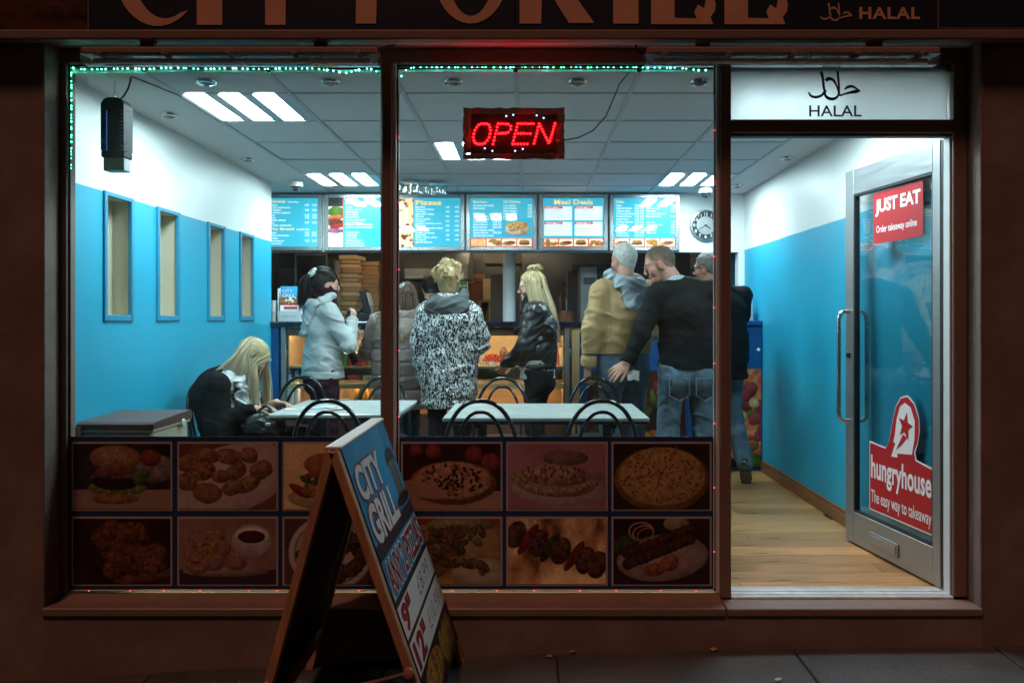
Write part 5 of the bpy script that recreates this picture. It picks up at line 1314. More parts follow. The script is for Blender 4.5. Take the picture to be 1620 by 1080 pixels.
ORD = ['top', 'second', 'third', 'fourth', 'fifth', 'sixth', 'seventh', 'eighth', 'ninth', 'tenth', 'eleventh', 'twelfth', 'thirteenth', 'fourteenth', 'fifteenth', 'sixteenth', 'seventeenth', 'eighteenth', 'nineteenth', 'twentieth', 'twenty-first', 'twenty-second']
for lst, wh, g_ in ((stackA, 'tall front stack beside the till', 'stacked pizza boxes'), (stackB, 'dim rear stack behind the till', 'rear pizza boxes')):
    for q, o in enumerate(lst[::-1]): tag(o, 'cardboard pizza box, %s in the %s' % (ORD[q] if q == 0 else ORD[q] + ' from the top', wh), 'pizza box', g_)
st_ = thing('label_strip', 'narrow wall strip with yellow and black stickers left of the pizza boxes', 'sign strip', (XA(534, 4.5), 4.5, .95))
MB().box(XA(529, 4.5), XA(538.5, 4.5), 4.5, 4.52, .951, ZA(412, 4.5)).build('strip', m_cardd, st_)
for py0, py1, col in ((414, 432, (.4, .3, .28)), (433, 440, (.6, .36, .04)), (441, 446, (.08, .14, .08)), (447, 451, (.10, .10, .08)), (452, 457, (.45, .4, .22)), (459, 474, (.45, .3, .26))):
    MB().box(XA(530.5, 4.5), XA(537.5, 4.5), 4.497, 4.4995, ZA(py1, 4.5), ZA(py0, 4.5)).build('sticker', mat('strip sticker %d' % py0, col, .5), st_)
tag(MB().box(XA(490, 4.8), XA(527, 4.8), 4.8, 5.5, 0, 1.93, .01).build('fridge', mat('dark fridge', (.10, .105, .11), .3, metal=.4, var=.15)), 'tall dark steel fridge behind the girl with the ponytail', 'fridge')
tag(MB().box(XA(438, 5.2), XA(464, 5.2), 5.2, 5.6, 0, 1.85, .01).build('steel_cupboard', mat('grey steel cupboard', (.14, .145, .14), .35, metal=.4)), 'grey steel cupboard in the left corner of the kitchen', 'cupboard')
cf = thing('steel_doorway', 'thin steel door frame standing at the left side of the kitchen', 'frame', (XA(478, 4.6), 4.6, 0))
MB().box(XA(466, 4.6), XA(469, 4.6), 4.6, 4.64, 0, ZA(402, 4.6)).build('upright', m_steel, cf); MB().box(XA(469, 4.6), XA(515, 4.6), 4.6, 4.64, ZA(404, 4.6), ZA(401, 4.6)).build('top_bar', m_steel, cf)
MB().box(XA(515, 4.6), XA(518, 4.6), 4.6, 4.64, 0, ZA(401, 4.6)).build('upright', m_steel, cf)
# extractor hood and shelf
hd = thing('extractor_hood', 'wide steel extractor hood over the kitchen range behind the mullion', 'extractor hood', (-.95, 5.2, 1.75))
MB().prism([(0, 0), (.9, 0), (.9, .36), (.35, .36), (0, .10)], (XA(640, 4.95), 4.95, 1.72), (0, 1, 0), (0, 0, 1), (XA(740, 4.95) - XA(640, 4.95), 0, 0)).build('canopy', mat('dull steel', (.30, .30, .29), .4, metal=.7, var=.15, vscale=3), hd)
MB().box(XA(640, 4.95), XA(740, 4.95), 4.93, 4.949, 1.715, 1.735).build('lip', m_steel, hd)
tag(MB().box(XA(640, 5.3), XA(724, 5.3), 5.3, 5.9, 0, 1.25, .01).build('pizza_oven', m_dark), 'dark pizza oven under the extractor hood behind the leopard coat', 'oven')
# fire door with exit sign
d = 6.0
fd = thing('fire_door', 'varnished wooden fire door at the back of the kitchen', 'door', (XA(752, d), d, 0))
m_red_wood = mat('orange brown door', (.30, .10, .035), .4, var=.2, vscale=3, stretch=(6, 6, 1)); m_arch = mat('orange architrave', (.48, .20, .07), .4, var=.15, vscale=3)
zt = ZA(440, d)
MB().box(XA(727, d), XA(764, d), d, d + .05, 0, zt).build('leaf', m_red_wood, fd)
MB().box(XA(722, d), XA(766, d), d - .02, d + .06, zt + .001, ZA(433.5, d)).build('head_casing', m_arch, fd); MB().box(XA(764.2, d), XA(767, d), d - .015, d + .05, 0, zt).build('side_casing', m_arch, fd)
MB().box(XA(743, d), XA(750, d), d - .03, d - .001, ZA(448, d), ZA(444, d)).build('door_closer', mat('pale closer', (.55, .45, .3), .4), fd)
MB().cyl((XA(751, d), d - .02, ZA(446, d)), (XA(763, d), d - .02, ZA(445.5, d)), .006, 6).build('closer_arm', m_steel, fd)
ex = thing('exit_sign', 'green and white exit sign with a down arrow in front of the fire door', 'sign', (XA(732, 5.5), 5.5, ZA(465, 5.5)))
d = 5.5
MB().box(XA(725, d), XA(740, d), d, d + .03, ZA(464, d), ZA(446, d), .002).build('panel', mat('exit sign white', (.6, .62, .5), .4, emit=(.6, .65, .45), estr=.35), ex)
MB().box(XA(726, d), XA(739, d), d - .003, d - .0005, ZA(463, d), ZA(447, d)).build('green_field', mat('exit green', (.02, .20, .07), .4, emit=(.02, .2, .07), estr=.3), ex)
t = MB(); put_text(t, 'Exit', (XA(726.7, d), d - .005, ZA(453.8, d)), U, V, .1, width=XA(738.6, d) - XA(726.7, d), height=.033, bold=.03); t.build('lettering', MATS['exit sign white'], ex)
MB().prism([(-.004, .05), (.004, .05), (.004, .02), (.016, .02), (0, 0), (-.016, .02), (-.004, .02)], (XA(731.5, d), d - .006, ZA(462.5, d)), U, V, (0, .002, 0)).build('arrow', MATS['exit sign white'], ex)
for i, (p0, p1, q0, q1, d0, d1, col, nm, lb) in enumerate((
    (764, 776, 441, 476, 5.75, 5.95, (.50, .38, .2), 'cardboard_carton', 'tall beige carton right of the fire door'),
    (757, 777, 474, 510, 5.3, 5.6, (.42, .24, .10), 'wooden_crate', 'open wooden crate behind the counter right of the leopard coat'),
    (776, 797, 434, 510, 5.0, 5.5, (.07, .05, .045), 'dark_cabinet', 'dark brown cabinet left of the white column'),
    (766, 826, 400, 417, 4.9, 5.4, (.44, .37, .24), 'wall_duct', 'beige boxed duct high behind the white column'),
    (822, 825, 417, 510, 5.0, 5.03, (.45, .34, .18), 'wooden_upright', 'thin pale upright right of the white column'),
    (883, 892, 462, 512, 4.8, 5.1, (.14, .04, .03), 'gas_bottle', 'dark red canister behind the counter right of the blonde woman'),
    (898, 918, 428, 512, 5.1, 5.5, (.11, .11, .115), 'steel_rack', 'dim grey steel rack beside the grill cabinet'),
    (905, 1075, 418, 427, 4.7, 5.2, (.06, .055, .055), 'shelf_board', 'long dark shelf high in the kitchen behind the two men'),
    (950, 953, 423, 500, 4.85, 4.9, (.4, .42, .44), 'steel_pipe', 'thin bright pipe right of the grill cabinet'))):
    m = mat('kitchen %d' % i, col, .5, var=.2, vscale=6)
    x0, x1, z0, z1 = XA(p0, d0), XA(p1, d0), (0 if q1 >= 474 else ZA(q1, d0)), ZA(q0, d0)
    if nm == 'gas_bottle':
        r_ = (x1 - x0) / 2; t = MB().lathe([(r_, 0), (r_, z1 - .12), (r_ * .8, z1 - .05), (r_ * .3, z1 - .02), (r_ * .3, z1)], ((x0 + x1) / 2, d0 + .1, 0), 18).build(nm, m, None, 40)
    elif nm == 'wooden_crate':
        t = MB(); w = .03
        t.box(x0, x0 + w, d0, d1, 0, z1).box(x1 - w, x1, d0, d1, 0, z1).box(x0 + w, x1 - w, d0, d1, z1 - w, z1).box(x0 + w, x1 - w, d1 - .02, d1, 0, z1 - w); t = t.build(nm, m)
    else: t = MB().box(x0, x1, d0, d1, z0, z1, .004).build(nm, m)
    tag(t, lb, nm.split('_')[-1])
for k, (px_, h) in enumerate(((763, .13), (768, .16), (773, .12))):
    pass
pil = thing('round_column', 'round white column standing behind the counter', 'column', (XA(805.5, 4.2), 4.2, 0))
MB().lathe([(XA(815.5, 4.2) - XA(805.5, 4.2), 0), (XA(815.5, 4.2) - XA(805.5, 4.2), 2.2395)], (XA(805.5, 4.2), 4.2, 0), 28).build('shaft', mat('grey white column paint', (.58, .62, .64), .4, var=.05), pil, 40)
MB().lathe([(.085, 0), (.085, .06), (.07, .08)], (XA(805.5, 4.2), 4.2, .001), 28).build('base_collar', m_steel, pil, 40)
gc = thing('grill_cabinet', 'tall grey steel cabinet with round dial behind the man in the tan jacket', 'cabinet', (XA(932, 4.5), 4.5, 0))
d = 4.5
m_gcab = mat('light grey cabinet steel', (.34, .36, .38), .35, metal=.4, var=.08)
MB().box(XA(918, d), XA(945, d), d, d + .5, 0, ZA(422, d), .006).build('body', m_gcab, gc)
MB().box(XA(923, d), XA(942, d), d - .006, d - .0005, ZA(450, d), ZA(439, d)).build('vent_panel', m_dark, gc)
MB().box(XA(930, d), XA(941, d), d - .006, d - .0005, ZA(463, d), ZA(453, d)).build('dial_plate', MATS['dull steel'], gc)
MB().lathe([(.018, 0), (.018, .012), (.008, .02), (.0, .02)], (XA(936, d), d - .006, ZA(458, d)), 14, RX).build('dial', m_blk, gc)
dk = thing('doner_spit', 'doner grill spit with stacked meat behind the blonde woman', 'doner grill', (XA(896, 4.9), 4.62, .95))
MB().lathe([(.05, .0), (.075, .02), (.085, .12), (.09, .25), (.075, .34), (.05, .37)], (XA(896, 4.62), 4.62, 1.0), 20).build('meat', mat('grilled meat', (.22, .09, .04), .5, var=.5, vscale=25, bump=.8, bscale=60), dk, 60)
MB().cyl((XA(896, 4.62), 4.62, .95), (XA(896, 4.62), 4.62, 1.5), .006, 8).build('skewer', m_steel, dk)
MB().lathe([(.11, 0), (.12, .01), (.12, .03), (.0, .03)], (XA(896, 4.62), 4.62, .95), 20).build('drip_tray', m_steel, dk, 40)
tag(MB().box(.1, 1.75, 4.4, 4.95, .90, .9495, .004).box(.14, .18, 4.42, 4.93, 0, .8995).box(1.66, 1.7, 4.42, 4.93, 0, .8995).build('kitchen_bench', m_dark), 'dark steel bench below the doner spit and grill cabinet', 'bench') if False else tag(MB().box(-.05, .62, 4.36, 4.86, .90, .9495, .004).box(-.03, .01, 4.38, 4.84, 0, .8995).box(.57, .61, 4.38, 4.84, 0, .8995).build('kitchen_bench', m_dark), 'dark steel bench carrying the doner spit', 'bench')

# ---------- tables
m_top = mat('pale grey table top', (.56, .60, .58), .22, var=.04, vscale=5, rvar=.05)
m_leg = mat('black metal legs', (.012, .012, .013), .35)
def table(x0, x1, y0, y1, lb):
    t = thing('cafe_table', lb, 'table', ((x0 + x1) / 2, (y0 + y1) / 2, 0), 'cafe tables')
    MB().box(x0, x1, y0, y1, .705, .73, .006).build('table_top', m_top, t)
    MB().box(x0 + .002, x1 - .002, y0 + .002, y1 - .002, .690, .7045, .004).build('edge_band', m_leg, t)
    for x in (x0 + .2, x1 - .2):
        MB().cyl((x, (y0 + y1) / 2, .02), (x, (y0 + y1) / 2, .69), .03, 14).build('pedestal', m_leg, t, 40)
        MB().box(x - .03, x + .03, y0 + .08, y1 - .08, .0, .025, .006).build('foot', m_leg, t)
        MB().box(x - .025, x + .025, y0 + .06, y1 - .06, .66, .6895, .004).build('top_bearer', m_leg, t)
    for x in (x0 + .42, x0 + .68): MB().lathe([(.008, 0), (.008, .004), (0, .006)], (x, y0 + .01, .68), 8).build('bolt', m_chrome, t)
    return t
TY0, TY1 = XA(0, 0) * 0 + .78, 1.545
table(XA(629, .953), 0, 0, 0, '') if False else None
table(-1.52, -.767, .953, 1.765, 'pale grey cafe table in front of the seated blonde woman')
table(-.49, .672, .78, 1.55, 'pale grey cafe table behind the right window, under the OPEN sign')
# ---------- chairs
m_ch = mat('glossy black chair tube', (.010, .010, .011), .16, coat=.5)
m_seat = mat('black vinyl seat', (.016, .016, .017), .4, var=.1)
def hoop(w, h, z0, lean, n=24, y0=0.0, ex=2.3):
    pts = []
    for k in range(n + 1):
        a = math.pi * k / n; cx = -math.cos(a); sx = max(0.0, math.sin(a))
        x = w * math.copysign(abs(cx) ** (2 / ex), cx); z = z0 + (h - z0) * sx ** (2 / ex)
        pts.append((x, y0 - lean * (z - z0), z))
    return pts
def make_chair():
    """seat faces +Y, hoop back on the -Y side, origin on the floor"""
    t = thing('bentwood_chair', '', 'chair')
    MB().lathe([(.0, .445), (.185, .445), (.200, .455), (.203, .468), (.19, .478), (.0, .484)], (0, 0, 0), 28).build('seat', m_seat, t, 50)
    MB().tube([(.195 * math.cos(a), .195 * math.sin(a), .443) for a in [6.283 * k / 28 for k in range(28)]], .011, 8, True).build('seat_ring', m_ch, t, 60)
    P = hoop(.200, .865, .46, .20, 26, -.13); 
    MB().tube(P, .0115, 10).build('back_hoop', m_ch, t, 60)
    MB().tube([(x * .66, y - .001, .46 + (z - .46) * .86) for x, y, z in hoop(.200, .865, .46, .20, 26, -.13)], .0092, 10).build('inner_hoop', m_ch, t, 60)
    for sx, sy in ((-1, -1), (1, -1), (-1, 1), (1, 1)):
        MB().tube([(sx * .14, sy * .13, .44), (sx * .165, sy * .16, .25), (sx * .19, sy * .19, .0)], .012, 8).build('leg', m_ch, t, 60)
    MB().tube([(.155 * math.cos(a), .155 * math.sin(a), .22) for a in [6.283 * k / 24 for k in range(24)]], .007, 6, True).build('foot_ring', m_ch, t, 60)
    return t
chairs = [(517, 632, .36, 0, 'black bentwood chair in front of the left table, behind the sandwich board'), (760, 637, .36, 0, 'black bentwood chair at the window side of the right table, left one'), (953, 636, .36, 0, 'black bentwood chair at the window side of the right table, right one'),
          (480, 595, 2.1, 180, 'black bentwood chair behind the left table, in front of the girl with the ponytail'), (607, 597, 2.05, 180, 'black bentwood chair behind the left table, half behind the mullion'),
          (795, 601, 1.95, 180, 'black bentwood chair behind the right table, in front of the blonde in leather'), (940, 598, 2.02, 180, 'black bentwood chair behind the right table, in front of the tan jacket')]
proto_c = make_chair(); first = True
for px_, py_, d, rz, lb in chairs:
    o = proto_c if first else copy_tree(proto_c); first = False
    off = .211 if rz == 0 else -.211
    o.location = (XA(px_, d), d + off, 0); o.rotation_euler = (0, 0, R(rz)); o['label'] = lb; o['group'] = 'black bentwood chairs'
o = copy_tree(proto_c); o.location = (-1.89, 1.32, 0); o.rotation_euler = (0, 0, R(-90)); o['label'] = 'black bentwood chair that the blonde woman sits on'; o['group'] = 'black bentwood chairs'
# ---------- cream bin with brown lid
bn = thing('storage_bin', 'cream cabinet bin with brown lid in the left corner of the window', 'bin', (-1.99, .36, 0))
m_bin = mat('cream bin', (.58, .56, .42), .5, var=.08, vscale=6); m_lid = mat('brown bin lid', (.10, .055, .045), .42, var=.12, vscale=6)
MB().box(-2.165, -1.822, .14, .555, 0, .735, .01).build('body', m_bin, bn)
MB().box(-2.17, -1.812, .13, .565, .7355, .752, .004).build('rim', m_bin, bn)
MB().prism([(.125, .7525), (.57, .7525), (.57, .790), (.55, .800), (.14, .785), (.125, .775)], (-2.175, 0, 0), (0, 1, 0), (0, 0, 1), (.368, 0, 0)).build('lid', m_lid, bn)
MB().box(-2.12, -2.11, .15, .54, .7875, .7905).build('lid_groove', m_black, bn) if False else None
MB().lathe([(.0, .012), (.02, .010), (.024, 0)][::-1], (-1.8115, .46, .742), 12, Matrix.Rotation(R(90), 4, 'Y')).build('catch', m_wp, bn, 40)
MB().tube([(-2.172, .115, .765), (-2.172, .105, .72), (-2.172, .115, .66)], .022, 8).build('handle', m_lid, bn, 50)
# papers on the table
rr = random.Random(9)
for k, (px_, py_) in enumerate(((452, 646), (463, 650), (476, 644), (458, 641))):
    x, y = XA(px_, 1.3), 1.15 + .08 * k; M = Matrix.Rotation(R(rr.uniform(-40, 40)), 3, 'Z')
    tag(MB().obox((-1.45 + .10 * k, 1.18 + .06 * (k % 3), .7318 + .002 * k), (.10 + .04 * (k % 2), .07, .0012), M).build('paper_slip', mat('paper slip %d' % k, ((.6, .5, .4), (.45, .55, .6), (.7, .7, .68), (.5, .42, .32))[k], .6, var=.15, vscale=30)), ('brownish paper slip nearest the seated woman on the table', 'bluish paper slip on the left table', 'white paper slip on the left table', 'tan paper slip furthest from the seated woman')[k], 'paper', 'papers on the left table')
# ================================================================== people: bodies and clothes grown from implicit surfaces
A_ = lambda *v: np.array(v, np.float32)
def nrm(v): return v / (np.linalg.norm(v) + 1e-9)
class P_:            # one primitive: fn(points)->distance, box, blend
    def __init__(s, fn, lo, hi, k, sub=False): s.fn, s.lo, s.hi, s.k, s.sub = fn, np.asarray(lo, np.float32), np.asarray(hi, np.float32), k, sub
def RC(a, b, ra, rb=None, k=.02, sub=False, fold=None, flat=False):
    a, b = A_(*a), A_(*b); rb = ra if rb is None else rb; w = b - a; L2 = float(w @ w); L = math.sqrt(L2)
    def fn(p):
        q = p - a; h = q @ w / L2; t = np.clip(h, 0, 1); r = ra + (rb - ra) * t
        if fold is not None:
            am, fr, sd = fold; r = r + am * np.sin(t * L * fr + 3.0 * vnoise(p * 9 + sd, sd)) * np.clip(np.sin(np.pi * np.clip(t, .03, .97)), .25, 1)
        d = np.linalg.norm(q - t[:, None] * w, axis=1) - r
        if flat: d = np.maximum(d, (h - 1) * L)
        return d
    m = max(ra, rb) + (.02 if fold else .0)
    return P_(fn, np.minimum(a, b) - m, np.maximum(a, b) + m, k, sub)
def EC(a, b, ra, rb, front=(0, 1, 0), k=.03, sub=False):
    a, b = A_(*a), A_(*b); w = b - a; L = float(np.linalg.norm(w)); w = w / L
    u = nrm(np.cross(w, A_(*front))); v = np.cross(u, w); u = u.astype(np.float32); v = v.astype(np.float32)
    def fn(p):
        q = p - a; h = q @ w; t = np.clip(h, 0, L); s = t / L
        rx = ra[0] + (rb[0] - ra[0]) * s; ry = ra[1] + (rb[1] - ra[1]) * s; m = np.minimum(rx, ry)
        return (np.sqrt((q @ u / rx) ** 2 + (q @ v / ry) ** 2 + ((h - t) / m) ** 2) - 1) * m
    m = max(max(ra), max(rb))
    return P_(fn, np.minimum(a, b) - m, np.maximum(a, b) + m, k, sub)
def EL(c, r, M=None, k=.02, sub=False):
    c = A_(*c); r = A_(*r); m = float(r.min()); Mt = None if M is None else np.asarray(M, np.float32)
    def fn(p):
        q = p - c
        if Mt is not None: q = q @ Mt
        return (np.linalg.norm(q / r, axis=1) - 1) * m
    R_ = float(r.max())
    return P_(fn, c - R_, c + R_, k, sub)
def field(prims, p, cull=True):
    f = np.full(len(p), .5, np.float32)
    for pr in prims:
        mg = pr.k + .05
        if cull:
            m = np.all((p > pr.lo - mg) & (p < pr.hi + mg), axis=1)
            if not m.any(): continue
            q = p[m]; g = f[m]
        else: q = p; g = f
        d = pr.fn(q).astype(np.float32); k = pr.k
        if pr.sub:
            h = np.clip(.5 - .5 * (g + d) / k, 0, 1); r = g * (1 - h) - d * h + k * h * (1 - h)
        else:
            h = np.clip(.5 + .5 * (g - d) / k, 0, 1); r = g * (1 - h) + d * h - k * h * (1 - h)
        if cull: f[m] = r
        else: f = r
    return f
EDG = [((0, 0, 0), (1, 0, 0)), ((0, 1, 0), (1, 1, 0)), ((0, 0, 1), (1, 0, 1)), ((0, 1, 1), (1, 1, 1)), ((0, 0, 0), (0, 1, 0)), ((1, 0, 0), (1, 1, 0)), ((0, 0, 1), (0, 1, 1)), ((1, 0, 1), (1, 1, 1)),
       ((0, 0, 0), (0, 0, 1)), ((1, 0, 0), (1, 0, 1)), ((0, 1, 0), (0, 1, 1)), ((1, 1, 0), (1, 1, 1))]
def grow(prims, h=.008, post=None, iters=1):
    """surface of the blended primitives; post(p, f)->f shapes it further (hems, folds)"""
    add = [q for q in prims if not q.sub]
    lo = np.min([q.lo for q in add], 0) - .03; hi = np.max([q.hi for q in add], 0) + .03
    C = 4; nc = np.ceil((hi - lo) / (h * C)).astype(int) + 1; n = (nc - 1) * C + 1
    gi = np.stack(np.meshgrid(*[np.arange(m) for m in nc], indexing='ij'), -1).reshape(-1, 3)
    pc = (lo + gi * (h * C)).astype(np.float32)
    fc = field(prims, pc, False)
    if post: fc = post(pc, fc)
    fc = fc.reshape(nc)
    near = np.abs(fc) < h * C * 2.2
    cell = np.zeros(nc - 1, bool)
    for dx in (0, 1):
        for dy in (0, 1):
            for dz in (0, 1): cell |= near[dx:nc[0] - 1 + dx, dy:nc[1] - 1 + dy, dz:nc[2] - 1 + dz]
    F = np.repeat(np.repeat(np.repeat(fc[:-1, :-1, :-1], C, 0), C, 1), C, 2)
    F = np.pad(F, ((0, 1), (0, 1), (0, 1)), 'edge').astype(np.float32)
    act = np.zeros(n, bool); ci = np.argwhere(cell)
    fine = np.zeros(n, bool)
    cm = np.repeat(np.repeat(np.repeat(cell, C, 0), C, 1), C, 2)
    fine[:-1, :-1, :-1] |= cm; fine[1:, :-1, :-1] |= cm; fine[:-1, 1:, :-1] |= cm; fine[:-1, :-1, 1:] |= cm; fine[1:, 1:, 1:] |= cm; fine[1:, 1:, :-1] |= cm; fine[1:, :-1, 1:] |= cm; fine[:-1, 1:, 1:] |= cm
    ix = np.argwhere(fine); pf = (lo + ix * h).astype(np.float32)
    ff = field(prims, pf)
    if post: ff = post(pf, ff)
    F[ix[:, 0], ix[:, 1], ix[:, 2]] = ff
    F[0], F[-1], F[:, 0], F[:, -1], F[:, :, 0], F[:, :, -1] = .5, .5, .5, .5, .5, .5
    S = F < 0
    cnt = np.zeros(np.array(n) - 1, np.int8)
    for dx in (0, 1):
        for dy in (0, 1):
            for dz in (0, 1): cnt += S[dx:n[0] - 1 + dx, dy:n[1] - 1 + dy, dz:n[2] - 1 + dz]
    cells = np.argwhere((cnt > 0) & (cnt < 8)); vid = -np.ones(np.array(n) - 1, np.int64); vid[cells[:, 0], cells[:, 1], cells[:, 2]] = np.arange(len(cells))
    acc = np.zeros((len(cells), 3)); num = np.zeros(len(cells))
    for e0, e1 in EDG:
        a = F[cells[:, 0] + e0[0], cells[:, 1] + e0[1], cells[:, 2] + e0[2]]; b = F[cells[:, 0] + e1[0], cells[:, 1] + e1[1], cells[:, 2] + e1[2]]
        m = (a < 0) != (b < 0); t = np.where(m, a / np.where(m, a - b, 1), 0)
        pos = np.array(e0)[None] + t[:, None] * (np.array(e1) - np.array(e0))[None]
        acc += pos * m[:, None]; num += m
    V_ = lo + (cells + acc / num[:, None]) * h
    Q = []
    for ax in range(3):
        sl0 = [slice(None)] * 3; sl1 = [slice(None)] * 3; sl0[ax] = slice(0, -1); sl1[ax] = slice(1, None)
        a, b = S[tuple(sl0)], S[tuple(sl1)]
        e = np.argwhere(a != b); o = [x for x in range(3) if x != ax]
        ok = (e[:, o[0]] > 0) & (e[:, o[1]] > 0) & (e[:, o[0]] < n[o[0]] - 1) & (e[:, o[1]] < n[o[1]] - 1); e = e[ok]
        def cv(d0, d1):
            c = e.copy(); c[:, o[0]] += d0; c[:, o[1]] += d1; return vid[c[:, 0], c[:, 1], c[:, 2]]
        q = np.stack([cv(-1, -1), cv(0, -1), cv(0, 0), cv(-1, 0)], 1)
        fl = a[e[:, 0], e[:, 1], e[:, 2]]
        if ax == 1: fl = ~fl
        q[~fl] = q[~fl][:, ::-1]; Q.append(q)
    Q = np.concatenate(Q); Q = Q[(Q >= 0).all(1)]
    return V_, Q
def crease(p, amp, f, seed=0):
    n = vnoise(p * np.asarray(f, np.float32) + 31.7, seed); n2 = vnoise(p * np.asarray(f, np.float32) * 2.1 + 7.3, seed + 3)
    return amp * (1 - 2.6 * np.abs(2 * n - 1) ** .8 * .7) * .7 + amp * .5 * (n2 - .5)
def rotm(yaw=0, pitch=0, roll=0):
    """columns right, forward, up; yaw to the left, pitch up, roll to the right"""
    m = Euler((R(pitch), R(roll), 0), 'XYZ').to_matrix(); z = Matrix.Rotation(R(yaw), 3, 'Z')
    return np.array(z @ m, np.float32)
SKIN = {'pale': (.55, .33, .25), 'ruddy': (.50, .25, .18), 'tan': (.46, .27, .19)}
class Person:
    def __init__(s, label, loc, yaw, H, skin='pale', **j):
        s.k = H / 1.75; s.loc = loc; s.yaw = yaw; s.label = label; s.skin = SKIN[skin]
        s.J = dict(hipL=(-.09, 0, .93), hipR=(.09, 0, .93), kneL=(-.10, .02, .50), kneR=(.10, .02, .50), ankL=(-.11, -.03, .085), ankR=(.11, -.03, .085), footL=None, footR=None,
                   pel=(0, 0, .97), wai=(0, -.005, 1.10), che=(0, -.005, 1.30), nek=(0, -.02, 1.47), head=(0, .012, 1.625),
                   shL=(-.178, -.02, 1.415), elL=(-.235, -.03, 1.14), wrL=(-.22, .05, .90), shR=(.178, -.02, 1.415), elR=(.235, -.03, 1.14), wrR=(.22, .05, .90))
        s.J.update({a: b for a, b in j.items() if a in s.J})
        for a in s.J:
            if s.J[a] is not None: s.J[a] = A_(*s.J[a]) * s.k
        s.hm = rotm(*j.get('look', (0, 0, 0))); s.hs = j.get('hs', 1.0) * (.5 + .5 * s.k); s.bust = j.get('bust', 0.0); s.wide = j.get('wide', 1.0); s.deep = j.get('deep', 1.0)
        s.handL = j.get('handL'); s.handR = j.get('handR'); s.brow = j.get('brow', (.10, .06, .04))
        s.body = None
    def hp(s, x, y, z): return s.J['head'] + s.hm @ A_(x, y, z) * s.hs
    def head_prims(s):
        h = s.hp; q = s.hs; M = s.hm
        e = lambda c, r, k=.012, sub=False, M2=None: EL(h(*c), np.array(r) * q, M if M2 is None else M @ M2, k, sub)
        return [e((0, -.014, .042), (.074, .096, .088)), EC(h(0, .030, .02), h(0, .048, -.072), np.array((.063, .055)) * q, np.array((.036, .036)) * q, M[:, 1], .02), e((-.036, .052, -.022), (.03, .03, .032), .02), e((.036, .052, -.022), (.03, .03, .032), .02),
                e((0, .076, .030), (.048, .016, .013), .015), RC(h(0, .090, .024), h(0, .109, -.018), .0075 * q, .0100 * q, .010), e((-.011, .100, -.024), (.009, .011, .008), .006), e((.011, .100, -.024), (.009, .011, .008), .006),
                e((-.031, .100, .013), (.017, .016, .011), .012, True), e((.031, .100, .013), (.017, .016, .011), .012, True), e((-.031, .079, .012), (.0125, .0125, .0125), .003), e((.031, .079, .012), (.0125, .0125, .0125), .003),
                e((0, .088, -.048), (.023, .011, .007), .006), e((0, .086, -.059), (.019, .011, .007), .006), e((0, .098, -.053), (.026, .012, .002), .004, True), e((0, .074, -.086), (.022, .02, .018), .015),
                e((-.074, -.006, -.004), (.009, .020, .033), .006), e((.074, -.006, -.004), (.009, .020, .033), .006), e((-.084, -.002, .0), (.006, .010, .018), .005, True), e((.084, -.002, .0), (.006, .010, .018), .005, True),
                EC(h(0, -.022, -.03), s.J['nek'] + A_(0, 0, -.02), np.array((.055, .060)) * q, np.array((.062, .062)) * q, M[:, 1], .03)]
    def hand_prims(s, wr, el, spec):
        d0 = nrm(wr - el)
        sp = dict(dir=d0, palm=(0, 1, 0), curl=25, spread=4, side=1, thumb=35); sp.update(spec or {})
        d = nrm(A_(*sp['dir'])); n = A_(*sp['palm']); n = nrm(n - d * (n @ d)); t = np.cross(d, n) * sp['side']
        z = s.k * (.94 if s.bust else 1.04)
        pr = [EC(wr + d * .005 * z, wr + d * .078 * z, np.array((.027, .016)) * z, np.array((.037, .0125)) * z, n, .012)]
        for i, (o, L_) in enumerate(((.029, .072), (.010, .081), (-.010, .076), (-.028, .060))):
            a = wr + (d * (.082 - .004 * abs(i - 1)) + t * o) * z; ang = sp['curl'] * (1 + .12 * i); dirv = nrm(d + t * o * sp['spread']); c = a; th = R(ang * .5)
            for seg, (f, r0, r1) in enumerate(((.44, .0092, .0084), (.31, .0084, .0076), (.25, .0076, .0062))):
                dv_ = dirv * math.cos(th) + n * math.sin(th); e = c + dv_ * L_ * f * z; pr.append(RC(c, e, r0 * z, r1 * z, .004)); c = e; th += R(ang)
        a = wr + (d * .020 + t * .024) * z; td = nrm(d * math.cos(R(sp['thumb'])) + t * math.sin(R(sp['thumb'])) + n * .35); b = a + td * .042 * z; c = b + nrm(td + d * .5) * .030 * z; e = c + nrm(td + d * .9) * .026 * z
        pr += [RC(a, b, .0135 * z, .0105 * z, .012), RC(b, c, .0105 * z, .0092 * z, .004), RC(c, e, .0092 * z, .007 * z, .004)]
        return pr
    def torso_prims(s, inf=0.0, arms=True, waist=1.0, sleeve=0.0, low=0.0, k=.05, ka=.03):
        J = s.J; z = s.k; w = s.wide; dp = s.deep
        fr = nrm(np.cross(J['shL'] - J['shR'], A_(0, 0, -1.)))
        pr = [EC(J['pel'] + A_(0, 0, -low), J['wai'], (.158 * w * z + inf, .112 * dp * z + inf), (.142 * w * waist * z + inf, .104 * dp * z + inf), fr, k), EC(J['wai'], J['che'], (.142 * w * waist * z + inf, .104 * dp * z + inf), (.163 * w * z + inf, .118 * dp * z + inf), fr, k),
              EC(J['che'], J['nek'] + (J['che'] - J['nek']) * .28, (.163 * w * z + inf, .115 * dp * z + inf), (.125 * w * z + inf, .072 * z + inf), fr, k),
              RC(J['shL'] * .97 + J['nek'] * .03, J['nek'] + A_(0, 0, -.035), .046 * z + inf * .6, .055 * z + inf * .6, k), RC(J['shR'] * .97 + J['nek'] * .03, J['nek'] + A_(0, 0, -.035), .046 * z + inf * .6, .055 * z + inf * .6, k)]
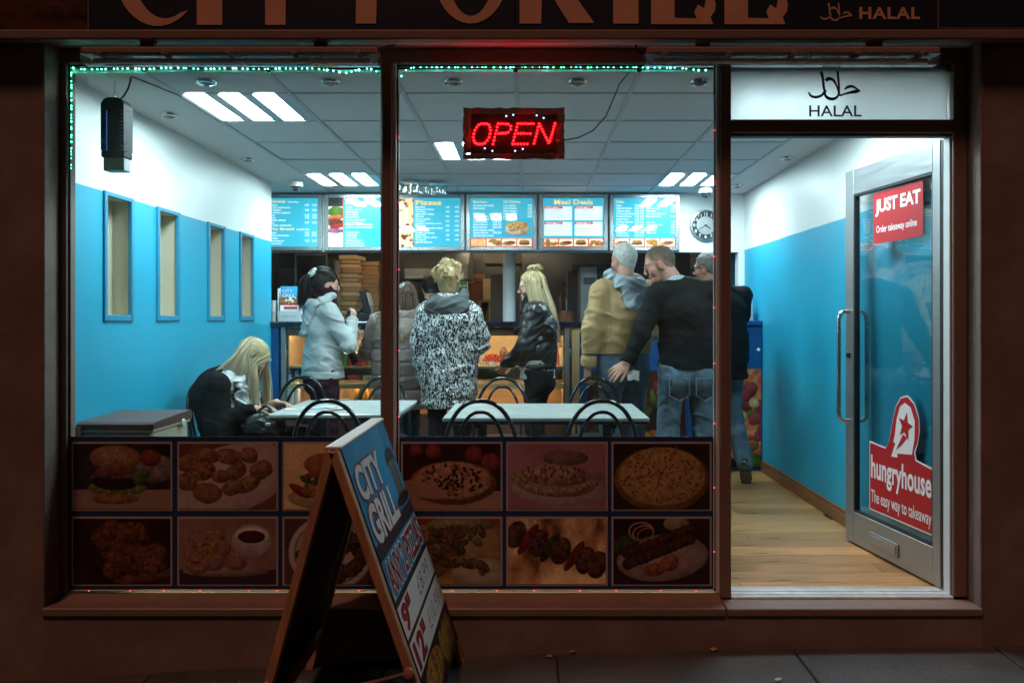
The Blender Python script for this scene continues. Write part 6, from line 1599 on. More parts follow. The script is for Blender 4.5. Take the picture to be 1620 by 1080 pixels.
        if s.bust:
            for sx in (-1, 1): pr.append(EL(J['che'] + (np.array(fr) * .085 + nrm(J['shR'] - J['shL']) * sx * .075 + A_(0, 0, -.02)) * z, np.array((.075, .065, .075)) * s.bust * z + inf * .6, None, .04))
        if arms:
            for q in 'LR':
                pr += [RC(J['sh' + q], J['el' + q], .053 * z + inf * .45 + sleeve, .042 * z + inf * .45 + sleeve, ka), RC(J['el' + q], J['wr' + q], .041 * z + inf * .45 + sleeve, .030 * z + inf * .4 + sleeve * .8, .02, flat=inf > 0)]
        return pr
    def leg_prims(s, inf=0.0, flare=0.0, seat=1.0, fold=.0):
        J = s.J; z = s.k; pr = [EC(J['pel'] + A_(0, -.01, -.03), J['pel'] + A_(0, 0, .06), (.150 * s.wide * z + inf, .112 * s.deep * z * seat + inf), (.150 * s.wide * z + inf, .108 * s.deep * z + inf), (0, 1, 0), .04)]
        for q, sx in (('L', -1), ('R', 1)):
            a, b, c = J['hip' + q], J['kne' + q], J['ank' + q]
            pr += [EL(a + A_(sx * -.005, -.045, -.075) * z, np.array((.082, .084, .10)) * z * seat + inf, None, .05), RC(a, b, .088 * z + inf, .060 * z + inf, .03, fold=(fold, 38, 11) if fold else None), RC(b, c + A_(0, 0, .015), .060 * z + inf, .044 * z + inf + flare, .03, fold=(fold * 1.3, 46, 12) if fold else None)]
        return pr
    def foot(s, q):
        J = s.J; a = J['ank' + q]; f = J['foot' + q]
        if f is None: f = a + A_((-.03 if q == 'L' else .03), .19, 0) * s.k; f[2] = .03
        heel = a + A_(0, -.035, -.05) * s.k if J['foot' + q] is None else a - nrm(f - a) * .05 * s.k
        return a, f, heel
    def make_body(s, h=.006):
        pr = s.torso_prims(-.012) + s.leg_prims(-.012) + s.head_prims()
        for q in 'LR':
            pr += s.hand_prims(s.J['wr' + q], s.J['el' + q], (s.handL if q == 'L' else s.handR))
            a, f, heel = s.foot(q); pr += [RC(a, a * .4 + f * .6, .034 * s.k, .032 * s.k, .02)]
        V_, Q = grow(pr, h)
        col = np.tile(np.array(s.skin), (len(V_), 1)); n = fbm(V_.astype(np.float32) * 40, 3)[:, None]; col = col * (.86 + .28 * n)
        L = ((V_ - s.J['head']) @ s.hm) / s.hs
        def blot(c, r, cc, a=1.0):
            nonlocal col
            d = np.clip(1.3 - np.linalg.norm((L - np.array(c)) / np.array(r), axis=1), 0, .3) / .3 * a; col = col * (1 - d[:, None]) + np.array(cc) * d[:, None]
        for sx in (-1, 1):
            blot((sx * .05, .08, -.025), (.03, .03, .03), np.array(s.skin) * (1.02, .8, .78), .6); blot((sx * .08, -.006, 0), (.02, .025, .04), np.array(s.skin) * (1.05, .78, .76), .8)
            blot((sx * .031, .088, .011), (.010, .008, .0042), (.34, .30, .28)); blot((sx * .031, .0925, .012), (.006, .006, .0045), (.03, .02, .018)); blot((sx * .033, .090, .034), (.018, .012, .0045), s.brow, .85)
        blot((0, .108, -.02), (.018, .02, .018), np.array(s.skin) * (1.04, .8, .78), .6); blot((0, .096, -.053), (.022, .014, .010), np.array(s.skin) * (.95, .62, .62), .9)
        s.body = np_mesh('person', V_, Q, attr_mat('skin', .5, spec=.35), None, col); s.body.location = s.loc; s.body.rotation_euler = (0, 0, R(s.yaw))
        tag(s.body, s.label, 'person', 'people in the takeaway'); return s
    def wear(s, name, prims, m, h=.009, post=None, col=None, label=None):
        V_, Q = grow(prims, h, post)
        o = np_mesh(name, V_, Q, m, s.body, None if col is None else col(V_))
        if label: o['label'] = label
        return o
    def shoes(s, m, msole=None):
        for q in 'LR':
            a, f, heel = s.foot(q); up = A_(0, 0, 1); d = nrm(f - heel)
            side = nrm(np.cross(d, up)); nu = np.cross(side, d)
            lo_ = a - nu * .058 * s.k if s.J['foot' + q] is not None else A_(a[0], a[1], 0)
            base = heel + (f - heel) * .0
            pr = [EC(heel, f, np.array((.036, .036)) * s.k, np.array((.042, .028)) * s.k, nu, .03), RC(a + nu * .03, heel * .6 + f * .4, .042 * s.k, .035 * s.k, .03)]
            c0 = heel - nu * .026 * s.k
            V_, Q = grow(pr, .008, lambda p, F_: np.maximum(F_, -((p - c0) @ nu.astype(np.float32))))
            sh = np_mesh('shoe', V_, Q, m, s.body)
            so_ = MB(); n = 22; ring = []
            for k in range(n):
                t = 2 * math.pi * k / n; xx = math.cos(t); yy = math.sin(t)
                w = (.040 + .006 * xx) * s.k
                ring.append(heel + d * ((xx + 1) / 2 * (np.linalg.norm(f - heel) + .085 * s.k) - .042 * s.k) + side * w * math.copysign(abs(yy) ** .7, yy) - nu * .026 * s.k)
            vs_ = [tuple(r - nu * .001) for r in ring] + [tuple(r - nu * .016) for r in ring]
            so_.add(vs_, [tuple(range(n)), tuple(range(n, 2 * n))[::-1]] + [(k, k + n, (k + 1) % n + n, (k + 1) % n) for k in range(n)])
            me = bpy.data.meshes.new('sole'); me.from_pydata(so_.v, [], so_.f); me.materials.append(msole or m); o = bpy.data.objects.new('sole', me); COL.objects.link(o); o.parent = sh
    def hair_cap(s, col, t=.006, line=None, h=.005, rough=.004, freq=90, name='hair', extra=(), gloss=.45, fade=0.0):
        line = line or [(-.12, -.070), (-.075, -.062), (-.035, -.02), (-.018, .02), (.020, .034), (.034, .006), (.046, .045), (.066, .080), (.11, .098)]
        ys = [a for a, b in line]; zs = [b for a, b in line]
        M = s.hm; q = s.hs
        pr = [EL(s.hp(0, -.014, .042), (np.array((.074, .096, .088)) + t) * q, M, .01), EC(s.hp(0, -.03, .02), s.hp(0, -.032, -.05), np.array((.066 + t, .072 + t)) * q, np.array((.052 + t, .05 + t)) * q, M[:, 1], .02)] + list(extra)
        H = s.J['head']
        def post(p, F_):
            L = ((p - H) @ M) / q; n = vnoise(np.stack([L[:, 0] * freq, L[:, 1] * freq * .45, L[:, 2] * freq * .45], 1), 5)
            return np.maximum(F_ + (n - .5) * rough, (np.interp(L[:, 1], ys, zs) + (vnoise(L * 60, 2) - .5) * .016 - L[:, 2]) * .8 * q)
        V_, Q = grow(pr, h, post)
        L = ((V_ - H) @ M) / q; n = fbm(np.stack([L[:, 0] * 120, L[:, 1] * 60, L[:, 2] * 60], 1), 4)[:, None]
        c3 = np.array(col) * (.55 + .9 * n)
        if fade:
            g = np.clip(1 - (L[:, 2] - np.interp(L[:, 1], ys, zs)) / fade, 0, 1)[:, None] * .75; c3 = c3 * (1 - g) + np.array(s.skin) * .8 * g
        return np_mesh(name, V_, Q, attr_mat('hair %.2f' % gloss, gloss, spec=.3), s.body, c3)
    def strands(s, guides, n, col, r=.0022, jit=.006, thick=.25, seed=1, curl=0.0, name='hair', clump=12, centre=None, tipcol=None, interp=True):
        rs = np.random.RandomState(seed); G = []
        for g in guides:
            g = np.array(g, float); t = np.linspace(0, len(g) - 1, 16); i = np.clip(t.astype(int), 0, len(g) - 2); f = (t - i)[:, None]
            p0 = g[np.clip(i - 1, 0, None)]; p1 = g[i]; p2 = g[i + 1]; p3 = g[np.clip(i + 2, None, len(g) - 1)]
            G.append(.5 * ((2 * p1) + (-p0 + p2) * f + (2 * p0 - 5 * p1 + 4 * p2 - p3) * f ** 2 + (-p0 + 3 * p1 - 3 * p2 + p3) * f ** 3))
        G = np.array(G); M_ = G.shape[1]; nc = max(1, n // clump)
        ct = rs.rand(nc) * (len(G) - 1); cj = rs.randn(nc, 3) * jit; cs = rs.rand(nc); cb = .65 + .7 * rs.rand(nc)
        ci = rs.randint(0, nc, n); t = np.clip(ct[ci] + rs.randn(n) * .10, 0, len(G) - 1 - 1e-6); i = t.astype(int); f = (t - i)[:, None, None] * (1.0 if interp else 0.0)
        P = G[i] * (1 - f) + G[np.minimum(i + 1, len(G) - 1)] * f
        w = np.linspace(0, 1, M_)[None, :, None]
        P = P + cj[ci][:, None, :] * (.3 + w) + rs.randn(n, 1, 3) * jit * .45 * (.3 + w)
        c0 = s.hp(0, -.01, .02) if centre is None else np.array(centre)
        shr = (cs[ci] * thick)[:, None, None] * np.clip(1 - .5 * w, 0, 1); cc = np.array(P); cc[:, :, 0] = c0[0]; cc[:, :, 1] = c0[1]; cc[:, :, 2] = np.where(P[:, :, 2] > c0[2], c0[2], P[:, :, 2]); P = P * (1 - shr) + cc * shr
        if curl:
            ph = rs.rand(n, 1) * 6.28; an = w[:, :, 0] * 16 + ph; P = P + np.stack([np.cos(an), np.sin(an), np.sin(an * .7)], -1) * curl * (w * .8 + .3)
        end = 1 - .30 * rs.rand(n, 1, 1) ** 2; ln = w * end * (M_ - 1); k0 = np.clip(ln[:, :, 0].astype(int), 0, M_ - 2); fr = ln - k0[:, :, None]; I = np.arange(n)[:, None]; P = P[I, k0] * (1 - fr) + P[I, k0 + 1] * fr
        T = np.gradient(P, axis=1); T /= np.linalg.norm(T, axis=2, keepdims=True) + 1e-9
        up = rs.randn(n, 1, 3); u = np.cross(T, up); u /= np.linalg.norm(u, axis=2, keepdims=True) + 1e-9; v = np.cross(T, u)
        rad = r * (.7 + .6 * rs.rand(n, 1, 1)) * (1 - .75 * w ** 2)
        ring = np.stack([P + (u * math.cos(a) + v * math.sin(a)) * rad for a in (0, 2.094, 4.189)], 2)      # n, M, 3, 3
        V_ = ring.reshape(-1, 3); b = (np.arange(n)[:, None, None] * M_ + np.arange(M_ - 1)[None, :, None]) * 3; k = np.arange(3)[None, None, :]; k2 = (k + 1) % 3
        Q = np.stack([b + k, b + k2, b + 3 + k2, b + 3 + k], -1).reshape(-1, 4)
        cl = np.array(col) * (cb[ci] * (.8 + .4 * rs.rand(n)))[:, None]
        C3 = np.repeat(cl[:, None, :], M_, 1)
        if tipcol is not None: C3 = C3 * (1 - w) + (np.array(tipcol) * (cb[ci] * (.8 + .4 * rs.rand(n)))[:, None])[:, None, :] * w
        V_ = V_.astype(np.float32)
        o = np_mesh(name, V_, Q, attr_mat('hair strands', .42, spec=.35), s.body, np.repeat(C3.reshape(-1, 3), 3, 0)); o['kind'] = 'stuff' if name == 'hair_strands' else ''
        if not o['kind']: del o['kind']
        return o
    def skull(s, d0, d1, n=6, t=.010):
        d0, d1 = nrm(np.array(d0, float)), nrm(np.array(d1, float)); w = math.acos(max(-1, min(1, d0 @ d1))); out = []
        for k in range(n):
            u = k / (n - 1); d = (math.sin((1 - u) * w) * d0 + math.sin(u * w) * d1) / (math.sin(w) + 1e-6)
            out.append(s.hp(*(np.array((0, -.014, .042)) + d * (np.array((.074, .096, .088)) + t))))
        return out
    def glasses(s, m):
        g = MB(); q = s.hs
        for sx in (-1, 1):
            g.tube([s.hp(sx * .031 + .021 * math.cos(a), .107 - .004 * abs(math.cos(a)), .012 + .015 * math.sin(a)) for a in [6.283 * k / 14 for k in range(14)]], .0022, 6, True)
            g.tube([s.hp(sx * .053, .103, .016), s.hp(sx * .070, .07, .016), s.hp(sx * .079, .0, .014), s.hp(sx * .078, -.018, .0)], .0022, 6)
        g.tube([s.hp(-.010, .108, .015), s.hp(0, .112, .018), s.hp(.010, .108, .015)], .0022, 6)
        me = bpy.data.meshes.new('glasses'); me.from_pydata(g.v, [], g.f); me.shade_smooth(); me.materials.append(m); o = bpy.data.objects.new('glasses', me); COL.objects.link(o); o.parent = s.body
def hood_down(p, r=.105, drop=.15, wide=.115, thick=.032, tilt=0.0, out=0.0):
    n0 = p.J['nek']; pr = []; prev = None
    for a in np.linspace(-125, 125, 11):
        c_ = n0 + A_(math.sin(R(a)) * r, -math.cos(R(a)) * r * .85, .035 - .045 * math.cos(R(a)) + tilt * math.sin(R(a)))
        if prev is not None: pr.append(RC(prev, c_, thick, thick, .02))
        prev = c_
    pr.append(EC(n0 + A_(0, -.085 - out * .5, -.005), n0 + A_(0, -.125 - out, -drop), (wide, .036), (wide * .55, .030), (0, 1, 0), .035))
    return pr
def hem(z, amp=.0, cut=None): return lambda p, F_: np.maximum(F_, z - p[:, 2])
def chain(*fs):
    def f(p, F_):
        for g in fs: F_ = g(p, F_)
        return F_
    return f
def folds(amp, fr, seed=0, m=None):
    m = fr[0] / 9.0 if m is None else m
    def f(p, F_):
        k = np.abs(F_) < .07
        if not k.any(): return F_
        q = p[k]; out = F_.copy(); t = 0
        msk = np.clip((vnoise(q * 4.2 * m, seed + 9) - .25) * 2.2, 0, 1)
        for i, (sx, w) in enumerate(((.42, msk), (-.46, 1 - msk))):
            d1 = nrm(A_(sx, .25, .86)); d2 = nrm(np.cross(d1, A_(0, 1, 0.1))); d3 = np.cross(d1, d2)
            c = np.stack([q @ d1 * 13 * m, q @ d2 * 4.6 * m, q @ d3 * 4.6 * m], 1).astype(np.float32) + 11.3 * i
            n = .7 * vnoise(c, seed + i) + .3 * vnoise(c * 2.1, seed + 5 + i)
            t = t + w * np.clip(1 - np.abs(2 * n - 1) * 2.6, 0, 1)
        out[k] = F_[k] + amp * (.55 - 1.5 * t); return out
    return f

m_jean = mat('faded denim', (.075, .125, .17), .8, var=.45, vscale=9, stretch=(1.6, 1.6, .7), bump=.25, bscale=260)
m_jeand = mat('dark denim', (.04, .06, .085), .8, var=.35, vscale=9, stretch=(1.6, 1.6, .7), bump=.2, bscale=260)
m_shoe = mat('dark shoe leather', (.02, .018, .017), .5); m_sole = mat('grey rubber sole', (.16, .15, .14), .7, var=.2, vscale=30)
m_blackcloth = mat('black cloth', (.009, .009, .010), .85, var=.2, vscale=14, bump=.2, bscale=300, spec=.12)
def cloth(name, col, rough=.85, var=.12, vs=14, bump=.3, bs=260, sheen=.0): return mat(name, col, rough, var=var, vscale=vs, bump=bump, bscale=bs, sheen=sheen, spec=.12)
def legs(p, m, inf=.012, flare=.006, fold=.006, hemz=.05, seat=1.0, h=.009):
    top = p.J['pel'][2] + .10 * p.k
    return p.wear('trousers', p.leg_prims(inf, flare, seat, fold), m, h, chain(folds(.006, (13, 13, 9), 4), lambda q, F_: np.maximum(F_, q[:, 2] - top)))
def at(px_, d): return (XA(px_, d), d, 0)

# ---------- 1 the man in the black jumper
p = Person('man in black jumper and jeans looking down to his left', at(1086, 1.74), 4, 1.80, 'ruddy', wide=.97, deep=.96, nek=(-.055, .01, 1.475), head=(-.165, .055, 1.60), shL=(-.20, .005, 1.40), elL=(-.31, -.03, 1.15), wrL=(-.405, -.06, .965), shR=(.155, -.01, 1.425), elR=(.225, .06, 1.17), wrR=(.12, .22, 1.05),
           che=(-.01, -.005, 1.29), look=(76, -20, 4), handL=dict(dir=(-.75, -.1, -.55), palm=(.2, .9, -.5), curl=16, side=1, thumb=30), kneL=(-.12, .02, .5), kneR=(.12, .02, .5), hs=1.02, brow=(.14, .08, .05)).make_body()
legs(p, m_jean, .010, .012, .002, seat=1.02, h=.007)
pk = MB()
p.wear('jumper', p.torso_prims(.020, True, 1.08, .011, .06) + [EC(A_(0, -.008, .93), A_(0, 0, 1.06), (.178, .148), (.168, .132), (0, 1, 0), .04)], cloth('black fine knit', (.007, .0075, .008), .8, .15, 14, .15), .008, chain(folds(.007, (9, 7, 9), 2), hem(.925 * p.k)))
p.wear('shirt_collar', [EC(p.J['nek'] + A_(-.005, 0, -.02), p.J['nek'] + A_(-.022, .01, .045), (.078, .074), (.068, .066), (0, 1, 0), .01)], mat('pale striped shirt', (.42, .50, .56), .7, var=.25, vscale=60, stretch=(6, 6, .4)), .005, lambda q, F_: np.maximum(F_, (q - (p.J['nek'] + A_(-.022, .01, .035))) @ A_(-.2, .35, .92)))
p.hair_cap((.11, .075, .05), .003, None, .004, .0035, 140, gloss=.6, fade=.055)
p.shoes(m_shoe)
# jeans pockets
def pocket(p, cx, w, h, ztop):
    pts = [(-w / 2, 0), (w / 2, 0), (w / 2, -h * .75), (0, -h), (-w / 2, -h * .75)]
    t = MB(); y = -.152
    ring = [A_(cx + a, y - .0 + .9 * abs(cx + a) ** 2, ztop + b) for a, b in pts + [pts[0]]]
    t.tube(ring, .0022, 5); me = bpy.data.meshes.new('pocket_stitching'); me.from_pydata(t.v, [], t.f); me.materials.append(mat('denim stitching', (.20, .26, .30), .8)); o = bpy.data.objects.new('pocket_stitching', me); COL.objects.link(o); o.parent = p.body
pocket(p, -.085, .13, .15, .89); pocket(p, .09, .13, .15, .89)
# the napkin he holds
nk = MB(); rr = random.Random(3); hw = p.J['wrL'] + A_(-.03, .01, -.07)
pts = [(hw + A_(rr.uniform(-.03, .07), rr.uniform(-.02, .02), rr.uniform(-.05, .02))) for k in range(9)]
base = A_(*p.loc) + np.array(Matrix.Rotation(R(4), 3, 'Z')) @ (p.J['wrL'] + A_(.015, .03, -.055))
g = MB(); n = 6
for j in range(n):
    for i in range(n): g.v.append(tuple(base + A_(i * .016 - .01, .006 * math.sin(i * 2.1 + j), -j * .013 - .005 * math.sin(i * 1.7))))
for j in range(n - 1):
    for i in range(n - 1): g.f.append((j * n + i, j * n + i + 1, (j + 1) * n + i + 1, (j + 1) * n + i))
tag(g.build('paper_napkin', mat('crumpled napkin', (.5, .47, .45), .7), None, 20), 'crumpled pale napkin held in the lowered hand of the man in black', 'napkin')

# ---------- 2 the man in the tan jacket
p = Person('white haired man in tan work jacket with grey hood', at(986, 2.15), 22, 1.835, 'ruddy', wide=1.10, deep=1.12, elL=(-.265, -.03, 1.14), wrL=(-.255, .03, .90), elR=(.25, .05, 1.14), wrR=(.16, .25, 1.06), head=(.015, .02, 1.625), look=(8, -4, 0), handL=dict(palm=(1, .2, 0), curl=32, side=-1, thumb=25), brow=(.4, .38, .36)).make_body()
legs(p, m_jean, .010, .012, .002)
m_tan = cloth('tan duck canvas', (.40, .26, .13), .78, .14, 12, .2, 200)
def seam(q, F_):
    return F_ + .005 * np.exp(-((q[:, 2] - 1.045) / .007) ** 2) + .004 * np.exp(-((np.abs(q[:, 0]) - .165) / .006) ** 2) * (q[:, 1] < 0)
p.wear('jacket', p.torso_prims(.026, True, 1.05, .014, .0), m_tan, .007, chain(folds(.009, (9, 8, 7), 5), seam, hem(.985 * p.k)))
p.wear('hood', hood_down(p, .108, .165, .125, .042, -.012, .035), cloth('grey jersey hood', (.30, .335, .37), .9, .12, 20, .2), .006,
       folds(.010, (14, 13, 16), 8))
p.wear('cuff', [RC(p.J['wrL'] + (p.J['elL'] - p.J['wrL']) * .20, p.J['wrL'] + (p.J['elL'] - p.J['wrL']) * .02, .059, .057, .01, flat=True)], m_tan, .006)
p.hair_cap((.48, .46, .43), .005, None, .004, .005, 130, gloss=.6, fade=.03)
p.shoes(m_shoe)

# ---------- 3 the man in the dark coat at the right cabinet
p = Person('bespectacled man in long dark coat leaning on the right cabinet', at(1138, 2.52), 12, 1.80, 'ruddy', wide=1.08, deep=1.08, elR=(.265, .20, 1.275), shR=(.205, .05, 1.415), wrR=(.10, .42, 1.30), elL=(-.22, .16, 1.20), wrL=(-.07, .40, 1.30), shL=(-.175, .03, 1.42), che=(0, .03, 1.30), nek=(-.03, .06, 1.48), head=(-.055, .10, 1.622),
           kneR=(.15, .07, .50), ankR=(.185, -.05, .145), footR=(.235, .025, .035), kneL=(-.10, .08, .50), ankL=(-.10, .10, .085), look=(42, -4, 0), brow=(.1, .08, .07)).make_body()
legs(p, m_jean, .006, .014, .002, seat=.95)
m_coat = cloth('dark speckled wool', (.011, .011, .012), .9, .5, 60, .5, 220)
p.wear('coat', p.torso_prims(.040, True, 1.08, .016, .0) + [EC(A_(0, 0, .80), A_(0, 0, 1.05), (.222, .175), (.205, .165), (0, 1, 0), .05)], m_coat, .008, chain(folds(.008, (8, 8, 5), 6), hem(.80 * p.k)))
p.wear('collar', [EC(p.J['nek'] + A_(0, -.01, -.02), p.J['nek'] + A_(0, .0, .05), (.095, .092), (.085, .082), (0, 1, 0), .02)], m_coat, .006, lambda q, F_: np.maximum(F_, q[:, 2] - p.J['nek'][2] - .05))
p.hair_cap((.17, .155, .14), .010, None, .005, .008, 90, gloss=.6); p.glasses(m_blk); p.shoes(m_shoe, m_sole)

# ---------- 4 blonde woman in leather
p = Person('blonde woman with glasses in a black leather jacket facing left', at(850, 2.47), 80, 1.64, 'pale', wide=.94, deep=.98, bust=.75, elL=(-.22, .06, 1.15), wrL=(-.10, .24, .985), elR=(.22, .05, 1.15), wrR=(.10, .235, .985), nek=(0, .005, 1.475), head=(0, .045, 1.625), look=(4, -8, 0), handL=dict(curl=30, palm=(1, 0, .3), side=-1), handR=dict(curl=30, palm=(-1, 0, .3), side=1), brow=(.2, .14, .08)).make_body()
legs(p, m_blackcloth, .004, -.002, .003, seat=1.08)
p.wear('white_top', p.torso_prims(.030, False, 1.04, 0, .12), cloth('fluffy white knit', (.62, .63, .60), .95, .1, 30, .6, 160), .008, chain(folds(.006, (22, 22, 18), 4), hem(.885 * p.k), lambda q, F_: np.maximum(F_, q[:, 2] - 1.2)))
m_leather = mat('black leather', (.012, .012, .013), .36, var=.2, vscale=10, bump=.25, bscale=70, rvar=.12)
p.wear('jacket', p.torso_prims(.036, True, 1.02, .010, .04), m_leather, .0065, chain(folds(.009, (13, 11, 13), 9), lambda q, F_: np.maximum(F_, .965 * p.k - q[:, 2] + .12 * np.clip(q[:, 1], -.05, .1)), lambda q, F_: np.maximum(F_, -(np.maximum(np.abs(q[:, 0]) - .035 - .08 * np.clip(1.5 - q[:, 2], 0, 1) * 0, -(q[:, 1] - .05))))))
p.wear('scarf', [EC(p.J['nek'] + A_(0, .02, -.04), p.J['nek'] + A_(0, .035, .03), (.082, .088), (.07, .072), (0, 1, 0), .02), EC(p.J['nek'] + A_(-.01, .10, -.05), p.J['che'] + A_(-.01, .155, -.03), (.06, .03), (.05, .03), (0, 1, 0), .03)], m_blackcloth, .007, folds(.008, (18, 18, 18), 3))
blonde = (.60, .45, .24)
p.hair_cap((.36, .25, .12), .010, [(-.12, -.09), (-.05, -.09), (-.01, -.05), (.02, .0), (.045, .03), (.066, .075), (.11, .095)], .005, .006, 70)
H = p.hp
gd = []
for ang in np.linspace(-118, 118, 15):
    a = R(ang); sx, cy = math.sin(a), -math.cos(a); dn_ = .47 if abs(ang) < 75 else .36
    gd.append([H(0, -.03, .135), H(sx * .05, cy * .06 - .015, .125), H(sx * .082, cy * .10 - .012, .06), H(sx * .090, cy * .112 - .012, -.03), H(sx * .095, cy * .118 - .025, -.12), H(sx * .092, cy * .11 - .055, -.25), H(sx * .065, cy * .08 - .085, -dn_)])
p.strands(gd, 1100, blonde, .0024, .008, .22, 4, name='hair_strands', tipcol=(.70, .60, .40), clump=9)
gd = [[H(.035 * math.cos(a), -.035 + .035 * math.sin(a), .125), H(.055 * math.cos(a), -.035 + .05 * math.sin(a), .155), H(.030 * math.cos(a + 1.2), -.045 + .03 * math.sin(a + 1.2), .168), H(.05 * math.cos(a + 1.8), -.06 + .04 * math.sin(a + 1.8), .13)] for a in np.linspace(0, 6.28, 12)]
p.strands(gd, 300, blonde, .0024, .006, .1, 6, name='hair_bun', centre=H(0, -.035, .15), interp=False, clump=6)
p.glasses(m_blk); p.shoes(m_shoe)

# ---------- 5 woman in the leopard coat
p = Person('woman in black and white animal print coat seen from behind', at(711, 2.24), -4, 1.66, 'pale', wide=1.02, deep=1.05, bust=.9, shL=(-.165, -.02, 1.375), shR=(.165, -.02, 1.375), elL=(-.225, -.02, 1.12), wrL=(-.20, .05, .89), elR=(.23, .05, 1.16), wrR=(.17, .28, 1.16), head=(-.005, .02, 1.62), look=(0, -12, -4)).make_body()
legs(p, m_blackcloth, .006, .0, .003)
m_leo = mat('animal print', (.7, .7, .7), .8, bump=.15, bscale=220, sheen=0)
nt = m_leo.node_tree; N = nt.nodes; L_ = nt.links
tc = N.new('ShaderNodeTexCoord'); mp = N.new('ShaderNodeMapping'); mp.inputs['Scale'].default_value = (1.25, 1.25, .72); L_.new(tc.outputs['Object'], mp.inputs[0])
nz = N.new('ShaderNodeTexNoise'); nz.inputs['Scale'].default_value = 62; nz.inputs['Detail'].default_value = 1.2; nz.inputs['Distortion'].default_value = 1.1; L_.new(mp.outputs[0], nz.inputs[0])
cr = N.new('ShaderNodeValToRGB'); cr.color_ramp.elements[0].position = .470; cr.color_ramp.elements[0].color = (.70, .72, .72, 1); cr.color_ramp.elements[1].position = .495; cr.color_ramp.elements[1].color = (.014, .014, .016, 1); L_.new(nz.outputs[0], cr.inputs[0]); L_.new(cr.outputs[0], N['Principled BSDF'].inputs['Base Color'])
k = p.k
p.wear('coat', p.torso_prims(.045, True, 1.18, .014, .0) + [EC(A_(0, 0, .72) * k, A_(0, 0, 1.02) * k, (.205, .17), (.20, .165), (0, 1, 0), .06)], m_leo, .008, chain(folds(.012, (8, 8, 5), 3), hem(.665 * k), lambda q, F_: F_ + .010 * np.exp(-((q[:, 2] - .70) / .012) ** 2)))
p.wear('cape', [q for q in p.torso_prims(.058, False, 1.22)[1:]] + [RC(p.J['shL'], p.J['elL'] * .8 + p.J['shL'] * .2, .085, .092, .04), RC(p.J['shR'], p.J['elR'] * .8 + p.J['shR'] * .2, .085, .092, .04)], m_leo, .008, chain(folds(.010, (9, 9, 4), 13), lambda q, F_: np.maximum(F_, 1.135 * k - q[:, 2] + .25 * q[:, 0] ** 2), lambda q, F_: np.maximum(F_, q[:, 1] - .10)))
p.wear('coat_hood', [EL(p.J['nek'] + A_(0, -.125, -.115), (.15, .055, .075), rotm(0, -18, 0), .02)], m_leo, .008, folds(.014, (12, 14, 20), 2))
p.wear('hood', [q for q in hood_down(p, .112, .145, .15, .038, .02)] + [EL(p.J['nek'] + A_(-.02, -.135, -.02), (.145, .05, .075), rotm(0, -20, 10), .03)], cloth('charcoal jersey hood', (.075, .08, .082), .9, .12, 20, .2), .007, folds(.010, (12, 12, 18), 4))
p.hair_cap((.30, .20, .10), .012, [(-.12, -.10), (-.05, -.09), (-.01, -.05), (.02, .0), (.045, .03), (.066, .075), (.11, .095)], .006, .008, 60, extra=[EL(p.hp(0, -.045, .08), (.082, .076, .078), None, .03)])
rs = np.random.RandomState(2); gd = []
for i in range(150):
    a = rs.rand() * 6.28; e = rs.rand() * 1.75 - .35; c_ = p.hp(0, -.04, .065); dv_ = np.array((math.cos(a) * math.cos(e), math.sin(a) * math.cos(e), math.sin(e)))
    if dv_[1] > .5: dv_[1] *= .3
    gd.append([c_ + dv_ * .07, c_ + dv_ * .098 + rs.randn(3) * .006, c_ + dv_ * .106 + rs.randn(3) * .010, c_ + dv_ * .098 + rs.randn(3) * .016])
p.strands(gd, 1300, (.66, .51, .28), .0018, .004, .04, 8, curl=.010, name='hair_strands', centre=p.hp(0, -.04, .055), clump=5, interp=False); p.shoes(m_shoe)

# ---------- 6 girl with the ponytail
p = Person('dark haired girl with ponytail in pale grey hoodie and burgundy scarf', at(512, 2.38), -58, 1.655, 'pale', wide=.93, deep=.95, bust=.7, shR=(.172, -.02, 1.41), elR=(.215, .13, 1.155), wrR=(.10, .20, 1.345), elL=(-.22, .10, 1.14), wrL=(-.06, .23, 1.20), look=(-2, -6, 0), handR=dict(dir=(-.45, .35, .85), palm=(-.85, -.3, .2), curl=34, side=-1, thumb=30)).make_body()
legs(p, cloth('burgundy trousers', (.035, .012, .018), .8), .006, .0, .004, seat=1.05)
m_hood = cloth('pale grey marl jersey', (.46, .50, .50), .92, .12, 40, .25, 220)
p.wear('hoodie', p.torso_prims(.020, True, 1.08, .010, .04) + [EC(A_(0, -.01, .84), A_(0, -.005, 1.0), (.168, .152), (.158, .134), (0, 1, 0), .05)], m_hood, .007, chain(folds(.010, (10, 9, 10), 7), lambda q, F_: F_ + .004 * np.exp(-((q[:, 2] - .945 * p.k) / .008) ** 2), hem(.885 * p.k)))
p.wear('undershirt', p.torso_prims(.020, False, 1.0, 0, .03)[:1], cloth('lilac undershirt', (.30, .17, .36), .8), .008, chain(hem(.845 * p.k), lambda q, F_: np.maximum(F_, q[:, 2] - .95)))
p.wear('hood', hood_down(p, .112, .21, .125, .026), m_hood, .006, folds(.013, (12, 11, 16), 4))
m_scarf = cloth('burgundy scarf', (.032, .010, .016), .95, .3, 40, .5, 120)
p.wear('scarf', [EC(p.J['nek'] + A_(0, .015, .0), p.J['nek'] + A_(0, .03, .070), (.104, .106), (.092, .094), (0, 1, 0), .02), EC(p.J['nek'] + A_(.05, .11, -.05), A_(.12, .20, .96), (.05, .022), (.05, .02), (0, 1, 0), .03)], m_scarf, .007, folds(.010, (14, 14, 22), 3))
p.hair_cap((.012, .0095, .009), .007, [(-.12, -.075), (-.06, -.07), (-.025, -.045), (-.005, .02), (.03, .025), (.05, .0), (.066, .05), (.11, .075)], .005, .003, 120, gloss=.55)
gd = []
